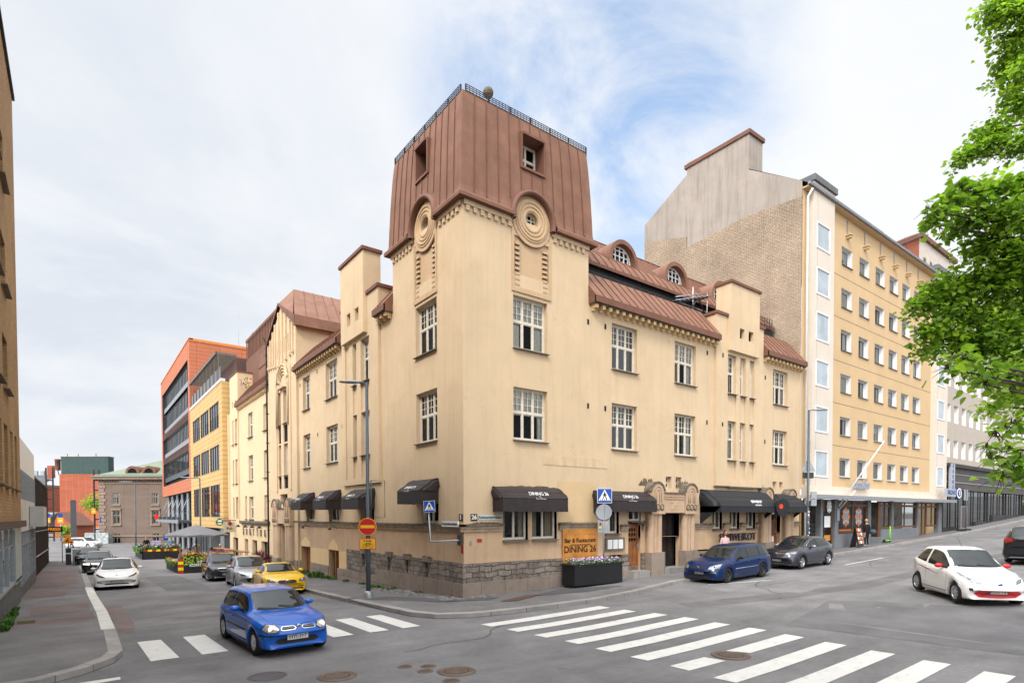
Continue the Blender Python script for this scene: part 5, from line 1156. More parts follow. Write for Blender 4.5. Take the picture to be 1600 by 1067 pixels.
# --- yellow clad block
def cladmat(name, c1, c2, mort): return brickmat(name, c1, c2, mort, bw=2.4, bh=.42, ms=.018, rough=.6, bump=.12, offset=0, var=.08, msmooth=.0, fine=.03)
m_yc = cladmat('yellow_cladding', (.58, .37, .145), (.60, .39, .16), (.26, .14, .04)); m_oc = cladmat('orange_cladding', (.48, .155, .075), (.50, .165, .085), (.27, .075, .035))
m_conc = mat('grey_concrete', (.14, .145, .15), .85, .2, var=.15, vscale=1)
yb = thing('yellow_block', (0, 48, -1), 'yellow panel-clad office block with dark window bands beside the orange block', 'building')
FY = Fac((-.5, 0), (0, -1)); wl = MB(); hs = []
Y0, Y1 = 39.15, 57.3
bands = [(11.0, 13.4), (7.2, 9.5), (2.9, 5.9)]
for z0, z1 in bands:
    for i in range(3): a = 40.6+i*5.1; hs.append((-(a+4.7), -a, z0, z1))
FY.wall(wl, -Y1, -Y0, 1.9, 14.9, m_yc, hs, depth=.45, mrev=m_yc)
wl.face([(-.5, Y0, 1.9), (9, Y0, 1.9), (9, Y0, 14.9), (-.5, Y0, 14.9)], m_yc); wl.face([(-.5, Y1, 1.9), (9, Y1, 1.9), (9, Y1, 14.9), (-.5, Y1, 14.9)], m_yc)
wl.face([(-.5, Y0, 1.9), (9, Y0, 1.9), (9, Y1, 1.9), (-.5, Y1, 1.9)], m_conc); wl.face([(-.5, Y0, 14.9), (9, Y0, 14.9), (9, Y1, 14.9), (-.5, Y1, 14.9)], m_conc)
part('wall', wl, yb)
for i, (z0, z1) in enumerate(bands):
    for k in range(3): a = 40.6+k*5.1; window(FY, yb, -(a+4.7), -a, z0, z1, 'office' if i < 2 else 'officet', inset=.1)
b = MB(); FY.box(b, -Y1, -Y0, 14.92, 15.15, -.3, .06, m_white); part('parapet', b, yb)
b = MB(); m_smoke = glassmat('smoked_glass', (.03, .012, .008), .6)
b.box(1.0, 7, 40.5, 57, 15.0, 17.5, mat('roof_dark_brown', (.09, .045, .035), .5, .4)); FY.box(b, -56.5, -40, 15.15, 16.4, -.1, -.09, m_smoke)
for i in range(9): s = -56.3+i*2.0; FY.box(b, s, s+.05, 15.1, 17.7, .0, .05, m_sill)
for i in range(46): y = 41+i*.35; b.box(-.6, 1.2, y, y+.05, 17.7, 17.9, m_sill)
b.box(-.65, -.55, 41, 57, 17.65, 17.95, m_sill)
part('roof_terrace', b, yb)
b = MB(); b.box(.3, 9, Y0+.1, Y1, -2, 1.895, m_conc)
for y in (41.0, 46.5, 56): b.box(-.35, .3, y, y+.7, -2, 1.895, m_conc)
b.box(.27, .3, 42.1, 46.2, -1.3, 1.6, m_iron); b.box(.2, .26, 42.1, 46.2, 1.1, 1.6, m_black); b.box(.28, .3, 47.6, 55.5, -1.2, 1.7, m_sglass)
for y in (49.5, 51.5, 53.5): b.box(.2, .28, y, y+.1, -1.2, 1.8, m_galv)
b.lathe([(.18, -1.5), (.18, 1.89)], m_galv, (-.35, 40.0, 0), 12)
part('ground_floor', b, yb)
# --- orange clad block
ob = thing('orange_block', (0, 71, -1), 'orange panel-clad office block with long dark window bands and a glass ground floor', 'building')
Y0, Y1 = 57.35, 85.5; wl = MB(); hs = [(-84.0, -58.6, 7.4, 21.0)]
FY.wall(wl, -Y1, -Y0, 5.9, 23.0, m_oc, hs, depth=.6, mback=m_black, mrev=m_iron)
wl.face([(-.5, Y0, 5.9), (14, Y0, 5.9), (14, Y0, 23), (-.5, Y0, 23)], m_oc); wl.face([(-.5, Y1, 5.9), (14, Y1, 5.9), (14, Y1, 23), (-.5, Y1, 23)], m_oc); wl.face([(-.5, Y0, 5.9), (14, Y0, 5.9), (14, Y1, 5.9), (-.5, Y1, 5.9)], m_conc); wl.face([(-.5, Y0, 23), (14, Y0, 23), (14, Y1, 23), (-.5, Y1, 23)], m_conc)
part('wall', wl, ob)
b = MB(); FY.box(b, -Y1-.05, -Y0+.06, 23.0, 23.15, -.4, .06, mat('orange_trim', (.62, .20, .04), .5, .3)); b.box(-.5, 14, Y0-.06, Y0, 22.85, 23.15, MATS['orange_trim']); part('parapet', b, ob)
for zi, z0 in enumerate((8.0, 11.6, 15.2, 18.3)):
    h_ = 2.0
    for k in range(5): a = 58.7+k*5.05; window(FY, ob, -(a+4.95), -a, z0+.6, z0+.6+h_, 'office', inset=.3)
    b = MB(); FY.box(b, -84.0, -58.6, z0, z0+.58, -.28, -.22, m_galv if zi != 0 else m_pole); part('glass_parapet', b, ob)
    if zi in (1, 2):
        b = MB()
        for i in range(7): FY.box(b, -84.0, -58.6, z0-.95+i*.13, z0-.9+i*.13, -.05, 0.0, mat('louvre_brown', (.16, .075, .055), .5, .4)); 
        part('louvre', b, ob)
b = MB(); b.box(1.5, 14, Y0+.1, Y1-.5, -2, 5.88, m_conc); b.box(.9, 1.5, Y0+.3, Y1-1, 2.3, 5.85, m_sglass)
for i in range(16): y = Y0+.6+i*1.75; b.box(.84, .9, y, y+.08, 2.3, 5.85, m_galv)
for z in (3.4, 4.6): b.box(.83, .9, Y0+.3, Y1-1, z, z+.07, m_galv)
for i in range(6): y = 59+i*4.8; b.lathe([(.22, -2), (.22, 5.88)], m_galv, (0.1, y, 0), 10)
b.box(1.2, 1.5, Y0+.3, Y1-1, -1.6, 2.2, m_sglass)
for i in range(14): y = Y0+.6+i*2; b.box(1.12, 1.2, y, y+.1, -1.6, 2.2, m_iron)
part('glazed_base', b, ob)
b = MB(); b.box(-1.5, 1.5, 60, 84, 2.2, 2.5, m_pole); b.box(-1.55, -1.4, 60, 84, 2.15, 2.55, m_galv)
for i in range(5): y = 62+i*5; b.tube([(-1.3, y, 2.5), (.0, y, 5.8)], .05, m_galv, 6); b.box(-1.4, -1.0, y-.3, y+.3, 2.5, 2.9, m_pole)
part('entrance_canopy', b, ob)
b = MB(); b.box(-1.75, -1.3, 83.2, 83.6, 2.5, 3.3, mat('lightbox_red', (.55, .03, .015), .4, .3, emit=.3)); solo('lightbox', b, (-1.5, 83.4, 2.5), 'small red lightbox at the far end of the grey canopy', 'sign')
b = MB(); b.box(6.3, 7.3, 58.2, 58.9, 22.9, 24.6, m_pole); b.box(6.5, 7.1, 58.3, 58.8, 24.6, 25.3, m_pole); solo('chimney_hood', b, (6.8, 58.5, 23), 'blue-grey ventilation hood on the roof beyond the orange side wall', 'chimney')
b = MB(); b.tube([(6.5, 66, 23), (6.5, 66, 30.5)], .022, m_galv, 6); solo('flagpole', b, (6.5, 66, 23), 'thin white mast rising behind the orange block', 'mast')
b = MB(); R = random.Random(2)
for i in range(60): 
    p = Vector((.4+R.uniform(-.3, .3), 34.2+R.uniform(-.8, .8), 13.6+R.uniform(0, .6))); d = Vector((R.uniform(-1, 1), R.uniform(-1, 1), R.uniform(0, 1)))*.2; e = d.orthogonal().normalized()*.07; b.face([p, p+d*.5+e, p+d, p+d*.5-e], R.choice([m_leafg, m_lime, m_fm]))
solo('roof_plants', b, (.4, 34.2, 13.6), 'green and magenta balcony plants above the pub building eave', 'plants')
# --- brown stone building facing the camera at the end
rtv = Vector((cos(YAW), -sin(YAW), 0)); FB = Fac((-8.1, 98.9), (rtv.x, rtv.y))
bb = thing('stone_building', FB.P(5, -1.5), 'brown stone building with pale green roof and round dormers ending the left street', 'building')
m_bst = brickmat('brown_stone', (.17, .125, .095), (.19, .14, .11), (.12, .09, .07), bw=.8, bh=.4, ms=.01, var=.1, bump=.1); m_quoin = mat('stone_quoin', (.25, .185, .145), .9, .2, var=.15); m_green = mat('green_copper', (.165, .21, .145), .7, .3, var=.12, vscale=.5, streak=.3, streakc=(.15, .2, .15))
wl = MB(); hs = []
for s in (2.2, 8.6):
    for z0, z1 in ((5.0, 6.8), (1.75, 3.85), (-1.5, .2)): hs.append((s, s+1.15, z0, z1))
FB.wall(wl, 0, 13, -3, 9.2, m_bst, hs, depth=.3); FS = Fac(FB.P(13, 0)[:2], (-FB.n).to_tuple()[:2]); FS.wall(wl, 0, 25, -3, 9.2, m_bst, [])
FW = Fac(FB.P(0, 0, -25)[:2], FB.n.to_tuple()[:2]); FW.wall(wl, 0, 25, -3, 9.2, m_bst, [])
part('wall', wl, bb)
b = MB()
for s0 in (0, 11.9):
    for i in range(16): z = -.1+i*.55; FB.box(b, s0-.05, s0+1.1-(.25 if i % 2 else 0), z, z+.48, 0, .10, m_quoin)
FB.box(b, -.1, 13.1, -.35, -.1, 0, .15, m_quoin); FB.box(b, -.1, 13.1, 8.3, 8.5, 0, .12, m_quoin); FB.box(b, -.6, 13.6, 9.0, 9.35, -.2, .7, m_quoin); FB.box(b, -.75, 13.75, 9.35, 9.5, -.2, .85, m_sill)
for s in (2.2, 8.6): FB.box(b, s-.25, s+1.4, 4.0, 4.25, 0, .25, m_quoin); FB.box(b, s-.2, s, 1.6, 4.0, 0, .10, m_quoin); FB.box(b, s+1.15, s+1.35, 1.6, 4.0, 0, .10, m_quoin); FB.box(b, s-.25, s+1.4, 1.45, 1.68, 0, .2, m_quoin); FB.box(b, s-.1, s+1.25, 4.7, 4.9, 0, .15, m_quoin)
i = 0
while i < 32: FB.box(b, .1+i*.41, .28+i*.41, 8.75, 8.95, 0, .3, m_quoin); i += 1
part('stone_trim', b, bb)
rf = MB(); c0 = [FB.P(-.7, 9.5, .8), FB.P(13.7, 9.5, .8), FB.P(13.7, 9.5, -25), FB.P(-.7, 9.5, -25)]; r0, r1 = FB.P(10.5, 14.2, -9), FB.P(10.5, 14.2, -18)
rf.face([c0[0], c0[1], r0], m_green); rf.face([c0[1], c0[2], r1, r0], m_green); rf.face([c0[3], c0[0], r0, r1], m_green); FB.box(rf, 0, 13, 9.6, 9.75, .3, .5, m_sill); part('roof', rf, bb)
for s in (5.3, 8.0):
    d = MB(); n = 12; A = lambda r, dd: [FB.P(s+r*cos(t), 10.1+r*sin(t), dd) for t in [pi*k/n for k in range(n+1)]]
    d.grid([A(.75, -.25), A(1.15, -.25), A(1.15, -4.5)], m_copper2, False); d.face(A(.75, -.35), m_dark); o = part('round_dormer', d, bb)
b = MB(); FB.box(b, 12.0, 13.3, 12.0, 16.0, -9, -7.8, m_quoin); FB.box(b, 11.9, 13.4, 16.0, 16.2, -9.1, -7.7, m_sill); part('chimney', b, bb)
for s in (2.2, 8.6):
    for z0, z1 in ((5.0, 6.8), (1.75, 3.85), (-1.5, .2)): window(FB, bb, s, s+1.15, z0, z1, 'brown', inset=.12, sill=False)
# --- red brick tower with green top, far
FT = Fac((-14.4, 154.8), (rtv.x, rtv.y)); bt = thing('brick_tower_block', FT.P(5, -1), 'tall windowless red brick block with a dark green top storey', 'building')
m_rb = brickmat('red_brick', (.42, .10, .045), (.34, .075, .035), (.30, .17, .12), bw=.6, bh=.2, ms=.02, var=.2, vscale=.15); b = MB(); FT.box(b, 0, 11.6, -2, 12.9, -2.2, 0, m_rb); part('wall', b, bt)
b = MB(); m_dg = mat('dark_green_sheet', (.035, .065, .058), .6, .3, var=.15); FT.box(b, .3, 11.4, 12.9, 16.9, -2.1, -.2, m_dg); FT.box(b, .2, 11.5, 16.9, 17.05, -2.2, -.1, m_sill); part('top_storey', b, bt)
b = MB(); 
for s in (.8, 3.4, 7.6): FT.box(b, s, s+.12, 17.05, 17.8, -1.5, -1.4, m_copper2)
part('roof_pipe', b, bt)
b = MB(); b.lathe([(.55, 0), (.55, 2.2), (.62, 2.25), (.62, 2.6), (.001, 2.7)], m_copper2, FT.P(-1.1, 13.9, -1), 12); b.tube([FT.P(-1.1, 13.9, -1), FT.P(-.9, 12.9, -1), FT.P(.4, 12.6, -1)], .12, m_copper2, 6); solo('dust_cyclone', b, FT.P(-1.1, 12.6, -1), 'rusty cylindrical exhaust on the left side of the brick tower block', 'exhaust')
b = MB(); FT.box(b, 8.0, 13, -2, .35, 3, 9, m_white); FT.box(b, 8.2, 9.8, -2, -.3, 9.0, 9.05, m_dark); FT.box(b, 10.4, 12, -2, -.3, 9.0, 9.05, m_dark); solo('low_white_shed', b, FT.P(10, -1, 6), 'low white building with dark openings at the foot of the brick tower block', 'building')
fo = thing('old_factory', (-20, 165, -1), 'old red brick factory with a slate roof left of the brick tower block', 'building'); FO = Fac((-24, 168), (rtv.x, rtv.y)); b = MB(); FO.box(b, -2, 8.5, -2, 10.2, -10, 0, m_rb)
FO.box(b, -2, 8.6, 10.2, 10.7, -10, .4, m_quoin)
for i in range(5): FO.box(b, -1+i*1.9, -.2+i*1.9, 2, 5, 0, .03, m_dark); FO.box(b, -1+i*1.9, -.2+i*1.9, 6.5, 9, 0, .03, m_dark)
part('wall', b, fo); b = MB(); m_slate = mat('slate_roof', (.075, .075, .085), .6, .3, var=.3, vscale=1); b.face([FO.P(-2, 10.7, .4), FO.P(8.6, 10.7, .4), FO.P(8.6, 13.2, -3), FO.P(-2, 13.2, -3)], m_slate)
for i in range(6): FO.box(b, -2+i*1.7, -1.1+i*1.7, 13.1, 14.3, -3.4, -3, m_galv)
part('roof', b, fo); b = MB(); FO.box(b, 7.3, 8.5, 12.5, 15.5, -3, -2, m_rb); part('chimney', b, fo)
ht = thing('brick_hut', (-16, 128, -1), 'small red brick hut with a pale grey gable roof before the tower block', 'building')
b = MB(); FH = Fac((-14.9, 128), (rtv.x, rtv.y)); FH.box(b, 0, 3.6, -2, 1.4, -6, 0, m_rb); FH.poly(b, [(0, 1.4), (3.6, 1.4), (1.0, 3.6)], -6, 0, m_rb); part('wall', b, ht)
b = MB(); mg = mat('grey_roof', (.33, .37, .36), .6, .3); b.hexa([FH.P(1.0, 3.7, .2), FH.P(-3.5, 1.0, .2), FH.P(-3.5, 1.0, -6), FH.P(1.0, 3.7, -6), FH.P(1.0, 3.85, .2), FH.P(-3.5, 1.15, .2), FH.P(-3.5, 1.15, -6), FH.P(1.0, 3.85, -6)], mg); b.hexa([FH.P(1.0, 3.7, .2), FH.P(4.1, 1.1, .2), FH.P(4.1, 1.1, -6), FH.P(1.0, 3.7, -6), FH.P(1.0, 3.85, .2), FH.P(4.1, 1.25, .2), FH.P(4.1, 1.25, -6), FH.P(1.0, 3.85, -6)], m_copper2); b.face([FH.P(1.0, 3.78, .21), FH.P(-3.5, 1.1, .21), FH.P(-5.5, 1.1, 2.0), FH.P(-2.5, 3.78, 1)], mg); part('roof', b, ht)
# --- left side: yellow brick building with a glazed base
FLB = Fac((-12.5, 0), (0, 1)); 
m_yb = brickmat('yellow_brick', (.46, .29, .13), (.36, .21, .09), (.30, .20, .11), bw=.30, bh=.10, ms=.013, var=.2, vscale=.6, bump=.5)
m_refl = mat('reflective_shop_glass', (.42, .47, .47), .05, .5, metal=.92, var=.10, vscale=.6)
yb2 = thing('yellow_brick_building', (-13, 5, -.2), 'yellow brick building along the left edge with deep windows over a glazed shopfront', 'building')
wl = MB(); hs = []
for z0, z1 in ((13.6, 15.3), (10.2, 11.9), (7.0, 8.7), (3.95, 5.9)):
    for y in (-7, -4.6, -2.2, .2, 2.2, 4.4): hs.append((y, y+1.5, z0, z1))
    if z0 < 5: hs += [(6.6, 7.7, z0, z1), (8.6, 9.6, z0, z1), (10.2, 11.1, z0, z1)]
    else: hs += [(6.7, 8.2, z0, z1)]
FLB.wall(wl, -22, 12.35, 2.85, 18.9, m_yb, hs, depth=.32); wl.face([(-12.5, 12.35, 2.85), (-24, 12.35, 2.85), (-24, 12.35, 18.9), (-12.5, 12.35, 18.9)], m_yb); wl.face([(-12.5, 12.35, 18.9), (-24, 12.35, 18.9), (-24, -22, 18.9), (-12.5, -22, 18.9)], m_conc)
part('wall', wl, yb2)
for h in hs: 
    if h[0] > -3: window(FLB, yb2, h[0], h[1], h[2], h[3], 'brick', inset=.2)
b = MB(); FLB.box(b, -22, 12.38, 18.9, 19.05, -.2, .08, m_iron); FLB.box(b, -22, 12.3, 2.62, 2.85, 0, .16, m_iron2 if 'm_iron2' in globals() else m_iron); part('parapet', b, yb2)
b = MB(); FLB.box(b, -22, 12.0, .72, 2.6, -.12, -.08, m_refl); FLB.box(b, -22, 12.2, -.6, .68, -.35, -.05, mat('mosaic_grey', (.12, .125, .13), .8, .3, var=.2, fine=.5, fscale=30)); 
for i in range(18): y = -21+i*1.9; FLB.box(b, y, y+.09, .68, 2.62, -.08, -.02, m_galv)
FLB.box(b, -22, 12.2, .66, .74, -.08, 0, m_galv); FLB.box(b, -22, 12.2, 2.0, 2.04, -.07, -.03, m_galv); FLB.box(b, 9.6, 12.2, .6, 2.7, -.13, .0, mat('frosted_panel', (.33, .38, .37), .4, .4))
FLB.box(b, -22, 12.2, -.6, 2.8, -6, -4.5, m_conc); part('glazed_shopfront', b, yb2)
wb_ = thing('white_band_building', (-13, 18, -.5), 'low building with white upper band and dark vertical panes beside the yellow brick one', 'building')
b = MB(); FL2 = Fac((-12.65, 0), (0, 1)); FL2.box(b, 12.4, 24.2, 5.0, 6.35, -8, 0, m_white); FL2.box(b, 12.4, 24.2, 3.75, 4.995, -8, -.12, mat('dark_pane_row', (.035, .04, .05), .5, .3, var=.4, vscale=.8)); FL2.box(b, 12.4, 24.2, 2.35, 3.745, -8, 0.0, mat('offwhite_panel', (.50, .49, .46), .6, .3, var=.12))
part('upper_storey', b, wb_); b = MB()
for i in range(17): y = 12.6+i*.70; FL2.box(b, y, y+.10, 3.75, 4.99, -.11, .03, m_galv)
part('mullion', b, wb_)
b = MB(); FL2.box(b, 12.4, 24.2, 0.05, 2.3, -.2, -.1, m_refl); FL2.box(b, 12.4, 24.2, -1.2, .1, -.5, 0, MATS['mosaic_grey']); 
for i in range(9): y = 12.5+i*1.44; FL2.box(b, y, y+.08, .1, 2.3, -.1, 0, m_galv)
FL2.box(b, 12.4, 24.2, 1.75, 1.80, -.1, -.02, m_galv); FL2.box(b, 12.4, 24.2, -1, 2.3, -5, -4, m_conc); part('shop_window', b, wb_)
b = MB(); FL2.box(b, 19.6, 22.6, 2.5, 3.5, 0.02, .55, mat('unit_grey', (.42, .42, .40), .6, .3, var=.1)); solo('sign_box', b, (-12.4, 21, 2.5), 'pale grey box sign projecting from the low white-band building', 'sign box')
b = MB(); FL3 = Fac((-12.9, 0), (0, 1)); FL3.box(b, 24.3, 46, -1.5, 5.3, -10, 0, mat('dark_brown_screen', (.055, .04, .034), .7, .2, var=.3)); 
for i in range(54): y = 24.4+i*.4; FL3.box(b, y, y+.09, -1.0, 5.2, 0, .06, MATS['dark_brown_screen'])
FL3.box(b, 24.3, 46, 5.3, 5.42, -10, .08, m_iron); b.tube([FL3.P(27, .6, .12), FL3.P(45.5, .3, .12)], .04, m_galv, 6); b.tube([FL3.P(27, 2.1, .12), FL3.P(45.5, 1.9, .12)], .03, m_galv, 6)
solo('slatted_shed', b, (-13, 35, -1), 'dark brown slatted wall of a shed beyond the low white-band building', 'shed')
# --- right: yellow apartment block with white bays
ab = thing('apartment_block', (35, 3, .8), 'seven-storey ochre apartment block with white bay columns and shops below', 'building')
FA = Fac((0, 0), (1, 0)); m_och = mat('ochre_render', (.565, .40, .225), .92, .2, var=.05, vscale=.6, fine=.12, fscale=30, bump=.3, bscale=45, streak=.12); m_bay = mat('white_bay_panel', (.62, .545, .46), .7, .2, var=.04, vscale=.8, fine=.04, streak=.25, streakc=(.50, .44, .36))
m_gab = brickmat('rough_painted_brick', (.46, .355, .255), (.41, .31, .22), (.36, .275, .205), bw=.29, bh=.10, ms=.016, var=.30, vscale=.4, bump=1.5, stain=((.34, .10, .045), .68, .72, 1.9), msmooth=.5, warp=.05, fine=.3, fscale=9); m_gplas = mat('bare_grey_plaster', (.34, .295, .255), .92, .2, var=.10, vscale=.5, bump=.3, streak=.75, streakc=(.18, .15, .125)); weather_wall(m_gplas, (.23, .19, .155))
XA = 23.42
rows_z = [(18.98, 20.15), (16.28, 17.5), (13.55, 14.88), (10.85, 12.05), (8.1, 9.3), (5.42, 6.65)]
wc = [28.5, 31.1, 33.65, 36.05, 38.4, 40.7]; hs = []
for z0, z1 in rows_z:
    for x in wc: hs.append((x, x+1.5, z0, z1))
wl = MB(); FA.wall(wl, XA, 44.45, 4.5, 22.2, m_och, hs, depth=.45, mrev=m_frwhite)
for z in (18.2, 15.55, 12.8, 10.1, 7.4): FA.box(wl, 26.9, 44.4, z-.012, z+.012, 0, .008, m_stain)
wl.face([(44.45, 0, 4.5), (44.45, 10, 4.5), (44.45, 10, 22), (44.45, 0, 22)], m_och); part('wall', wl, ab)
gb = MB()
G = lambda pts, m, x=XA: gb.face([(x, y, z) for y, z in pts], m)
G([(0, -1), (0, 20.9), (8.05, 22.35), (8.05, 21.3), (11.78, 23.0), (11.78, -1)] if False else [(0.02, -1), (0.02, 21.6), (3.4, 21.9), (8.02, 21.6), (8.02, 22.3), (11.78, 23.4), (11.78, -1)], m_gab)
G([(0.02, 21.6), (0.02, 22.5), (3.4, 24.75), (3.4, 27.0), (8.05, 27.4), (8.05, 21.6), (3.4, 21.9)], m_gplas); G([(8.05, 22.3), (8.05, 26.6), (11.78, 24.6), (11.78, 23.4)], m_gplas)
gb.face([(XA, 11.78, -1), (XA, 11.78, 24.6), (44, 11.78, 24.6), (44, 11.78, -1)], m_och)
o = part('brick_gable', gb, ab)
b = MB(); b.box(XA+.002, XA+1.6, 3.42, 8.03, 22, 27.0, m_gplas); b.box(XA-.10, XA+1.7, 3.3, 8.2, 27.0, 27.25, m_copper2); part('chimney_wall', b, ab)
b = MB(); b.face([(XA, -.35, 22.25), (44.45, -.35, 22.25), (44.45, 3.4, 24.8), (XA, 3.4, 24.8)], m_slate); b.face([(XA, 3.4, 24.8), (44.45, 3.4, 24.8), (44.45, 11.8, 24.6), (XA, 11.8, 24.6)], m_slate); b.box(XA-.06, 44.5, -.48, -.33, 22.12, 22.28, mat('gutter_metal', (.20, .21, .24), .4, .5, metal=.4)); b.box(XA, 44.5, -.34, .01, 22.05, 22.12, m_och); part('roof', b, ab)
for (x0, x1, nm) in ((24.1, 26.75, 'white_bay'), (44.45, 47.3, 'white_bay')):
    b = MB(); hb = [((x0+x1)/2-.95, (x0+x1)/2+.75, z0-.18, z1+.25) for z0, z1 in rows_z[:6]]
    FA.wall(b, x0, x1, 4.4, 22.6, m_bay, hb, d=.33, depth=.3, mrev=m_frwhite)
    for x in (x0, x1): b.face([FA.P(x, 4.4, .33), FA.P(x, 22.6, .33), FA.P(x, 22.6, 0), FA.P(x, 4.4, 0)], m_bay)
    FA.box(b, x0-.1, x1+.15, 22.6, 22.95, -.6, .45, m_conc); FA.box(b, x0+.5, x0+.503, 4.4, 22.6, .33, .336, m_stain)
    o = part(nm, b, ab)
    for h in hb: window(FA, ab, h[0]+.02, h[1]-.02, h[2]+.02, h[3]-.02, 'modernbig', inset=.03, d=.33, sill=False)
for z0, z1 in rows_z:
    for x in wc: window(FA, ab, x+.02, x+1.48, z0+.02, z1-.02, 'modern', inset=.28)
b = MB(); b.tube([(23.75, -.42, 22.0), (23.75, -.16, 21.6), (23.75, -.16, .9)], .07, m_white, 8); solo('drainpipe', b, (23.75, -.16, .9), 'white drainpipe between the brick gable and the white bay', 'drainpipe')
b = MB()
for x in (29.2, 31.8, 34.35, 36.75, 39.1, 41.4): b.box(x-.12, x+.12, -.3, 0, 20.75, 20.9, m_och); b.box(x-.2, x+.2, -.34, 0, 20.9, 20.98, m_och); b.box(x-.04, x+.04, -.05, 0, 21.1, 21.9, m_galv)
part('eave_corbel', b, ab)
b = MB(); b.box(XA, 47.6, -.95, .0, 3.98, 4.16, m_bay); b.box(XA, 47.6, -.99, -.94, 3.95, 4.18, m_galv); b.box(23.6, 47.4, -.34, 0, 4.16, 4.75, m_bay); b.box(26.8, 44.4, -.12, 0, 4.16, 4.76, m_frwhite) if False else None
part('canopy', b, ab)
gf = MB(); gfl = lambda x: H(x, 0)+PV
m_grey = mat('grey_pier_stone', (.17, .18, .19), .8, .3, var=.15, fine=.1)
for x0, x1 in ((26.0, 26.3), (27.9, 28.4), (32.85, 33.35), (36.9, 37.3), (41.9, 42.3), (46.6, 47.4)): gf.box(x0, x1, -.02, .3, .5, 3.97, m_grey)
for x0, x1 in ((28.4, 32.85), (35.0, 36.9), (37.3, 41.9)): gf.box(x0, x1, -.015, .3, .5, 1.75 if x0 < 30 else 1.95, m_grey)
gf.box(XA+.05, 44, 3.0, 3.2, .4, 4.0, m_dark); gf.box(27.0, 47.4, 2.9, 3.0, .4, 4.0, mat('shop_interior', (.20, .19, .17), .9, .2, var=.7, vscale=1.4))
gf.box(XA+.2, 26.0, 1.4, 1.5, .6, 3.97, mat('passage_ochre', (.34, .19, .06), .8, .2, var=.1)); gf.box(XA+.05, XA+.2, 0, 1.5, .6, 3.97, MATS['passage_ochre'])
gf.box(24.6, 24.75, .3, .4, .7, 3.97, m_black); 
for z in (1.9, 2.2, 2.5): gf.box(24.75, 26, .3, .4, z, z+.07, m_black)
part('ground_floor_piers', gf, ab)
for x0, x1, z0, st in ((28.45, 32.8, 1.8, 'shop'), (35.05, 36.85, 1.98, 'shop'), (37.35, 41.85, 2.0, 'shop'), (42.4, 44.0, gfl(43), 'shop'), (44.1, 46.5, 2.0, 'shop')): window(FA, ab, x0, x1, z0, 3.95, st, inset=.12, name='shop_window')
b = MB(); b.box(33.4, 34.6, .5, .55, gfl(34)+.35, 3.95, m_black); b.box(34.6, 35.0, 0, .1, gfl(34)+.2, 3.95, m_frbrown); b.box(33.4, 35.2, -.6, .5, gfl(34)-.1, gfl(34)+.35, m_grey); part('doorway', b, ab)
b = MB(); b.box(26.35, 27.85, .1, .16, gfl(27), 3.95, m_frbrown); b.box(26.55, 27.65, .09, .1, gfl(27)+.3, 3.2, m_sglass); b.box(26.7, 27.5, .08, .088, 2.2, 2.9, m_whitetx); b.box(26.7, 27.5, .08, .088, 1.35, 1.7, m_orange); part('shop_door', b, ab)
# painted emblems on the tattoo shop panes
m_emo = mat('emblem_orange', (.75, .17, .02), .5, .3); m_eml = mat('emblem_grey', (.42, .40, .40), .5, .3); m_emb = mat('emblem_blue', (.35, .62, .75), .5, .3)
def emblem(cx, cz, w_, h_, y, m1, m2, label):
    b = MB()
    for k in range(8):
        t = 2*pi*k/8+pi/8*0; x = cx+w_*.5*cos(t)*.72; z = cz+h_*.5*sin(t)*.72; q = .16
        b.face([(x-w_*q, y, z), (x, y, z-h_*q), (x+w_*q, y, z), (x, y, z+h_*q)], m1 if k % 2 == 0 else m2)
        x, z = cx+w_*.22*cos(t+.4), cz+h_*.22*sin(t+.4); b.face([(x-w_*.08, y-.003, z), (x, y-.003, z-h_*.09), (x+w_*.08, y-.003, z), (x, y-.003, z+h_*.09)], m2)
    b.face([(cx-w_*.1, y-.005, cz), (cx, y-.005, cz-h_*.3), (cx+w_*.1, y-.005, cz), (cx, y-.005, cz+h_*.3)], m2)
    solo('window_emblem', b, (cx, y, cz), label, 'emblem')
emblem(29.75, 2.85, 1.15, 1.35, .095, m_emo, m_eml, 'orange and grey ornamental emblem on the left pane of the shop with the script sign')
emblem(31.65, 2.85, 1.15, 1.35, .095, m_emo, m_eml, 'orange and grey ornamental emblem on the right pane behind the woman in black')
emblem(27.1, 3.5, .7, .85, -.03, m_emb, m_whitetx, 'pale blue ornamental emblem above the brown shop door')
b = MB(); b.box(28.8, 30.6, .09, .1, 1.85, 2.02, m_emo); solo('window_strip', b, (29.7, .09, 1.9), 'orange strip sign along the foot of the left tattoo shop pane', 'sign')
t = thing('script_sign', (31, -.35, 4.9), 'grey script letters standing on the canopy edge above the emblem windows', 'letters'); b = MB(); ftext(FA, b, 'Smalian', 30.4, 4.95, .55, .85, mat('script_metal', (.34, .36, .42), .3, .5, metal=.4), ext=.05, shear=.4, bold=.012, sx=.9); part('lettering', b, t)
t = thing('flagpole', (28.2, -.2, 3), 'white slanted double flagpole rising from the grey shop pier', 'flagpole'); b = MB(); b.tube([(28.13, -.15, 3.55), (28.4, -2.6, 7.45)], [.06, .03], m_white, 8); b.tube([(28.2, -.12, 3.3), (28.45, -1.0, 4.5)], .035, m_white, 6); part('pole', b, t); b = MB(); b.box(28.0, 28.35, -.12, -.02, 2.6, 3.4, m_galv); part('bracket', b, t)
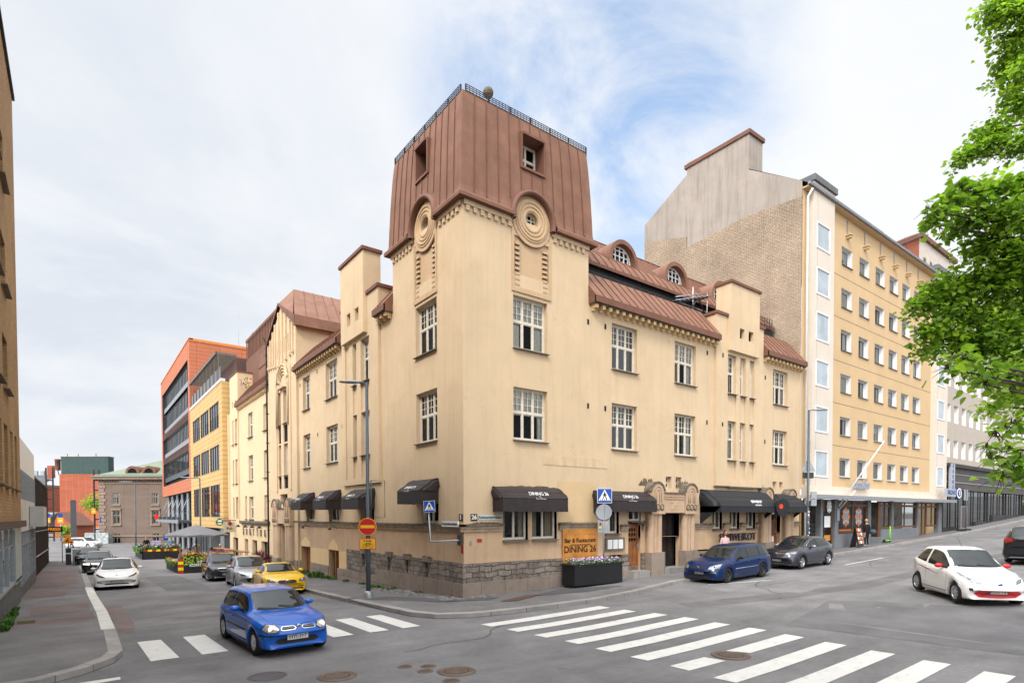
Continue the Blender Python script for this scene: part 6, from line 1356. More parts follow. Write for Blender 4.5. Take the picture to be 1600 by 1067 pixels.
# --- grey long building
gb_ = thing('grey_office_block', (70, 5, 2), 'long pale grey block with narrow white windows over a black-framed glass ground floor', 'building')
m_gr = mat('grey_render', (.42, .365, .31), .92, .2, var=.05, fine=.08, bump=.1); wl = MB(); hs = []; GZ = [(7.9, 9.4), (10.9, 12.4), (13.9, 15.4), (16.9, 18.4), (19.9, 21.4)]
gx = [47.9+i*2.03 for i in range(30)]
def gz(x): return .0
for z0, z1 in GZ:
    for x in gx: hs.append((x, x+1.15, z0, z1))
FA.wall(wl, 47.45, 112, 7.3, 23.0, m_gr, hs, depth=.5, d=.05, mrev=m_frwhite); wl.face([(47.45, -.05, 20), (47.45, 12, 20), (47.45, 12, 23), (47.45, -.05, 23)], m_gr); part('wall', wl, gb_)
for z0, z1 in GZ:
    for x in gx: window(FA, gb_, x+.02, x+1.13, z0+.02, z1-.02, 'gray', inset=.3, var=2)
b = MB(); FA.box(b, 47.4, 112, 7.0, 7.3, -.5, .5, m_iron); FA.box(b, 47.4, 112, 5.1, 7.0, -.5, .25, mat('dark_fascia', (.075, .065, .06), .6, .3, var=.2)); FA.box(b, 47.4, 112, 5.7, 5.78, .25, .30, m_galv); FA.box(b, 47.4, 112, 6.4, 6.46, .25, .30, m_galv); part('fascia', b, gb_)
b = MB(); m_ws = mat('warm_glow_panel', (.50, .35, .19), .8, .2, var=.6, vscale=.5, emit=.35); FA.box(b, 47.4, 112, .9, 5.1, -1.6, -1.1, m_ws)  # added glowing panel behind the glass stands for shop light and warm reflections
for x0, x1, zb in ((47.45, 51, 1.9), (56.5, 62, 2.3), (62, 74, 2.9), (74, 112, 4.0)): FA.box(b, x0, x1, .8, zb, -.3, 0, m_iron)
FA.box(b, 53, 56.5, 1.2, 5.1, -.6, -.45, m_black); b.face([FA.P(47.4, 1.5, -.15), FA.P(112, 1.5, -.15), FA.P(112, 5.1, -.15), FA.P(47.4, 5.1, -.15)], m_sglass)
part('ground_floor', b, gb_)
b = MB()
for i in range(30): x = 47.5+i*2.1; FA.box(b, x, x+(.22 if i % 3 == 0 else .07), 1.0, 5.1, -.10, -.02 if i % 3 else .02, m_black)
FA.box(b, 53.3, 54.6, 1.6, 3.6, -.44, -.40, m_pole)
part('mullion', b, gb_)
b = MB(); mwall = mat('far_pale_render', (.55, .48, .42), .9, .2); b.box(66.2, 78, 8, 18, 20, 34.5, mwall); b.box(58.5, 66.2, 8, 16, 20, 31.0, m_rb); b.hexa([(58.2, 7.7, 31.0), (66.2, 7.7, 34.5), (66.2, 16, 34.5), (58.2, 16, 31.0), (58.2, 7.7, 31.5), (66.2, 7.7, 35.0), (66.2, 16, 35.0), (58.2, 16, 31.5)], m_copper2); b.hexa([(58.5, 8.02, 31), (66.18, 8.02, 31), (66.18, 16, 31), (58.5, 16, 31), (58.5, 8.02, 31.02), (66.18, 8.02, 34.5), (66.18, 16, 34.5), (58.5, 16, 31.02)], m_rb)
b.hexa([(66.2, 7.7, 34.5), (78.2, 7.7, 34.5), (78.2, 16, 34.5), (66.2, 16, 34.5), (66.2, 7.7, 35), (78.2, 7.7, 35), (78.2, 16, 35), (66.2, 16, 35)], m_copper2); b.box(62, 64.5, 9, 11, 32, 34.6, m_white)
for i in range(5):
    for j in range(3): b.box(67.5+i*2, 68.2+i*2, 7.97, 8.0, 31.8-j*2.2, 32.6-j*2.2, m_stain)
solo('far_brick_house', b, (66, 12, 20), 'far house with red brick flank and pale front above the ochre block roof', 'building')
def boxsign(x, z, w_, h_, txt, y, label, size, vertical=False, rx=(1, 0, 0)):
    t = thing('lightbox_sign', (x, y, z), label, 'sign'); b = MB(); b.box(x-w_/2, x+w_/2, y, y+.18, z-h_/2, z+h_/2, mat('lightbox_grey', (.33, .35, .39), .4, .4)); part('box', b, t); b = MB(); mt = mat('navy_lettering', (.005, .02, .16), .5, .3)
    if vertical:
        for i, ch in enumerate(txt): b.add(text_mb(ch, size, mt, ext=.004, bold=.012), TM(Vector((x, y-.006, z+h_*.5-h_*(i+.5)/len(txt))), rx))
    else: b.add(text_mb(txt, size, mt, ext=.004, bold=.012, space=1.2), TM(Vector((x, y-.006, z)), rx))
    part('lettering', b, t)
boxsign(48.15, 6.15, .95, 2.2, 'BRONX', -.55, 'upright grey lightbox reading BRONX at the near end of the grey block', .44, True)
boxsign(45.9, 4.75, 2.2, .62, 'BRONX', -1.1, 'long grey lightbox reading BRONX above the canopy under the second white bay', .5)
t = thing('round_b_sign', (47.6, -1.0, 4.7), 'white round sign with a navy ring and letter B beside the BRONX lightbox', 'sign'); b = MB(); disc(b, Vector((47.9, -.95, 4.75)), .48, Vector((-.1, -1, 0)).normalized(), MATS['navy_lettering'], .1); part('rim', b, t); b = MB(); disc(b, Vector((47.89, -1.06, 4.75)), .42, Vector((-.1, -1, 0)).normalized(), m_whitetx, .01); disc(b, Vector((47.89, -1.075, 4.75)), .30, Vector((-.1, -1, 0)).normalized(), MATS['navy_lettering'], .01); b.add(text_mb('B', .5, m_whitetx, ext=.004, bold=.01), TM(Vector((47.88, -1.10, 4.75)), (1, 0, 0))); part('face', b, t)
b = MB(); px, py = 49.6, -1.1; z0 = hsign(px, py); b.tube([(px, py, z0), (px, py, z0+3.6)], .04, m_pole, 8); b.box(px-.5, px+.5, py+.03, py+.05, z0+2.6, z0+3.5, MATS['sign_back_grey']); solo('sign_pole', b, (px, py, z0), 'grey sign pole seen from the back beside the framed pavement stand', 'road sign')
# ================================================================ CARS
def carpaint(name, c, metal=.0, rough=.28, coat=.8, spec=.4):
    m = mat(name, c, rough, spec, metal=metal, coat=coat, var=.03, vscale=.7); return m
m_tyre = mat('tyre_rubber', (.018, .018, .019), .85, .2, var=.2, vscale=8); m_rimS = mat('alloy_rim', (.50, .51, .53), .28, .5, metal=.8, var=.08); m_rimB = mat('steel_rim', (.035, .034, .035), .5, .4, metal=.3)
m_cglass = mat('car_glass', (.012, .017, .018), .03, .55, var=.4, vscale=2.5, bump=.22, bscale=1.6); m_plast = mat('black_plastic', (.02, .02, .021), .55, .3, var=.15); m_chrome = mat('chrome', (.6, .6, .62), .12, .5, metal=1, var=.02)
m_lens = mat('headlamp_lens', (.24, .25, .27), .08, .8, metal=.5, var=.7, vscale=26); m_lensd = mat('headlamp_dark', (.035, .038, .042), .08, .8, metal=.3, var=.4, vscale=20); m_lit = mat('headlamp_lit', (.95, .85, .72), .15, .6, emit=.5, var=.4, vscale=18); m_lenson = mat('headlamp_clear', (.42, .40, .38), .08, .8, metal=.4, var=.6, vscale=24); m_tail = mat('tail_lamp', (.28, .006, .008), .15, .6, var=.2); m_amber = mat('amber_lamp', (.75, .14, .02), .2, .5)
m_under = mat('underbody', (.008, .008, .008), .95, .05)
def spl(x, pts):
    X = [p[0] for p in pts]; Y = [p[1] for p in pts]; n = len(X)
    if x <= X[0]: return Y[0]
    if x >= X[-1]: return Y[-1]
    for i in range(n-1):
        if x <= X[i+1]: break
    h = X[i+1]-X[i]; t = (x-X[i])/h; d = [(Y[k+1]-Y[k])/(X[k+1]-X[k]) for k in range(n-1)]
    def sl(k):
        if k == 0: return d[0]
        if k == n-1: return d[-1]
        return 0 if d[k-1]*d[k] <= 0 else 2*d[k-1]*d[k]/(d[k-1]+d[k])
    a, b = sl(i)*h, sl(i+1)*h
    return (2*t**3-3*t*t+1)*Y[i]+(t**3-2*t*t+t)*a+(-2*t**3+3*t*t)*Y[i+1]+(t**3-t*t)*b
def build_car(S, paint, pos, heading, label, cat='car', group=None):
    """S: spec with front axle at x=0, forward +x. lengths in metres"""
    L, W, Ht, wb, fo = S['L'], S['W'], S['H'], S['wb'], S['fo']; ro = L-wb-fo; xf, xr = fo, -(wb+ro); w = W/2
    top = S['top']; belt = S['belt']; gc = S.get('gc', .17); Ra = S.get('Ra', .365); wr = S.get('wr', .30); roofw = S.get('roofw', .70); bow = S.get('bow', .28); bowr = S.get('bowr', .16)
    T = lambda x: spl(x, top); B = lambda x: min(spl(x, belt), T(x)-.015)
    def low(x):
        z = gc+.03*smst((x-xf+.5)/.5)+.10*smst((xr+.45-x)/.45)
        for xa in (0, -wb):
            q = Ra**2-(x-xa)**2
            if q > 0: z = max(z, wr+sqrt(q)*.98)
        return z
    def wid(x):
        f = 1-.10*smst((x-(xf-.75))/.75)**1.5*1.3-.10*smst((xr+.7-x)/.7)
        return w*f
    xc0, xh = S['cowl'], S['header']; xrr = S['rearh']
    def rw(x):       # half width of the roof edge line
        if x > xc0: return w*.80
        if x > xh: return w*(.80+(roofw-.80)*smst((xc0-x)/(xc0-xh)))
        if x > xrr: return w*(roofw+.0*(x))
        return w*(roofw+(.72-roofw)*smst((xrr-x)/.6))
    def sec(x):
        lz = low(x); b = B(x); t = T(x); ww = wid(x); s = ww/w; r = min(rw(x)*s, ww*.9); inb = .06 if t-b > .2 else .0
        e = t-min(.07, (t-b)*.35); pts = [(ww*.86, lz-.02 if lz < gc+.2 else lz), (ww*.955, lz), (ww*.99, lz+(b-lz)*.14), (ww*1.0, lz+(b-lz)*.38), (ww*1.0, lz+(b-lz)*.62), (ww*.985, b-.10 if b-.10 > lz+(b-lz)*.65 else lz+(b-lz)*.75), (ww*.965, b-.025), (ww*.93, b)]
        for k in (.25, .5, .75): pts.append((ww*.93+(r-ww*.93)*k+.018*sin(pi*k), b+(e-b)*k))
        pts += [(r, e), (r*.93, t-(t-e)*.42), (r*.72, t-(t-e)*.10), (r*.38, t-.0), (0, t+.004)]
        return pts
    xs = sorted(set([round(v, 4) for v in frange(xr, xf, .055)]+[xf-.015, xf-.035, xr+.02, xr+.05]))
    def dfm(x, y):       # bowed nose and tail
        a = (abs(y)/w)**2.3; return x-bow*a*exp(-max(0, xf-x)/.45)+bowr*a*exp(-max(0, x-xr)/.4)
    rows = []
    for x in xs:
        p = sec(x); e = 0
        if x > xf-.04: e = .05*((x-(xf-.04))/.04)
        if x < xr+.05: e = .05*((xr+.05-x)/.05)
        zc = (p[0][1]+p[-1][1])/2
        full = [(y, z) for y, z in p]+[(-y, z) for y, z in p[-2::-1]]
        rows.append([(dfm(x, y*(1-e)), y*(1-e), zc+(z-zc)*(1-e*1.2)) for y, z in full])
    mb = MB(); mb.grid(rows, paint, True)
    for r_, flip in ((rows[0], 0), (rows[-1], 1)):      # close nose and tail with rungs
        n = len(r_); h = n//2
        left = r_[:h+1]; right = r_[::-1][:h+1]; K = 8
        mb.grid([[Vector(a).lerp(Vector(b), k/K)-Vector(((1 if flip else -1)*(-.0), 0, 0)) for a, b in zip(left, right)] for k in range(K+1)], paint, True)
    t = thing(S.get('kind', 'parked_car'), pos, label, cat, group, heading)
    def prt(name, m_, parent=None, label=None):
        return part(name, m_, parent or t, label, local=True)
    body = prt('body', mb)
    bvh = BVHTree.FromPolygons([Vector(v) for v in mb.v], [tuple(f) for f in mb.f])
    def cast(view, a, b, off):
        if view == 'front': o, d = Vector((xf+2, a, b)), Vector((-1, 0, 0))
        elif view == 'rear': o, d = Vector((xr-2, a, b)), Vector((1, 0, 0))
        elif view == 'left': o, d = Vector((a, 3, b)), Vector((0, -1, 0))
        elif view == 'right': o, d = Vector((a, -3, b)), Vector((0, 1, 0))
        else: o, d = Vector((a, b, 4)), Vector((0, 0, -1))
        h = bvh.ray_cast(o, d)
        if h[0] is None:
            h = bvh.find_nearest(Vector((max(min(o.x, xf), xr), max(min(o.y, w), -w), min(o.z, Ht))))
        n = h[1]
        if n.dot(-d) < 0: n = -n
        return h[0]+n*off
    def patch(mb_, view, lo, hi, m_, n=8, k=4, off=.006, thick=.0):
        def at(P, t_):
            s = t_*(len(P)-1); i = min(int(s), len(P)-2); f = s-i; return (P[i][0]*(1-f)+P[i+1][0]*f, P[i][1]*(1-f)+P[i+1][1]*f)
        R_ = []
        for j in range(k+1):
            row = []
            for i in range(n+1):
                a, b = at(lo, i/n), at(hi, i/n); q = (a[0]+(b[0]-a[0])*j/k, a[1]+(b[1]-a[1])*j/k); row.append(cast(view, q[0], q[1], off))
            R_.append(row)
        mb_.grid(R_, m_, True)
    # side windows
    sw = S['side']; pts_top = lambda x: T(x)-S.get('railh', .105); 
    for sgn, view in ((1, 'left'), (-1, 'right')):
        for (x1, x0) in sw:           # x1 front end, x0 rear end
            n = 12; X = [x1+(x0-x1)*i/n for i in range(n+1)]; lo = [(x, B(x)+.03) for x in X]; hi = [(x, max(pts_top(x), B(x)+.035)) for x in X]
            if S.get('rearcurve') and (x1, x0) == sw[-1]:
                hi = [(x, max(B(x)+.035, min(h_, B(x)+.03+(h_-B(x)-.03)*min(1, sqrt(max(0, (x-x0)/.28)))))) for x, h_ in hi]
            g_ = MB(); patch(g_, view, lo, hi, m_cglass, 12, 5, .005); prt('side_window', g_)
        if S.get('bpil', True):
            xa_, xb_ = sw[0][0]+.02, sw[-1][1]+(.06 if S.get('rearcurve') else -.02); X = [xa_+(xb_-xa_)*i/30 for i in range(31)]; g_ = MB(); patch(g_, view, [(x, B(x)+.012) for x in X], [(x, max(pts_top(x)+.008, B(x)+.02)) for x in X], m_plast, 30, 4, .002); prt('window_seal', g_)
        if S.get('chromeline'):
            g_ = MB(); X = [sw[0][0]+(sw[-1][1]-sw[0][0])*i/24 for i in range(25)]; g_.tube([cast(view, x, max(pts_top(x), B(x)+.035)+.012, .006) for x in X], .011, m_chrome, 5); prt('window_trim', g_)
    g_ = MB(); yw = w*.80; yh = w*(roofw-.035); K = 10; R_ = []
    for j in range(K+1):
        x = xc0-.05+(xh+.05-xc0+.05)*j/K; yy = (rw(x)-.045)*(wid(x)/w); R_.append([cast('top', x-.10*(2*abs(i/12-.5))**2*(1-j/K*.5), -yy+2*yy*i/12, .005) for i in range(13)])
    g_.grid(R_, m_cglass, True); prt('windshield', g_)
    g_ = MB(); R_ = []
    for j in range(K+1):
        x = xc0-.01+(xh+.02-xc0+.01)*j/K; yy = (rw(x)-.018)*(wid(x)/w); R_.append([cast('top', x-.10*(2*abs(i/12-.5))**2*(1-j/K*.5), -yy+2*yy*i/12, .002) for i in range(13)])
    g_.grid(R_, m_plast, True); prt('windshield_seal', g_)
    wp = MB()
    for a, b in ((.55, -.05), (-.1, -.62)): wp.tube([cast('top', xc0+.0-.06*abs(a), a*w, .03), cast('top', xc0-.13, b*w, .02)], .009, m_plast, 5)
    prt('wiper', wp)
    if 'rearglass' in S:
        xa, xb = S['rearglass']; g_ = MB(); R_ = []
        for j in range(6): x = xa+(xb-xa)*j/5; yy = (rw(x)-.05)*(wid(x)/w); R_.append([cast('top', x, -yy+2*yy*i/10, .005) for i in range(11)])
        g_.grid(R_, m_cglass, True); prt('rear_window', g_)
    # doors, handles, sills
    for sgn, view in ((1, 'left'), (-1, 'right')):
        d_ = MB()
        for x in S['seams']:
            zt = B(x)-.01; X = [(x, gc+.10+(zt-gc-.10)*i/10) for i in range(11)]; ps = [cast(view, x_+.02*sin(2.4*i/10), z, .0015) for i, (x_, z) in enumerate(X)]
            ww = Vector((.005, 0, 0)); d_.grid([[p-ww for p in ps], [p+ww for p in ps]], m_plast)
        X = frange(-Ra-.06, -wb+Ra+.06, .2); d_.tube([cast(view, x, gc+.11, -.002) for x in X], .012, m_plast, 5)
        if S.get('moulding'): 
            m_ = S['moulding']; X = frange(-.50, -wb+.48, .2); d_.tube([cast(view, x, S.get('mz', .52), .004) for x in X], .016, m_, 6)
        prt('door_seam', d_)
        h_ = MB()
        for x in S['handles']:
            p = cast(view, x, B(x)-S.get('hz', .12), .018); q = cast(view, x-.17, B(x)-S.get('hz', .12), .018); h_.tube([p, q], .014, S.get('hm', paint), 6)
        prt('door_handle', h_)
        mi = MB(); mx = S.get('mx', xc0-.62); p = cast(view, mx, B(mx)+.05, 0); y0 = p.y+sgn*.04; c = Vector((mx+.03, p.y+sgn*.13, B(mx)+.09)); R_ = []
        for i in range(9):
            th = pi*i/8; rr_ = sin(th); R_.append([c+Vector((.055*rr_*cos(a)*(1.15 if cos(a) > 0 else .6), -.115*cos(th)*sgn, .068*rr_*sin(a))) for a in [2*pi*k/12 for k in range(12)]])
        mi.grid(R_, S.get('mirror', paint), True, True); mi.tube([p, c-Vector((0, 0, .04))], .022, m_plast, 6); prt('wing_mirror', mi)
        if 'stripe' in S:
            g_ = MB(); (xa, za), (xb, zb) = S['stripe'][:2]; lo = [(xa+(xb-xa)*i/12, za+(zb-za)*i/12) for i in range(13)]; patch(g_, view, lo, [(x, z+.028*(1-.7*abs(i/6-1))) for i, (x, z) in enumerate(lo)], S['stripe'][2], 12, 1, .004); prt('side_stripe', g_)
        if S.get('repeater'): g_ = MB(); patch(g_, view, [(-.40, B(-.4)-.19), (-.46, B(-.4)-.19)], [(-.40, B(-.4)-.15), (-.46, B(-.4)-.15)], m_amber, 2, 2, .008); prt('side_repeater', g_)
        if S.get('archm'):
            for xa in (0, -wb): g_ = MB(); g_.tube([cast(view, xa+(Ra+.02)*cos(a), wr+(Ra+.02)*sin(a)*.98, .0) for a in [pi*i/14 for i in range(15)]], .03, S['archm'], 6); prt('wheel_arch', g_)
        elif True:
            for xa in (0, -wb): g_ = MB(); g_.tube([cast(view, xa+(Ra+.012)*cos(a), wr+(Ra+.012)*sin(a)*.98, -.012) for a in [pi*i/14 for i in range(15)]], .017, paint, 6); prt('wheel_arch', g_)
    sm_ = MB()
    for sg in (1, -1): sm_.tube([cast('top', x, sg*(.76-.16*max(0, (x-xc0)/(fo-.16-xc0))**2)*w, -.001) for x in frange(xc0-.02, fo-.16, .1)], .0045, m_plast, 4, False)
    sm_.tube([cast('top', fo-.16-.18*(abs(i/8-1)**2.2), (i/8-1)*.60*w, -.001) for i in range(17)], .0045, m_plast, 4, False); prt('bonnet_seam', sm_)
    # front details: each entry (name, material, lo, hi, mirrored)
    for nm, m_, lo, hi, mir in S['front']:
        for sg in ((1, -1) if mir else (1,)):
            g_ = MB(); patch(g_, 'front', [(a*sg, b) for a, b in lo], [(a*sg, b) for a, b in hi], m_, 12, 5, .006 if (nm == 'headlight' and m_ is m_plast) else .012 if nm == 'headlight' else .008 if nm != 'grille_bar' else (.014 if m_ is m_plast else .019)); o = prt(nm if m_ is not m_plast or nm != 'headlight' else 'lamp_surround', g_)
            if nm == 'headlight' and m_ not in (m_lensd, m_plast):
                q = MB(); cx_ = sum(a for a, b in lo+hi)/len(lo+hi)*sg; cz_ = sum(b for a, b in lo+hi)/len(lo+hi); c = cast('front', cx_, cz_, .012); k_ = 1.5 if m_ is m_lenson else 1; q.lathe([(.001, .014), (.035*k_, .010), (.05*k_, 0)], m_lit if m_ in (m_lit, m_lenson) else m_chrome, tuple(c), 12, 'X'); prt('reflector', q, o)
    if 'badge' in S: 
        g_ = MB(); by, bz, br, bm_ = S['badge']; c = cast('front', by, bz, .01); g_.lathe([(br*.7, .006), (br, .010), (br*1.1, .0)], m_chrome, tuple(c), 20, 'X'); g_.lathe([(.001, .004), (br*.7, .004)], bm_, tuple(c), 20, 'X'); prt('badge', g_)
    pl = S.get('plate')
    if pl:
        txt, pz, eu = pl; c = cast('front', 0, pz, .02); g_ = MB(); g_.box(c.x-.01, c.x+.012, -.228, .228, pz-.058, pz+.058, m_plast); g_.box(c.x+.012, c.x+.016, -.224, .224, pz-.055, pz+.055, m_whitetx); o = prt('number_plate', g_)
        q = MB(); q.add(text_mb(txt, .125, m_blacktx, ext=.001, bold=.0, sx=.88), TM(Vector((c.x+.019, .02 if eu else 0, pz)), (0, 1, 0), (1, 0, 0)))
        if eu: q.box(c.x+.016, c.x+.018, -.222, -.185, pz-.055, pz+.055, m_blue)
        prt('lettering', q, o)
    if S.get('rearlamp'):
        for sg in (1, -1):
            g_ = MB(); lo, hi = S['rearlamp']; patch(g_, 'rear', [(a*sg, b) for a, b in lo], [(a*sg, b) for a, b in hi], m_tail, 6, 5, .01); 
            v = 'left' if sg > 0 else 'right'; zz0, zz1 = min(b for a, b in lo), max(b for a, b in hi); patch(g_, v, [(xr+.30, zz0+.03), (xr+.12, zz0)], [(xr+.30, zz1-.05), (xr+.12, zz1)], m_tail, 4, 4, .008); prt('tail_lamp', g_)
    # wheels
    r = S.get('wrad', .305)
    for xa in (0, -wb):
        for sg in (1, -1):
            y = sg*(w-.125); wt = MB(); rm = S.get('rim', m_rimS); Rr = r*S.get('rimr', .64)
            st = S.get('steer', 0) if xa == 0 else 0
            rot = Matrix.Translation((xa, y, r)) @ Matrix.Rotation(st, 4, 'Z')
            q = MB(); q.lathe([(Rr, -.095), (r*.90, -.10), (r*.985, -.075), (r, -.03), (r, .03), (r*.985, .075), (r*.90, .10), (Rr, .095), (Rr*.96, .06), (Rr*.96, -.06), (Rr, -.095)], m_tyre, (0, 0, 0), 28, 'Y'); wt.add(q, rot); o = prt('wheel', wt)
            q = MB(); ys = sg*.05; q.lathe([(Rr*.97, sg*.088), (Rr*.90, sg*.080), (Rr*.86, sg*.03), (.001, sg*.02)], m_plast if S.get('spokes', 5) else rm, (0, 0, 0), 28, 'Y')
            q.lathe([(Rr*1.0, sg*.090), (Rr*.985, sg*.097), (Rr*.90, sg*.088), (Rr*.87, sg*.05)], rm, (0, 0, 0), 28, 'Y'); ns = S.get('spokes', 5)
            for k in range(ns):
                a = 2*pi*k/ns+.3; ca, sa = cos(a), sin(a); da = S.get('spw', .20)
                P_ = lambda rr_, ang, yy: (rr_*cos(ang), yy*sg, rr_*sin(ang))
                for dd in ((-da*.55, da*.55),):
                    q.hexa([P_(.05, a-.7, .055), P_(.05, a+.7, .055), P_(Rr*.92, a+da*.5, .068), P_(Rr*.92, a-da*.5, .068), P_(.05, a-.7, .08), P_(.05, a+.7, .08), P_(Rr*.92, a+da*.5, .086), P_(Rr*.92, a-da*.5, .086)], rm)
            q.lathe([(.001, sg*.092), (.045, sg*.09), (.06, sg*.075)], rm, (0, 0, 0), 14, 'Y')
            if ns == 0:
                for k in range(12): a = 2*pi*k/12; q.lathe([(.001, sg*.045), (.016, sg*.045), (.018, sg*.02)], m_tyre, (.12*cos(a), 0, .12*sin(a)), 8, 'Y')
                q.lathe([(.16, sg*.035), (.14, sg*.055), (.08, sg*.055), (.06, sg*.035)], rm, (0, 0, 0), 24, 'Y')
            q2 = MB(); q2.add(q, rot); prt('rim', q2, o)
    ub = MB(); ub.box(xr+.25, xf-.28, -w+.24, w-.24, gc-.01, .62, m_under)
    for xa in (0, -wb): ub.box(xa-Ra-.05, xa+Ra+.05, -w+.235, w-.235, .25, .66, m_under)
    prt('underbody', ub)
    for nm, fn in S.get('extra', []): 
        g_ = MB(); fn(g_, cast); prt(nm, g_)
    return t
def carz(x, y, hd, wb):
    fx, fy = cos(hd), sin(hd); z0 = H(x, y); z1 = H(x-fx*wb, y-fy*wb); return z0, math.atan2(z0-z1, wb)
def place(S, paint, x, y, deg, label, cat='car', group=None):
    hd = radians(deg); z, p = carz(x, y, hd, S['wb']); t = build_car(S, paint, (x, y, z+.004), hd, label, cat, group); t.rotation_euler = (0, -p, hd); return t
def ant(x, y, h=.45):
    def f(g_, cast): p = cast('top', x, y, 0); g_.tube([p, p+Vector((-h*.7, 0, h*.7))], .006, m_plast, 4)
    return ('antenna', f)
def disc_st(g_, cast): pass
def sticker(g_, cast): p = cast('top', -.95, .42, .008)
def squash(S, k=.87):
    f = lambda z: .45+(z-.45)*k if z > .45 else z
    S['top'] = [(x, f(z)) for x, z in S['top']]; S['belt'] = [(x, f(z)) for x, z in S['belt']]; S['front'] = [(n, m, [(a, f(b)) for a, b in lo], [(a, f(b)) for a, b in hi], r) for n, m, lo, hi, r in S['front']]; y, z, r, m = S['badge']; S['badge'] = (y, f(z), r, m)
# blue hatchback (front details in metres from the ground)
blue = dict(bpil=False, rimr=.60, kind='moving_car', L=3.72, W=1.585, H=1.43, wb=2.36, fo=.68, cowl=-.42, header=-1.02, rearh=-2.65, wrad=.285, Ra=.335, wr=.285, roofw=.70, bow=.30,
 top=[(-3.04, .70), (-3.02, .86), (-2.95, 1.02), (-2.75, 1.26), (-2.5, 1.385), (-1.9, 1.43), (-1.4, 1.425), (-1.0, 1.37), (-.72, 1.16), (-.42, .93), (-.1, .885), (.25, .80), (.5, .70), (.62, .60), (.68, .50)],
 belt=[(-3.04, .62), (-2.9, .86), (-2.4, .90), (-1.2, .875), (-.5, .86), (0, .80), (.4, .70), (.68, .46)], side=[(-.62, -1.62), (-1.70, -2.72)], rearcurve=1, seams=[-.50, -1.66], handles=[-1.40], mirror=None, moulding=m_plast, mz=.50, repeater=1, rim=m_rimS, spokes=9, spw=.34, plate=('HYI-317', .40, False),
 front=[('headlight', m_plast, [(.38, .61), (.45, .535), (.61, .53), (.70, .61)], [(.38, .62), (.44, .715), (.61, .735), (.70, .64)], True), ('headlight', m_lenson, [(.40, .61), (.46, .55), (.60, .545), (.68, .61)], [(.40, .62), (.45, .70), (.60, .72), (.68, .64)], True), ('grille', m_chrome, [(.06, .62), (.10, .59), (.33, .58), (.37, .60)], [(.06, .64), (.10, .675), (.33, .675), (.36, .65)], True), ('grille_bar', m_plast, [(.08, .625), (.11, .605), (.32, .595), (.35, .605)], [(.08, .635), (.11, .66), (.32, .66), (.345, .645)], True), ('grille_bar', m_galv, [(.09, .628), (.34, .623)], [(.09, .636), (.34, .631)], True),
  ('lower_intake', m_plast, [(-.46, .31), (-.38, .265), (.38, .265), (.46, .31)], [(-.46, .33), (-.40, .385), (.40, .385), (.46, .33)], False), ('bumper_strip', m_plast, [(.52, .455), (.74, .46)], [(.52, .49), (.74, .495)], True)], badge=(0, .64, .05, m_chrome), hz=.13)
squash(blue); p_blue = carpaint('paint_blue', (.0, .095, .46), .0, .28, .7, .25); blue['mirror'] = p_blue; blue['hm'] = p_blue
place(blue, p_blue, -6.98, -3.80, -86, 'bright blue hatchback with lit headlights crossing the left zebra stripes')
ka = dict(bpil=False, kind='moving_car', L=3.62, W=1.66, H=1.5, wb=2.30, fo=.72, cowl=-.30, header=-1.12, rearh=-2.5, wrad=.30, Ra=.345, wr=.30, roofw=.68, bow=.36, bowr=.28,
 top=[(-2.9, .72), (-2.88, .98), (-2.75, 1.14), (-2.5, 1.36), (-2.15, 1.47), (-1.6, 1.50), (-1.15, 1.45), (-.75, 1.22), (-.30, .98), (.1, .90), (.42, .76), (.62, .60), (.72, .46)],
 belt=[(-2.9, .64), (-2.75, 1.05), (-2.3, 1.02), (-1.4, .93), (-.5, .88), (0, .82), (.4, .68), (.72, .42)], side=[(-.55, -1.66), (-1.76, -2.42)], rearcurve=1, railh=.10, seams=[-.44, -1.68], handles=[-1.48], rim=m_rimS, spokes=8, spw=.22, plate=('XUO-765', .40, True), mx=-.78,
 front=[('headlight', m_lens, [(.40, .60), (.60, .655), (.735, .80)], [(.45, .685), (.60, .77), (.73, .875)], True), ('red_grille', mat('grille_red', (.55, .012, .018), .35, .5), [(-.58, .36), (-.44, .235), (0, .215), (.44, .235), (.58, .36)], [(-.56, .37), (-.42, .48), (0, .49), (.42, .48), (.56, .37)], False), ('lower_intake', m_plast, [(-.50, .345), (-.4, .265), (0, .245), (.4, .265), (.50, .345)], [(-.48, .35), (-.4, .365), (0, .365), (.4, .365), (.48, .35)], False), ('fog_lamp', m_lensd, [(.60, .42), (.67, .42)], [(.60, .49), (.67, .49)], True)], badge=(0, .60, .055, m_blue), hz=.10, stripe=((-.85, .70), (-2.45, .90), m_red), extra=[ant(-1.3, 0)], rearlamp=([(.58, .86), (.70, .86)], [(.55, 1.05), (.68, 1.05)]))
ka['mirror'] = MATS['grille_red']; p_white = carpaint('paint_white', (.72, .71, .68), 0, .25)
place(ka, p_white, 9.93, -12.06, -139, 'small white hatchback with red mirrors and red grille turning at the right edge')
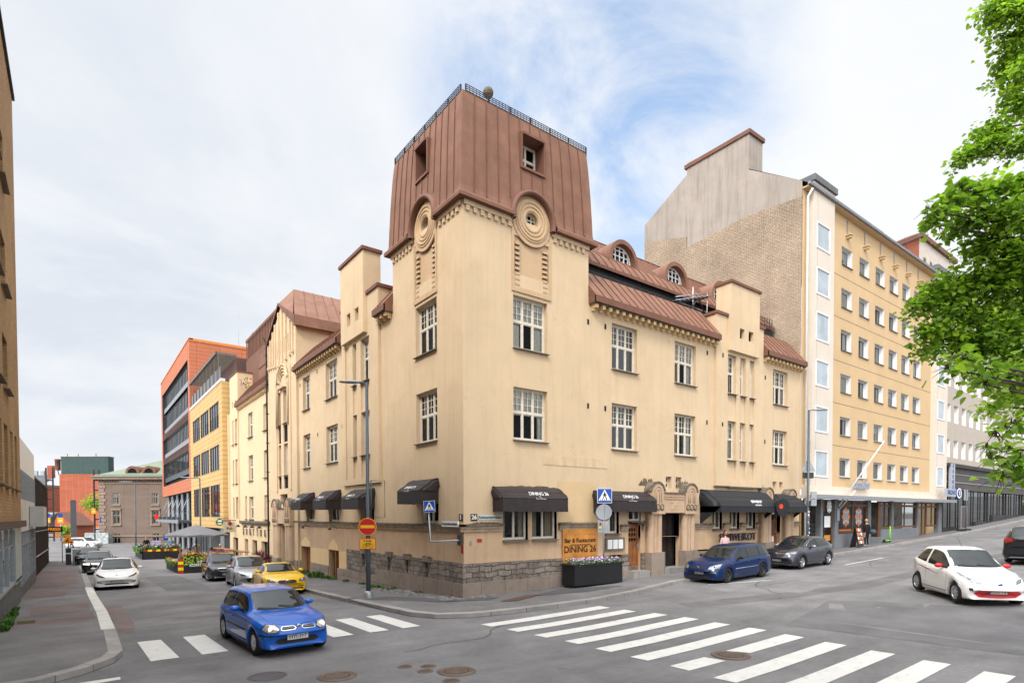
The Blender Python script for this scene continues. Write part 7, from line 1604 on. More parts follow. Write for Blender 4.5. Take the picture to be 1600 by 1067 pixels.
est = dict(L=4.47, W=1.84, H=1.47, wb=2.64, fo=.88, cowl=-.30, header=-1.20, rearh=-3.15, wrad=.315, Ra=.355, wr=.315, roofw=.70, bow=.30,
 top=[(-3.59, .66), (-3.57, .95), (-3.45, 1.18), (-3.22, 1.40), (-2.9, 1.46), (-2.0, 1.475), (-1.5, 1.465), (-1.15, 1.41), (-.75, 1.19), (-.30, .965), (.2, .90), (.55, .80), (.78, .66), (.88, .52)],
 belt=[(-3.59, .6), (-3.4, .98), (-2.6, .96), (-1.4, .915), (-.4, .885), (.2, .83), (.6, .70), (.88, .46)], side=[(-.62, -1.50), (-1.60, -2.42), (-2.52, -3.35)], rearcurve=1, seams=[-.42, -1.55, -2.45], handles=[-1.33, -2.25], mirror=m_plast, rim=m_rimB, spokes=0, moulding=m_galv, mz=.56, plate=('HER-842', .44, True),
 front=[('headlight', m_lens, [(.46, .60), (.66, .60), (.82, .66)], [(.50, .70), (.68, .77), (.82, .80)], True), ('grille', m_plast, [(-.38, .60), (.38, .60)], [(-.42, .68), (.42, .68)], False), ('lower_intake', m_plast, [(-.50, .25), (.50, .25)], [(-.46, .34), (.46, .34)], False), ('fog_strip', m_lens, [(.50, .43), (.76, .45)], [(.50, .485), (.76, .50)], True), ('bumper_strip', m_plast, [(-.86, .17), (.86, .17)], [(-.86, .23), (.86, .23)], False)], badge=(0, .655, .05, m_blue), rearlamp=([(.66, .75), (.78, .75)], [(.6, 1.2), (.7, 1.2)]))
p_navy = carpaint('paint_navy', (.001, .016, .075), .0, .3, .4, .2); place(est, p_navy, 10.47, -2.68, 180, 'dark blue estate car parked by the kerb before the portal and the metal letters', group='cars parked along the right street')
suv = dict(L=4.27, W=1.80, H=1.50, wb=2.57, fo=.88, cowl=-.35, header=-1.25, rearh=-2.55, wrad=.335, Ra=.375, wr=.335, gc=.2, roofw=.68, bow=.30, bowr=.2,
 top=[(-3.39, .74), (-3.37, 1.0), (-3.25, 1.10), (-2.95, 1.28), (-2.5, 1.43), (-2.0, 1.49), (-1.6, 1.50), (-1.2, 1.43), (-.8, 1.24), (-.35, 1.04), (.2, .98), (.55, .90), (.78, .74), (.88, .56)],
 belt=[(-3.39, .68), (-3.2, 1.02), (-2.4, 1.0), (-1.4, .96), (-.4, .94), (.2, .90), (.6, .78), (.88, .5)], side=[(-.66, -1.52), (-1.60, -2.70)], rearcurve=1, seams=[-.44, -1.56, -2.42], handles=[-1.36, -2.28], rim=m_rimS, spokes=5, spw=.42, archm=m_plast, chromeline=1, plate=('GNU-487', .46, False),
 front=[('headlight', m_lens, [(.42, .72), (.62, .72), (.80, .76)], [(.42, .80), (.64, .82), (.80, .84)], True), ('grille', m_plast, [(-.42, .71), (.42, .71)], [(-.42, .80), (.42, .80)], False), ('grille_bar', m_chrome, [(-.46, .745), (.46, .745)], [(-.46, .765), (.46, .765)], False), ('lower_intake', m_plast, [(-.62, .33), (.62, .33)], [(-.55, .58), (.55, .58)], False), ('grille_bar', m_chrome, [(-.70, .27), (.70, .27)], [(-.70, .295), (.70, .295)], False)], badge=(0, .76, .05, m_chrome), rearlamp=([(.6, .86), (.78, .86)], [(.6, .98), (.76, .98)]))
p_graph = carpaint('paint_graphite', (.030, .032, .048), .35, .22); suv['mirror'] = mat('mirror_silver', (.35, .36, .42), .2, .5, metal=.5)
place(suv, p_graph, 16.87, -2.56, 179, 'dark graphite crossover with silver wheels parked behind the blue estate', group='cars parked along the right street')
bsuv = dict(suv); bsuv.update(L=4.65, W=1.9, H=1.68, wb=2.7, fo=.9, top=[(-3.75, .80), (-3.73, 1.1), (-3.6, 1.25), (-3.35, 1.50), (-3.05, 1.63), (-2.3, 1.68), (-1.7, 1.68), (-1.3, 1.6), (-.85, 1.36), (-.35, 1.12), (.2, 1.05), (.55, .97), (.8, .8), (.9, .6)], belt=[(-3.75, .75), (-3.5, 1.12), (-2.4, 1.08), (-.4, 1.0), (.2, .95), (.6, .8), (.9, .52)], cowl=-.35, header=-1.3, rearh=-3.05, side=[(-.7, -1.6), (-1.68, -2.5), (-2.58, -3.3)], seams=[-.45, -1.63, -2.5], handles=[-1.4, -2.3], plate=None, rearglass=(-3.12, -3.6), rearlamp=([(.5, .98), (.86, .95)], [(.55, 1.12), (.84, 1.15)]), rim=m_rimS, wrad=.36, Ra=.41, wr=.36)
p_black = carpaint('paint_black', (.008, .009, .011), .1, .2); place(bsuv, p_black, 25.0, -10.6, 2, 'black sport utility car seen from behind at the right edge beyond the small white car')
tes = dict(L=4.70, W=1.85, H=1.44, wb=2.875, fo=.84, cowl=-.18, header=-1.32, rearh=-2.1, wrad=.335, Ra=.37, wr=.335, gc=.15, roofw=.66, bow=.34,
 top=[(-3.86, .82), (-3.84, 1.0), (-3.6, 1.08), (-3.1, 1.2), (-2.5, 1.37), (-1.9, 1.44), (-1.3, 1.40), (-.8, 1.2), (-.18, .93), (.3, .84), (.6, .74), (.78, .60), (.84, .48)],
 belt=[(-3.86, .7), (-3.5, .98), (-2.4, .95), (-1.2, .90), (-.2, .84), (.3, .76), (.6, .66), (.84, .42)], side=[(-.55, -1.6), (-1.68, -2.85)], rearcurve=1, seams=[-.40, -1.65, -2.6], handles=[-1.4, -2.4], rim=m_rimB, spokes=10, plate=('GHS-908', .42, True), 
 front=[('headlight', m_lensd, [(.44, .58), (.66, .62), (.80, .70)], [(.50, .63), (.68, .70), (.79, .78)], True), ('lower_intake', m_plast, [(-.50, .255), (.50, .255)], [(-.44, .315), (.44, .315)], False), ('fog_vent', m_plast, [(.56, .335), (.76, .36)], [(.58, .365), (.76, .43)], True)], badge=(0, .70, .03, m_chrome))
tes['mirror'] = p_white; place(tes, p_white, -9.27, 17.1, -93, 'large white saloon parked first by the left kerb, facing the crossing', group='cars parked along the left kerb')
b2 = dict(L=4.6, W=1.8, H=1.46, wb=2.7, fo=.85, cowl=-.35, header=-1.15, rearh=-3.3, wrad=.31, Ra=.35, wr=.31, roofw=.68, bow=.22,
 top=[(-3.75, .66), (-3.73, .95), (-3.6, 1.15), (-3.35, 1.38), (-3.0, 1.44), (-2.0, 1.46), (-1.15, 1.41), (-.75, 1.2), (-.35, .97), (.2, .92), (.55, .84), (.77, .72), (.85, .55)],
 belt=[(-3.75, .6), (-3.5, .95), (-2.4, .93), (-.4, .89), (.2, .85), (.6, .74), (.85, .5)], side=[(-.64, -1.5), (-1.6, -2.45), (-2.55, -3.4)], rearcurve=1, seams=[-.42, -1.55, -2.5], handles=[-1.35, -2.3], rim=m_rimB, spokes=7, mirror=m_plast, plate=('ZIK-630', .40, False), chromeline=1,
 front=[('headlight', m_lit, [(.44, .62), (.80, .65)], [(.46, .74), (.80, .75)], True), ('grille', m_chrome, [(-.34, .60), (.34, .60)], [(-.36, .74), (.36, .74)], False), ('lower_intake', m_plast, [(-.7, .24), (.7, .24)], [(-.6, .33), (.6, .33)], False)])
place(b2, p_black, -9.75, 29.2, -92, 'black estate with a lit headlight parked behind the white saloon', group='cars parked along the left kerb')
b3 = dict(b2); b3.update(front=[('headlight', m_lens, [(.44, .62), (.80, .65)], [(.46, .72), (.80, .73)], True), ('grille', m_plast, [(-.34, .60), (.34, .60)], [(-.36, .72), (.36, .72)], False)], chromeline=0, plate=('LMT-251', .40, False))
place(b3, p_black, -10.15, 39.6, -91, 'farthest black car of the left kerb row, beside the roadworks triangle', group='cars parked along the left kerb')
dk = dict(L=4.3, W=1.80, H=1.47, wb=2.6, fo=.86, cowl=-.32, header=-1.2, rearh=-3.0, wrad=.32, Ra=.36, wr=.32, roofw=.69, bow=.28,
 top=[(-3.44, .7), (-3.42, .98), (-3.28, 1.18), (-3.0, 1.39), (-2.5, 1.46), (-1.6, 1.47), (-1.15, 1.42), (-.75, 1.2), (-.32, .98), (.2, .92), (.55, .82), (.77, .68), (.86, .52)],
 belt=[(-3.44, .64), (-3.2, 1.0), (-2.4, .98), (-1.2, .93), (-.3, .89), (.2, .84), (.6, .72), (.86, .46)], side=[(-.64, -1.5), (-1.6, -2.5), (-2.58, -3.05)], rearcurve=1, seams=[-.42, -1.55, -2.4], handles=[-1.35, -2.28], rim=m_rimS, spokes=5, spw=.4, plate=('RVB-564', .40, False), steer=.45,
 front=[('headlight', m_lensd, [(.44, .62), (.64, .63), (.80, .68)], [(.46, .70), (.66, .74), (.80, .77)], True), ('grille', m_plast, [(-.36, .58), (.36, .58)], [(-.42, .70), (.42, .70)], False), ('grille_bar', m_chrome, [(-.42, .70), (.42, .70)], [(-.42, .72), (.42, .72)], False), ('lower_intake', m_plast, [(-.52, .24), (.52, .24)], [(-.46, .36), (.46, .36)], False), ('grille_bar', m_chrome, [(.5, .30), (.76, .32)], [(.5, .32), (.76, .34)], True)], badge=(0, .69, .04, m_chrome))
p_dgrey = carpaint('paint_dark_grey', (.022, .024, .030), .3, .25); dk['mirror'] = p_black
place(dk, p_dgrey, -4.28, 18.0, -93, 'dark grey hatchback with turned front wheel parked before the flowered terrace', group='cars parked on the right side of the left street')
sv = dict(dk); sv.update(L=4.04, W=1.74, wb=2.57, fo=.80, top=[(-3.24, .7), (-3.22, .98), (-3.1, 1.16), (-2.85, 1.38), (-2.4, 1.46), (-1.6, 1.475), (-1.15, 1.42), (-.72, 1.18), (-.28, .96), (.2, .89), (.5, .80), (.72, .66), (.80, .50)], belt=[(-3.24, .64), (-3.05, 1.0), (-2.4, .97), (-1.2, .92), (-.3, .87), (.2, .82), (.55, .70), (.80, .46)], side=[(-.62, -1.48), (-1.58, -2.75)], seams=[-.42, -1.53, -2.4], handles=[-1.33, -2.25], steer=0, rim=m_rimS, plate=('YOC-395', .38, False),
 front=[('headlight', m_lensd, [(.42, .60), (.62, .62), (.78, .70)], [(.48, .66), (.64, .72), (.78, .80)], True), ('grille', m_plast, [(-.34, .30), (.34, .30)], [(-.46, .52), (.46, .52)], False), ('grille_bar', m_chrome, [(-.36, .545), (.36, .545)], [(-.34, .565), (.34, .565)], False), ('fog_lamp', m_lens, [(.56, .36), (.72, .38)], [(.58, .42), (.72, .44)], True)])
p_silver = carpaint('paint_silver', (.36, .37, .395), .55, .28); sv['mirror'] = p_silver; sv['hm'] = p_silver
place(sv, p_silver, -3.99, 12.75, -93, 'silver hatchback parked between the dark grey and the yellow cars', group='cars parked on the right side of the left street')
yl = dict(L=4.0, W=1.715, H=1.28, wb=2.4, fo=.80, cowl=-.42, header=-1.08, rearh=-1.95, wrad=.31, Ra=.345, wr=.31, roofw=.66, bow=.26, bowr=.2,
 top=[(-3.2, .66), (-3.18, .86), (-3.0, .93), (-2.6, .98), (-2.2, 1.14), (-1.9, 1.24), (-1.5, 1.29), (-1.1, 1.26), (-.8, 1.10), (-.42, .915), (.1, .85), (.5, .76), (.72, .64), (.80, .50)],
 belt=[(-3.2, .6), (-3.0, .87), (-2.2, .90), (-1.0, .87), (-.4, .84), (.2, .79), (.6, .68), (.80, .46)], side=[(-.66, -1.75)], railh=.09, seams=[-.5, -1.85], handles=[-1.62], rim=m_rimS, spokes=5, spw=.4, plate=None, hm=m_plast, mx=-.85,
 front=[('headlight', m_lens, [(.44, .56), (.62, .54), (.74, .58)], [(.50, .66), (.62, .69), (.74, .69)], True), ('grille', m_plast, [(-.38, .55), (-.3, .50), (.3, .50), (.38, .55)], [(-.36, .60), (-.30, .635), (.30, .635), (.36, .60)], False), ('lower_intake', m_plast, [(-.68, .25), (.68, .25)], [(-.64, .31), (.64, .31)], False), ('fog_lamp', m_plast, [(.48, .34), (.66, .35)], [(.48, .38), (.66, .39)], True)], badge=(0, .565, .075, m_plast))
p_yel = carpaint('paint_yellow', (.86, .50, .0), 0, .25); yl['mirror'] = p_yel
place(yl, p_yel, -3.78, 8.35, -94, 'bright yellow coupe parked nearest the crossing on the left street', group='cars parked on the right side of the left street')
wst = dict(b2); wst.update(kind='moving_car', chromeline=1, rim=m_rimS, mirror=p_white, front=[('headlight', m_lensd, [(.44, .62), (.80, .66)], [(.46, .72), (.80, .76)], True), ('grille', m_chrome, [(-.34, .56), (.34, .56)], [(-.38, .68), (.38, .68)], False), ('lower_intake', m_plast, [(-.6, .24), (.6, .24)], [(-.5, .34), (.5, .34)], False)], plate=('EPX-718', .40, False), W=1.85, L=4.9, fo=.95)
wst['top'] = [(x*1.0-(.2 if x < -3 else 0), z) for x, z in b2['top'][:-1]]+[(.95, .55)]; wst['belt'] = [(x-(.2 if x < -3 else 0), z) for x, z in b2['belt'][:-1]]+[(.95, .5)]; wst['side'] = [(-.64, -1.5), (-1.6, -2.45), (-2.55, -3.5)]
place(wst, p_white, -9.2, 82.5, -48, 'white estate car turning in the distance at the end of the left street')
# ================================================================ PEOPLE
m_skin = mat('skin', (.48, .27, .19), .6, .3, var=.08); 
def person(pos, face, label, top, legs, hair, pose='stand', h=1.72, hairlong=False, shoes=None, sleeve=True, bag=None, dress=None):
    """skin-modifier figure baked to one mesh; face: heading in degrees"""
    k = h/1.72; J = {}
    if pose == 'sit': hip, kn, an = .48, (.45, .48), (.45, .10)
    hipz = .93 if pose != 'sit' else .50
    J['pel'] = (0, 0, hipz); sh = hipz+.50; fw_ = {'stand': .0, 'lean': .12, 'sit': .04, 'walk': .02}[pose]
    nodes = [((0, 0, hipz), .135), ((fw_*.5, 0, hipz+.22), .125), ((fw_, 0, sh-.08), .15), ((fw_+.01, 0, sh+.06), .06), ((fw_+.03, 0, sh+.14), .058)]
    edges = [(0, 1), (1, 2), (2, 3), (3, 4)]
    def add(p, r, par): nodes.append((p, r)); edges.append((par, len(nodes)-1)); return len(nodes)-1
    for s in (1, -1):
        a = add((fw_, s*.19, sh-.03), .062, 2)
        el = {'stand': (fw_-.01, s*.25, sh-.31), 'lean': (fw_+.12, s*.25, sh-.28), 'sit': (fw_+.08, s*.25, sh-.28), 'walk': (fw_+.09*s, s*.24, sh-.31)}[pose]
        wr_ = {'stand': (fw_+.10, s*.20, sh-.54), 'lean': (fw_+.32, s*.14, sh-.20), 'sit': (fw_+.30, s*.15, sh-.30), 'walk': (fw_+.22*s+.05, s*.22, sh-.52)}[pose]
        b = add(el, .045, a); c = add(wr_, .032, b); d_ = Vector(wr_)-Vector(el); d_.normalize(); hn = add(tuple(Vector(wr_)+d_*.07), .036, c)
        for fi, ang in enumerate((-.35, -.12, .1, .32)): add(tuple(Vector(wr_)+d_*(.15-.008*abs(fi-1))+Vector((0, .022*(fi-1.5), -.012))), .010, hn)
        add(tuple(Vector(wr_)+d_*.08+Vector((.01, -s*.045, .01))), .012, c)
        hp = add((0, s*.09, hipz-.06), .10, 0)
        if pose == 'sit': kn, an, to = (.42, s*.11, hipz-.02), (.44, s*.11, .09), (.58, s*.12, .04)
        elif pose == 'walk': kn, an, to = (.10*s+.03, s*.09, .50), (.20*s-.03, s*.09, .09), (.20*s+.11, s*.10, .035)
        else: kn, an, to = (.02, s*.10, .50), (-.01, s*.10, .09), (.14, s*.12, .035)
        q = add(kn, .062, hp); q = add(an, .042, q); add(to, .036, q)
    me = bpy.data.meshes.new('p'); me.from_pydata([tuple(c*k for c in n[0]) for n in nodes], edges, []); o = bpy.data.objects.new('p', me); COL.objects.link(o)
    md = o.modifiers.new('s', 'SKIN'); md.use_smooth_shade = True; me.skin_vertices[0].data[0].use_root = True
    for i, n in enumerate(nodes): me.skin_vertices[0].data[i].radius = (n[1]*k, n[1]*k*(1.25 if i in (1, 2) else 1))
    su = o.modifiers.new('b', 'SUBSURF'); su.levels = 1; bpy.context.view_layer.update(); ev = o.evaluated_get(bpy.context.evaluated_depsgraph_get()); m2 = bpy.data.meshes.new_from_object(ev); bpy.data.objects.remove(o); bpy.data.meshes.remove(me)
    mb = MB(); ki = {m: mb.mi(m) for m in (top, legs, m_skin, shoes or m_black)}
    for v in m2.vertices: mb.v.append(tuple(v.co))
    for p_ in m2.polygons:
        c = p_.center/k; near = abs(c.y) > .155 or (c.x > fw_+.2 and c.z > hipz+.05)
        if c.z > sh+.055: m = m_skin
        elif c.z < .11: m = shoes or m_black
        elif near and c.z > hipz-.3 and (c.z < sh-.50 or (pose in ('lean', 'sit') and c.x > fw_+.27)): m = m_skin
        elif c.z > hipz-.02: m = top
        elif dress and c.z < .42: m = m_skin
        else: m = legs
        mb.f.append(tuple(p_.vertices)); mb.m.append(ki[m]); mb.sm.append(True)
    bpy.data.meshes.remove(m2)
    hz = (sh+.26)*k; hx = (fw_+.045)*k; R_ = []      # head with face
    def hp(th, a):
        rx, ry, rz_ = .094*k, .076*k, .122*k; x = cos(a)*sin(th)*rx; y = sin(a)*sin(th)*ry; z = cos(th)*rz_
        if z < 0: x *= 1-.0*z; y *= 1+1.6*z
        f = max(0, cos(a)); 
        if f > .92 and -.025*k < z < .02*k: x += .022*k*(f-.92)/.08*(1-abs(z)/.03)
        if f > .7 and .008*k < z < .03*k and abs(y) > .018*k: x -= .006*k
        return (hx+x, y, hz+z)
    for i in range(13): R_.append([hp(pi*i/12, 2*pi*j/24) for j in range(24)])
    mb.grid(R_, m_skin, True, True)
    for s in (1, -1):
        mb.lathe([(.001, .004), (.008*k, .002), (.011*k, -.004)], m_black, (hx+.088*k, s*.03*k, hz+.018*k), 8, 'X'); mb.box(hx-.012, hx+.012, s*.072*k-.006, s*.072*k+.006, hz-.03, hz+.025, m_skin)
    mb.box(hx+.082*k, hx+.088*k, -.022*k, .022*k, hz-.058*k, hz-.05*k, mat('lip', (.35, .10, .08), .5, .3))
    t = thing('person', pos, label, 'person', rz=radians(face)); part('body', mb, t, local=True)
    hr = MB(); R_ = []
    for i in range(9):
        th = pi*.60*i/8; R_.append([(hx-.012*k+cos(a)*sin(th)*(.103*k if cos(a) < .3 else .092*k), sin(a)*sin(th)*.087*k, hz+.012*k+cos(th)*.130*k if not (cos(a) > .45 and i > 5) else hz+.06*k) for a in [2*pi*j/20 for j in range(20)]])
    hr.grid(R_, hair, True, True)
    if hairlong:
        for j in range(60): a = random.uniform(pi*.35, pi*1.65); r_ = .085*k; p0 = Vector((hx-.01+cos(a)*r_, sin(a)*r_, hz+.02)); d_ = Vector((cos(a)*.03, sin(a)*.04, -random.uniform(.14, .26)*k)); hr.tube([p0, p0+d_*.5+Vector((random.uniform(-.015, .015), random.uniform(-.015, .015), 0)), p0+d_], [.02, .022, .008], hair, 5)
    part('hair', hr, t, local=True)
    if bag: q = MB(); q.tube([(-.05, -.26*k, hipz+.02), (.12, -.27*k, hipz-.02), (.25, -.24*k, hipz)], [.09, .13, .08], bag, 10); part('sleeve_cuff', q, t, local=True) if False else solo('handbag', q, (0, 0, 0), 'x', 'x')
    return t
m_hbr = mat('hair_brown', (.12, .045, .018), .7, .3, var=.3, vscale=30); m_hdk = mat('hair_dark', (.02, .014, .01), .7, .3); m_hbl = mat('hair_blond', (.42, .26, .11), .7, .3, var=.2, vscale=30)
m_tpink = mat('cloth_pale_pink', (.62, .42, .42), .85, .2, var=.15, vscale=9); m_tblk = mat('cloth_black', (.012, .012, .014), .85, .2, var=.2); m_tbrn = mat('cloth_brown', (.10, .065, .045), .85, .2, var=.3, vscale=8); m_twht = mat('cloth_white', (.55, .54, .52), .85, .2); m_tteal = mat('cloth_teal', (.12, .22, .24), .85, .2); m_tnavy = mat('cloth_navy', (.02, .03, .06), .85, .2); m_tgry = mat('cloth_grey', (.15, .15, .16), .85, .2)
person((14.75, -.65, hsign(14.75, -.6)), -110, 'woman with wavy brown hair and a pale pink top standing behind the dark blue estate', m_tpink, m_tnavy, m_hbr, 'stand', 1.68, True)
person((30.15, -1.0, hsign(30.2, -1.0)), 68, 'woman dressed in black with blond hair standing by the sandwich board', m_tblk, m_tblk, m_hbl, 'stand', 1.70, False, m_twht)
q = MB(); q.lathe([(.001, -.17), (.16, -.15), (.22, 0), (.15, .15), (.001, .17)], mat('bag_grey_blue', (.05, .065, .08), .6, .3), (30.30, -1.30, hsign(30.5, -1.2)+.95), 14); q.tube([(30.2, -1.25, hsign(30.5, -1.2)+1.05), (30.15, -1.15, hsign(30.5, -1.2)+1.38), (30.4, -1.25, hsign(30.5, -1.2)+1.08)], .012, m_black, 5); solo('handbag', q, (30.30, -1.3, hsign(30.5, -1.2)+.95), 'dark grey-blue bag held by the woman in black', 'handbag')
for i, (x, y, fc, top, lg, hr_, ps, lb) in enumerate([
 (-3.05, 26.3, -110, m_tbrn, m_tgry, m_hbl, 'stand', 'man in a brown jacket with pale sleeves standing between the terrace and the pub rail'),
 (-4.6, 28.5, -60, m_tnavy, m_tnavy, m_hdk, 'sit', 'bald-looking person in a dark jacket sitting under the grey parasol'),
 (-3.9, 30.5, -100, m_twht, m_tblk, m_hdk, 'stand', 'person in a white shirt and dark jacket standing under the parasol'),
 (-5.3, 27.8, 10, m_tgry, m_tnavy, m_hbr, 'sit', 'seated guest in grey at the left end under the parasol'),
 (-3.3, 27.6, 190, m_tblk, m_tblk, m_hbr, 'sit', 'seated person in black at the right end of the parasol terrace'),
 (-5.4, 51, -90, m_tblk, m_tblk, m_hdk, 'stand', 'tall person in black standing on the far planted terrace'),
 (-6.0, 50, -80, m_tblk, m_tblk, m_hdk, 'sit', 'person in black sitting at the left end of the far terrace'),
 (-4.9, 49, -90, m_tgry, m_tgry, m_hdk, 'sit', 'person in grey sitting in the middle of the far terrace'),
 (-3.6, 48, -90, m_tteal, m_tnavy, m_hbr, 'stand', 'person in a pale teal shirt standing on the far terrace'),
 (-3.0, 47.5, -120, m_tnavy, m_twht, m_hdk, 'sit', 'person in navy sitting at the right end of the far terrace')]):
    person((x, y, H(x, y)+(.0 if x < -2.9 else PV)+(.12 if y > 26.5 else 0)), fc, lb, top, lg, hr_, ps, 1.72+.06*(i % 3))
# ================================================================ TERRACES
def terrace(x0, y0, x1, y1, name, label, striped, txt=None):
    z = H(x0, y0); z1 = H(x0, y1); t = thing('terrace_enclosure', (x0, y0, z), label, 'terrace'); b = MB(); b.box(x0, x1, y0, y0+.08, z, z+.92, m_tblkp); b.hexa([(x0, y0, z), (x0+.07, y0, z), (x0+.07, y1, z1), (x0, y1, z1), (x0, y0, z+.75), (x0+.07, y0, z+.75), (x0+.07, y1, z1+.75), (x0, y1, z1+.75)], m_tblkp); b.face([(x0, y0, z+.10), (x1, y0, z+.10), (x1, y1, z1+.12), (x0, y1, z1+.12)], mat('deck_wood', (.10, .07, .05), .8, .2, var=.3)); part('panels', b, t)
    b = MB(); m_y = mat('hazard_yellow', (.80, .66, .01), .5, .3)
    if striped:
        for i in range(9): a = x0+.1+i*(x1-x0-.15)/9; b.box(a, a+(x1-x0-.15)/9-.004, y0-.015, y0, z+.74, z+.92, [m_red, m_y][i % 2])
    else:
        for i in range(5): b.box(x0-.01, x0+.30, y0-.015, y0, z+.02+i*.19, z+.02+i*.19+.186, [m_red, m_y][i % 2])
    part('hazard_stripes', b, t)
    if txt: b = MB(); b.add(text_mb('PUB', .14, m_whitetx), TM(Vector((x0+1.25, y0-.012, z+.72)), (1, 0, 0))); b.add(text_mb(txt, .24, m_whitetx, bold=.004), TM(Vector((x0+1.25, y0-.012, z+.50)), (1, 0, 0))); part('lettering', b, t)
    b = MB()
    for x in (x0+.1, x0+.55, x0+1.0): b.box(x, x+.07, y0+.15, y0+.22, z, z+1.65, mat('post_wood', (.28, .12, .05), .7, .2)) if not striped else None
    if b.f: part('post', b, t)
    return t, z
m_tblkp = mat('terrace_black_board', (.018, .018, .019), .6, .3, var=.3, vscale=3)
t, z = terrace(-5.7, 25.2, -2.85, 31.5, 'a', 'near black-boarded pub terrace with a red and yellow striped corner and hanging flowers', False, 'KONTTORI')
for i in range(4):
    b = MB(); x = -5.4+i*.72; b.box(x, x+.6, 25.3, 25.55, z+.88, z+1.08, m_tblkp); flowers(b, x-.05, x+.65, 25.2, 25.6, z+1.0, 70, [[m_fo, m_fy, m_fo], [m_fm, m_fy], [m_fo, m_red], [m_fm, m_fo]][i], .32, 4, .05)
    for k in range(60): q = Vector((x+random.uniform(0, .6), 25.22, z+1.1-random.uniform(0, .5))); b.face([q, q+Vector((.05, -.03, -.03)), q+Vector((.02, -.04, -.1)), q+Vector((-.03, -.02, -.05))], m_lime)
    solo('flower_box', b, (x, 25.3, z+.9), ['flower box of orange blooms, leftmost on the near terrace front', 'flower box of magenta blooms, second on the near terrace front', 'flower box of orange and red blooms, third on the near terrace front', 'flower box of pink blooms at the right end of the near terrace front'][i], 'flower box', 'flower boxes on the near terrace')
b = MB(); flowers(b, -5.95, -5.7, 25.6, 29.5, z+.45, 260, [m_fm, m_lime, m_lime, m_fy], .4, 5, .05); solo('hanging_flowers', b, (-5.8, 27, z), 'trailing lime and pink plants along the left side of the near terrace', 'flowers')
t2, z2 = terrace(-6.15, 45.6, -3.0, 54, 'b', 'far planted terrace with a red and yellow striped front board', True)
b = MB(); flowers(b, -6.2, -3.1, 45.6, 47.0, z2+.75, 420, [m_fm, m_fw, m_fp, m_leafg, m_leafg], .6, 6, .08); flowers(b, -6.3, -6.0, 46, 53.5, z2+.5, 380, [m_leafg, m_fw, m_leafg], .5, 7, .09); solo('terrace_flowers', b, (-5, 46, z2), 'mixed bushy flowers along the front and left side of the far terrace', 'flowers')
b = MB(); b.box(-5.3, -4.6, 46.3, 46.8, z2+1.0, z2+1.7, mat('lilac_box', (.40, .34, .50), .6, .3, var=.4, vscale=8)); solo('lilac_parcel', b, (-5, 46.5, z2+1), 'lilac patterned box among the flowers of the far terrace', 'box')
t = thing('parasol', (-4.2, 28.3, z), 'large grey parasol open over the near terrace', 'parasol'); b = MB(); b.tube([(-4.2, 28.3, z), (-4.2, 28.3, z+3.05)], .035, m_iron, 8); part('pole', b, t)
b = MB(); C_ = Vector((-4.2, 28.3, z+3.1)); cn_ = [C_+Vector((2.1*cos(a), 2.1*sin(a), -.72)) for a in [pi/8+pi/4*i for i in range(8)]]
m_par = mat('parasol_grey', (.15, .15, .16), .85, .2, var=.08)
for a, c in zip(cn_, cn_[1:]+cn_[:1]): mid = (a+c)/2+Vector((0, 0, .05)); b.face([C_, a, mid], m_par); b.face([C_, mid, c], m_par); b.face([a, mid, mid-Vector((0, 0, .12)), a-Vector((0, 0, .12))], m_par); b.face([mid, c, c-Vector((0, 0, .12)), mid-Vector((0, 0, .12))], m_par)
part('canopy', b, t)
t = thing('pub_railing', (-1.6, 29, H(-1.6, 29)), 'brown wooden-topped black railing in front of the pub windows', 'railing'); b = MB(); zr = lambda y: H(-1.6, y)+PV+1.05
b.hexa([(-1.85, 25.6, zr(25.6)), (-1.35, 25.6, zr(25.6)), (-1.35, 36.5, zr(36.5)), (-1.85, 36.5, zr(36.5)), (-1.85, 25.6, zr(25.6)+.07), (-1.35, 25.6, zr(25.6)+.07), (-1.35, 36.5, zr(36.5)+.07), (-1.85, 36.5, zr(36.5)+.07)], mat('rail_wood', (.30, .15, .07), .7, .2, var=.2)); part('table_top', b, t); b = MB()
for i in range(23): y = 25.7+i*.48; b.box(-1.82, -1.78, y, y+.04, zr(y)-1.05, zr(y), m_iron)
b.box(-1.82, -1.78, 25.7, 36.4, zr(31)-.95, zr(31)-.9, m_iron); part('bars', b, t)
t = thing('spiky_plant', (-.9, 24.6, H(-.9, 24.6)), 'dark red spiky plant in a grey pot beside the pub railing', 'potted plant'); b = MB(); zp = H(-.9, 24.6)+PV; b.lathe([(.18, 0), (.24, .45), (.2, .45), (.001, .42)], m_conc, (-.9, 24.6, zp), 14); part('pot', b, t); b = MB()
for i in range(70): a = random.uniform(0, 2*pi); el = random.uniform(.15, 1.4); d_ = Vector((cos(a)*cos(el), sin(a)*cos(el), sin(el))); p0 = Vector((-.9, 24.6, zp+.45)); e = d_.cross(Vector((0, 0, 1))).normalized()*.03; b.face([p0-e, p0+e, p0+d_*.6+e*.8+Vector((0, 0, .02)), p0+d_*.95-Vector((0, 0, .06)), p0+d_*.6-e*.8], mat('red_leaf', (.12, .025, .03), .6, .3, var=.3))
part('leaves', b, t)
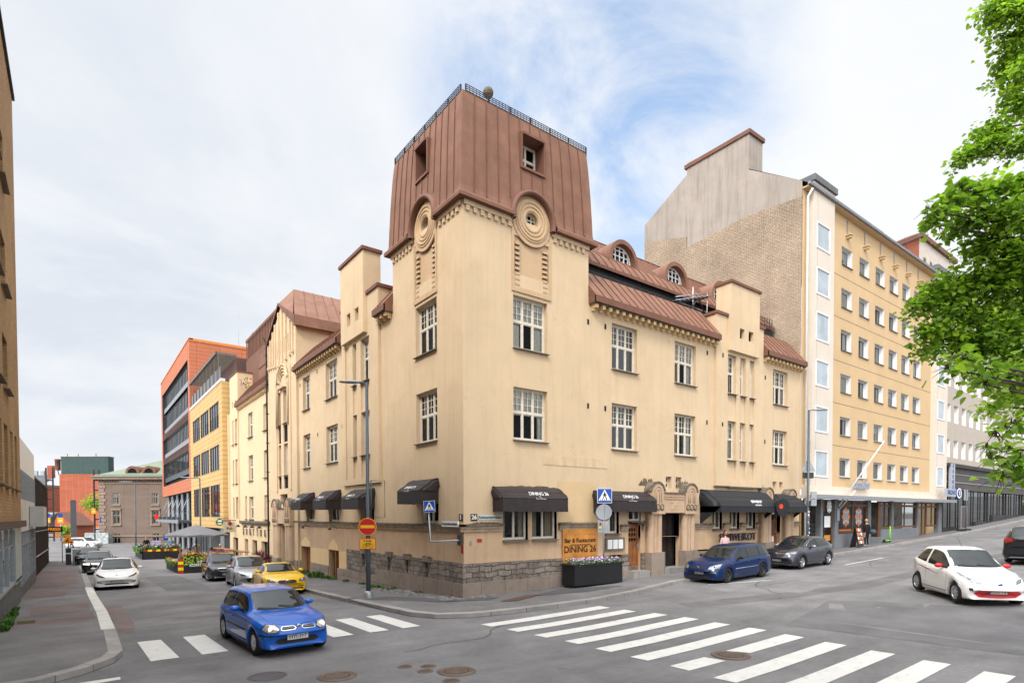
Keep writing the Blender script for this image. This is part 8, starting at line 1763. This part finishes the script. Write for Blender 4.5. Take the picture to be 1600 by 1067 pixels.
# ================================================================ STREET THINGS
t = thing('sandwich_board', (29.5, -.75, hsign(29.5, -.75)), 'dark sandwich board with orange and pale menu squares beside the woman in black', 'sandwich board'); zb_ = hsign(29.5, -.75); b = MB(); b.hexa([(29.0, -1.0, zb_), (29.9, -.95, zb_), (29.9, -.90, zb_), (29.0, -.95, zb_), (29.12, -.75, zb_+1.3), (29.9, -.72, zb_+1.3), (29.9, -.67, zb_+1.3), (29.12, -.70, zb_+1.3)], m_black); b.hexa([(29.0, -.5, zb_), (29.9, -.45, zb_), (29.9, -.40, zb_), (29.0, -.45, zb_), (29.12, -.72, zb_+1.3), (29.9, -.69, zb_+1.3), (29.9, -.66, zb_+1.3), (29.12, -.69, zb_+1.3)], m_black); part('board', b, t); b = MB()
for i in range(3):
    for j in range(4): f0 = .18+j*.2; x = 29.13+i*.25+.0*j; y = -1.0+.25*f0-.012; b.face([(x, y-.002, zb_+1.3*f0), (x+.2, y, zb_+1.3*f0), (x+.2, y+.04, zb_+1.3*(f0+.15)), (x, y+.038, zb_+1.3*(f0+.15))], [m_emo, m_white, m_skin][(i+j) % 3])
part('menu_square', b, t)
b = MB(); m_sg = mat('scooter_green', (.20, .55, .01), .4, .4); x, y = 34.6, -.75; zs_ = hsign(x, y)
t = thing('kick_scooter', (x, y, zs_), 'lime green kick scooter parked on the right pavement', 'scooter'); b.tube([(x, y, zs_+.15), (x+.15, y+.05, zs_+1.12)], .045, m_sg, 8); b.tube([(x+.15, y-.22, zs_+1.12), (x+.15, y+.30, zs_+1.12)], .02, m_black, 6); part('handlebar', b, t); b = MB(); b.box(x-.85, x-.05, y-.08, y+.10, zs_+.10, zs_+.17, m_sg); part('deck', b, t)
for xx in (x, x-.95): b = MB(); b.lathe([(.05, -.03), (.11, -.03), (.12, 0), (.11, .03), (.05, .03)], m_tyre, (xx, y, zs_+.12), 16, 'Y'); part('wheel', b, t)
x, y = 49.9, -.9; zf = hsign(x, y); t = thing('pavement_stand', (x, y, zf), 'silver framed poster stand on the pavement by the grey block', 'poster stand'); b = MB()
for q in ((x-.75, x-.67), (x+.67, x+.75)): b.box(q[0], q[1], y, y+.06, zf+.15, zf+2.1, m_galv)
b.box(x-.67, x+.67, y, y+.06, zf+2.02, zf+2.1, m_galv); b.box(x-.67, x+.67, y, y+.06, zf+.15, zf+.23, m_galv); b.box(x-.8, x-.6, y-.3, y+.35, zf, zf+.14, m_black); b.box(x+.6, x+.8, y-.3, y+.35, zf, zf+.14, m_black); part('frame', b, t); b = MB(); b.box(x-.66, x+.66, y+.02, y+.04, zf+.24, zf+2.01, mat('poster_print', (.07, .045, .05), .4, .4, var=.9, vscale=2.2)); part('poster', b, t)
# roadworks triangle on the left kerb
x, y = -11.45, 40.5; zt_ = hsign(x, y); t = thing('roadworks_sign', (x, y, zt_), 'orange roadworks warning triangle on a post by the left kerb row', 'road sign'); b = MB(); b.tube([(x, y, zt_), (x, y, zt_+2.0)], .04, m_iron, 6); b.box(x-.18, x+.18, y-.1, y+.1, zt_, zt_+1.3, m_iron); b.box(x+.25, x+.75, y-.15, y+.15, zt_, zt_+1.2, mat('unit_grey2', (.25, .26, .26), .6, .3)); b.box(x-.19, x+.19, y-.11, y-.1, zt_+.85, zt_+.95, m_emb); part('post', b, t)
b = MB(); m_wo = mat('warning_orange', (.85, .30, .01), .45, .4); c = Vector((x, y-.1, zt_+1.68)); b.prism([c+Vector((-.42, 0, 0)), c+Vector((.42, 0, 0)), c+Vector((0, 0, .74))], (0, .03, 0), m_wo); part('triangle', b, t); b = MB(); F_ = lambda *q: b.face([c+Vector((u_*.56, -.006, v_*.58)) for u_, v_ in q], m_blacktx); F_((-.3, .12), (-.2, .12), (-.02, .45), (.05, .5), (.02, .62), (-.1, .6), (-.2, .4)); F_((.05, .12), (.15, .12), (.08, .4), (0, .42)); F_((.15, .12), (.5, .12), (.33, .32)); F_((-.02, .66), (.08, .66), (.08, .78), (-.02, .78)); part('symbol', b, t)
b = MB(); b.box(-12.95, -11.85, 43.9, 44.0, 1.72, 2.15, m_black); b.tube([(-11.9, 44, 2.0), (-11.9, 44, -1)], .03, m_galv, 6); t = solo('gym_sign', b, (-12, 44, -1), 'black sign with orange letters reading FRESSI on the slatted shed', 'sign'); b = MB(); b.add(text_mb('FRESSI', .30, mat('lettering_orange', (.85, .30, .02), .4, .3, emit=.4), bold=.006), TM(Vector((-12.4, 43.88, 1.93)), (1, 0, 0))); part('lettering', b, t)
def mast(x, y, z0, h, w_, label, lattice=True):
    b = MB()
    if lattice:
        for dx in (-w_/2, w_/2): b.box(x+dx-.12, x+dx+.12, y-.12, y+.12, z0, z0+h, m_iron)
        for i in range(int(h/1.6)): b.box(x-w_/2, x+w_/2, y-.08, y+.08, z0+i*1.6+.8, z0+i*1.6+1.0, m_iron)
    else: b.box(x-w_/2, x+w_/2, y-w_/2, y+w_/2, z0, z0+h, mat('stele_grey', (.07, .075, .08), .5, .3))
    return solo('lattice_mast' if lattice else 'grey_stele', b, (x, y, z0), label, 'mast' if lattice else 'stele')
mast(-14.7, 108, -1.4, 12.6, .9, 'dark twin-leg lattice mast beyond the left kerb in front of the old factory'); mast(-8.4, 99.5, -1.6, 12.2, .7, 'dark lattice mast at the left corner of the brown stone building'); mast(-11.5, 98, -1.6, 7.2, .75, 'dark grey upright stele before the small brick hut', False)
for (x, y, z, w_, h, m_, lb) in [(-8.9, 98.5, 3.4, .55, .9, MATS['sign_yellow'], 'yellow sign on the mast beside the stone building'), (-7.7, 98.6, 2.0, .75, .9, m_blue, 'blue direction sign beside the left stone corner'), (-14.9, 105, 1.9, .6, .9, MATS['sign_yellow'], 'yellow plate below a blue one, left of the two by the lattice mast'), (-13.3, 105, 1.9, .75, .9, MATS['sign_yellow'], 'yellow plate below a blue one, right of the two by the lattice mast'), (.1, 86.5, -.75, 1.0, 1.0, m_blue, 'blue direction panel at the right end of the stone wall')]:
    b = MB(); b.box(x-w_/2, x+w_/2, y, y+.05, z, z+h, m_); b.box(x-w_*.3, x+w_*.3, y-.01, y, z+h*.4, z+h*.5, m_whitetx)
    if 'below' in lb: b.box(x-.3, x+.3, y, y+.05, z+h, z+h+.7, m_blue); b.tube([(x, y+.1, z), (x, y+.1, -1.2)], .06, m_galv, 5)
    solo('road_sign', b, (x, y, z), lb, 'road sign')
lamp(-4.6, 77, 9.0, (-1.6, .2), 'slim lamp post far down the left street before the stone building', H(-4.6, 77), base=False); lamp(-1.9, 42, 7.3, (-1.3, .2), 'lamp post in front of the yellow clad block', base=False)
for i, (x, w_) in enumerate(((-6.0, 1.5), (-4.4, 2.6))):
    p = FB.P(i*1.9+1.2-1.0, 0, 1.6); b = MB(); FB.box(b, -.9+i*1.8, .6+i*2.3, -1.5, .35, 1.2, 2.2, mat('cabinet_grey', (.33, .36, .36), .5, .3, var=.5, vscale=2.5)); solo('utility_cabinet', b, FB.P(i*2, -1.5, 1.7), ['smaller graffitied grey cabinet at the left foot of the stone building', 'larger graffitied grey cabinet at the foot of the stone building'][i], 'cabinet')
b = MB(); b.box(-12.15, -11.75, 4.35, 4.62, H(-12, 4.5)+PV, H(-12, 4.5)+PV+.10, mat('block_stone', (.17, .15, .09), .9, .2)); b2_ = solo('concrete_block', b, (-12, 4.5, 0), 'mossy flat concrete block on the left pavement by the weeds', 'block')
# courier panel cut by the right picture edge
x, y = 7.72, -13.35; zq = H(x, y); t = thing('courier_box', (x, y, zq), 'turquoise delivery box in a black frame cut by the right picture edge', 'box'); b = MB(); b.box(x+.02, x+.50, y-.5, y-.06, .98, 1.44, mat('turquoise_fabric', (.01, .42, .48), .5, .3)); part('box', b, t); b = MB(); b.box(x-.0, x+.05, y-.52, y-.03, .94, 1.48, m_black); b.box(x+.05, x+.5, y-.52, y-.03, 1.44, 1.50, m_black); b.tube([(x+.25, y-.3, zq), (x+.25, y-.3, .98)], .03, m_iron, 6); part('frame', b, t)
# ================================================================ TREES
def leafmat(name, c1, c2):
    m = bpy.data.materials.new(name); m.use_nodes = True; t = m.node_tree; b = t.nodes['Principled BSDF']; g = N('ShaderNodeNewGeometry', t)
    c = mixc(g.outputs['Random Per Island'], c1, c2, t); t.links.new(c, b.inputs['Base Color']); b.inputs['Roughness'].default_value = .5; b.inputs['Specular IOR Level'].default_value = .35
    tr = N('ShaderNodeBsdfTranslucent', t); t.links.new(mixc(1.0, c, (1.5, 1.7, .7), t, 'MULTIPLY'), tr.inputs[0]); mx = N('ShaderNodeMixShader', t); mx.inputs[0].default_value = .42; t.links.new(b.outputs[0], mx.inputs[1]); t.links.new(tr.outputs[0], mx.inputs[2]); t.links.new(mx.outputs[0], t.nodes['Material Output'].inputs[0]); return m
m_lf = leafmat('linden_leaf', (.10, .21, .02), (.28, .40, .06)); m_lf2 = leafmat('linden_leaf_young', (.30, .46, .05), (.38, .52, .07)); m_bark = mat('bark', (.07, .055, .045), .95, .2, var=.3, vscale=8, bump=.6, bscale=30)
def leaf(mb, p, d, up, s, m):
    d = d.normalized(); side = d.cross(up)
    if side.length < .05: side = d.orthogonal()
    side.normalize(); n = side.cross(d); L = s; c = n*s*.10
    mb.face([p, p+side*L*.38+d*L*.12+c, p+side*L*.50+d*L*.45+c*1.2, p+side*L*.25+d*L*.82+c*.3, p+d*L*1.08-n*s*.12], m); mb.face([p, p+d*L*1.08-n*s*.12, p-side*L*.25+d*L*.82+c*.3, p-side*L*.50+d*L*.45+c*1.2, p-side*L*.38+d*L*.12+c], m)
CF, CR, CC = fwh, rt, Vector((-10.67, -17, 3))
tr_t = thing('linden_tree', (2.6, -16.9, H(2.6, -16.9)), 'leafy green linden whose branches reach in from the right edge', 'tree')
trunk = MB(); B0 = Vector((2.6, -16.9, 0)); trunk.tube([B0+Vector((0, 0, -.2)), B0+Vector((0, 0, .4)), B0+Vector((-.05, .05, 2.5)), B0+Vector((0, .1, 5)), B0+Vector((.1, .1, 8.5)), B0+Vector((0, 0, 12))], [.34, .24, .20, .17, .12, .04], m_bark, 12)
crown = MB(); R = random.Random(11)
# limb tips given as world points; the leaves hang along the twigs near each tip
"""tips (x, y, z, radius, leaves, leaf size, young share)"""
TIPS = [(1.43,-13.96,11.28,0.29,819,0.068,0.3),(1.72,-14.19,10.86,0.32,1170,0.068,0.3),(1.71,-14.07,10.4,0.27,819,0.068,0.25),(1.5,-14.39,11.12,0.32,975,0.068,0.5),(1.52,-14.44,10.2,0.37,1170,0.068,0.3),(1.53,-14.21,9.67,0.26,702,0.068,0.2),(1.23,-14.0,9.26,0.21,507,0.068,0.2),(1.01,-13.84,8.94,0.15,292,0.068,0.25),(1.18,-14.09,8.98,0.17,292,0.068,0.2),(1.24,-14.51,9.14,0.31,780,0.068,0.2),(0.91,-13.77,8.79,0.08,87,0.068,0.2),(1.08,-14.4,8.79,0.16,312,0.068,0.2),(-1.79,-14.54,7.11,0.09,60,0.0945,0.1),(-1.92,-14.45,6.89,0.14,110,0.09000000000000001,0.2),(-2.07,-14.35,6.78,0.1,70,0.09000000000000001,0.15),(-1.7,-14.62,7.03,0.13,110,0.09000000000000001,0.3),(-1.47,-14.78,7.15,0.17,170,0.09000000000000001,0.4),(-1.21,-14.97,7.23,0.2,220,0.09000000000000001,0.3),(-1.41,-14.71,6.84,0.25,741,0.068,0.25),(-1.09,-14.95,6.76,0.29,1014,0.068,0.25),(-1.55,-14.48,6.77,0.16,351,0.068,0.15),(-2.14,-14.29,6.83,0.06,16,0.099,0.0),(-2.04,-14.37,6.62,0.04,8,0.108,0),(-1.16,-14.78,6.4,0.3,1092,0.068,0.25),(-0.9,-14.98,6.32,0.3,1014,0.068,0.2),(-1.3,-14.55,6.49,0.17,448,0.068,0.15),(-1.08,-14.6,6.16,0.29,1092,0.065,0.3),(-0.71,-14.89,5.94,0.34,1248,0.065,0.25),(-1.26,-14.34,6.11,0.23,819,0.065,0.25),(-1.51,-14.16,5.98,0.19,585,0.065,0.25),(-1.67,-14.05,5.86,0.1,214,0.065,0.2),(-1.34,-14.3,5.77,0.22,780,0.065,0.2),(-1.12,-14.59,5.65,0.29,1209,0.065,0.2),(-0.72,-14.89,5.48,0.32,1209,0.065,0.2),(-1.58,-14.12,5.47,0.15,429,0.065,0.15),(-1.35,-14.3,5.34,0.2,624,0.065,0.15),(-1.16,-14.57,5.23,0.24,819,0.065,0.15),(-0.89,-14.9,5.03,0.27,819,0.065,0.15),(-1.59,-14.12,5.26,0.09,175,0.065,0.1),(-2.07,-14.65,4.89,0.13,195,0.072,0.1),(-1.73,-14.91,4.78,0.14,234,0.072,0.1),(-1.73,-14.0,5.75,0.05,58,0.065,0.1),(-3.54,-14.93,4.5,0.04,10,0.099,0.2),(-3.42,-15.02,4.6,0.07,20,0.099,0.1),(-3.24,-15.16,4.33,0.04,9,0.099,0.2),(-3.22,-15.18,4.5,0.08,30,0.0945,0.1),(-2.52,-14.95,4.54,0.09,35,0.09000000000000001,0.2),(-1.81,-15.1,4.61,0.19,390,0.065,0.3),(0.21,-14.49,4.73,0.14,273,0.061,0.95),(0.41,-14.63,4.83,0.17,390,0.061,0.95),(0.06,-14.38,4.6,0.09,136,0.061,0.95),(0.52,-14.72,4.92,0.19,390,0.061,0.95),(0.44,-14.67,4.54,0.09,117,0.061,0.9),(-3.3,-15.26,3.79,0.05,14,0.09000000000000001,0.3),(-3.22,-15.31,3.89,0.05,16,0.09000000000000001,0.2),(-3.14,-15.37,3.92,0.05,18,0.09000000000000001,0.1),(-3.04,-15.45,3.99,0.07,24,0.09000000000000001,0.1),(-3.35,-15.22,3.67,0.03,7,0.09000000000000001,0.4),(-3.33,-15.24,3.57,0.03,6,0.09000000000000001,0.5),(-3.59,-15.43,3.48,0.07,26,0.09000000000000001,0.3),(-3.49,-15.5,3.54,0.09,44,0.09000000000000001,0.15),(-3.44,-15.54,3.35,0.08,36,0.09000000000000001,0.2),(-3.64,-15.39,3.35,0.04,12,0.09000000000000001,0.5),(-3.43,-15.41,3.64,0.06,20,0.09000000000000001,0.1)]
for (x, y, z, r, nl, ls, yg) in TIPS:
    tip = Vector((x, y, z)); zb0 = min(z-.4, 10); st = Vector((2.6, -16.8, max(2.6, zb0-1.0))); mid = st.lerp(tip, .5)+Vector((0, 0, .35)); pts = [st, st.lerp(mid, .5)+Vector((0, 0, .12)), mid, mid.lerp(tip, .55)+Vector((0, 0, .08)), tip]
    trunk.tube(pts, [.05, .04, .028, .016, .006], m_bark, 6)
    ntw = max(5, int(nl/34)); d0 = (tip-mid).normalized()
    for k in range(ntw):
        u_ = Vector((R.gauss(0, 1), R.gauss(0, 1), R.gauss(0, .8))).normalized()*r*R.uniform(.35, 1.0); e = tip-d0*r*R.uniform(0, 1.2)+u_; e.z -= r*.15*R.random(); base = tip-d0*r*R.uniform(.2, 1.6)+u_*.15; tw = [base, base.lerp(e, .5)+Vector((0, 0, .05)), e, e+(e-base).normalized()*.12-Vector((0, 0, .08))]
        trunk.tube(tw, [.008, .006, .004, .002], m_bark, 3, False)
        young = R.random() < yg; n = int(nl/ntw)
        for j in range(n):
            f = R.random()**.7*3; i = min(2, int(f)); p = tw[i].lerp(tw[i+1], f-i); s = ls*R.uniform(.6, 1.15); dd = Vector((R.gauss(0, 1), R.gauss(0, 1), R.gauss(-.35, .5))).normalized()
            p = p+dd*.05+Vector((R.gauss(0, .05), R.gauss(0, .05), R.gauss(0, .04))); leaf(crown, p, dd, Vector((R.gauss(0, .45), R.gauss(0, .45), 1)), s, m_lf2 if young else m_lf)
part('trunk', trunk, tr_t); part('crown', crown, tr_t)
# bright tree behind the stone building corner
t = thing('small_tree', (-7, 112, -1.2), 'small yellow-green tree showing left of the stone building', 'tree'); b = MB(); c = Vector((-8.6, 112, 5.2)); b.tube([(-6.6, 112, -1.5), (-7, 112, 3), (-8, 112, 5)], [.2, .15, .05], m_bark, 6); part('trunk', b, t); b = MB()
for i in range(700):
    q = Vector((R.gauss(0, 1), R.gauss(0, .8), R.gauss(0, .8))); q = c+q.normalized()*R.uniform(.2, 2.1); leaf(b, q, Vector((R.gauss(0, 1), R.gauss(0, 1), R.gauss(0, 1))), Vector((0, 0, 1)), .30, R.choice([m_lf, m_lf, m_lf2]))
part('crown', b, t)
t = thing('bush', (-12.6, 118, -1.2), 'dark green bush between the hut and the grey stele', 'bush'); b = MB()
for i in range(300): q = Vector((-12.9, 116, .3))+Vector((R.gauss(0, 1), R.gauss(0, 1), R.gauss(0, 1))).normalized()*R.uniform(.3, 1.3); leaf(b, q, Vector((R.gauss(0, 1), R.gauss(0, 1), R.gauss(0, 1))), Vector((0, 0, 1)), .35, m_lf)
part('crown', b, t)
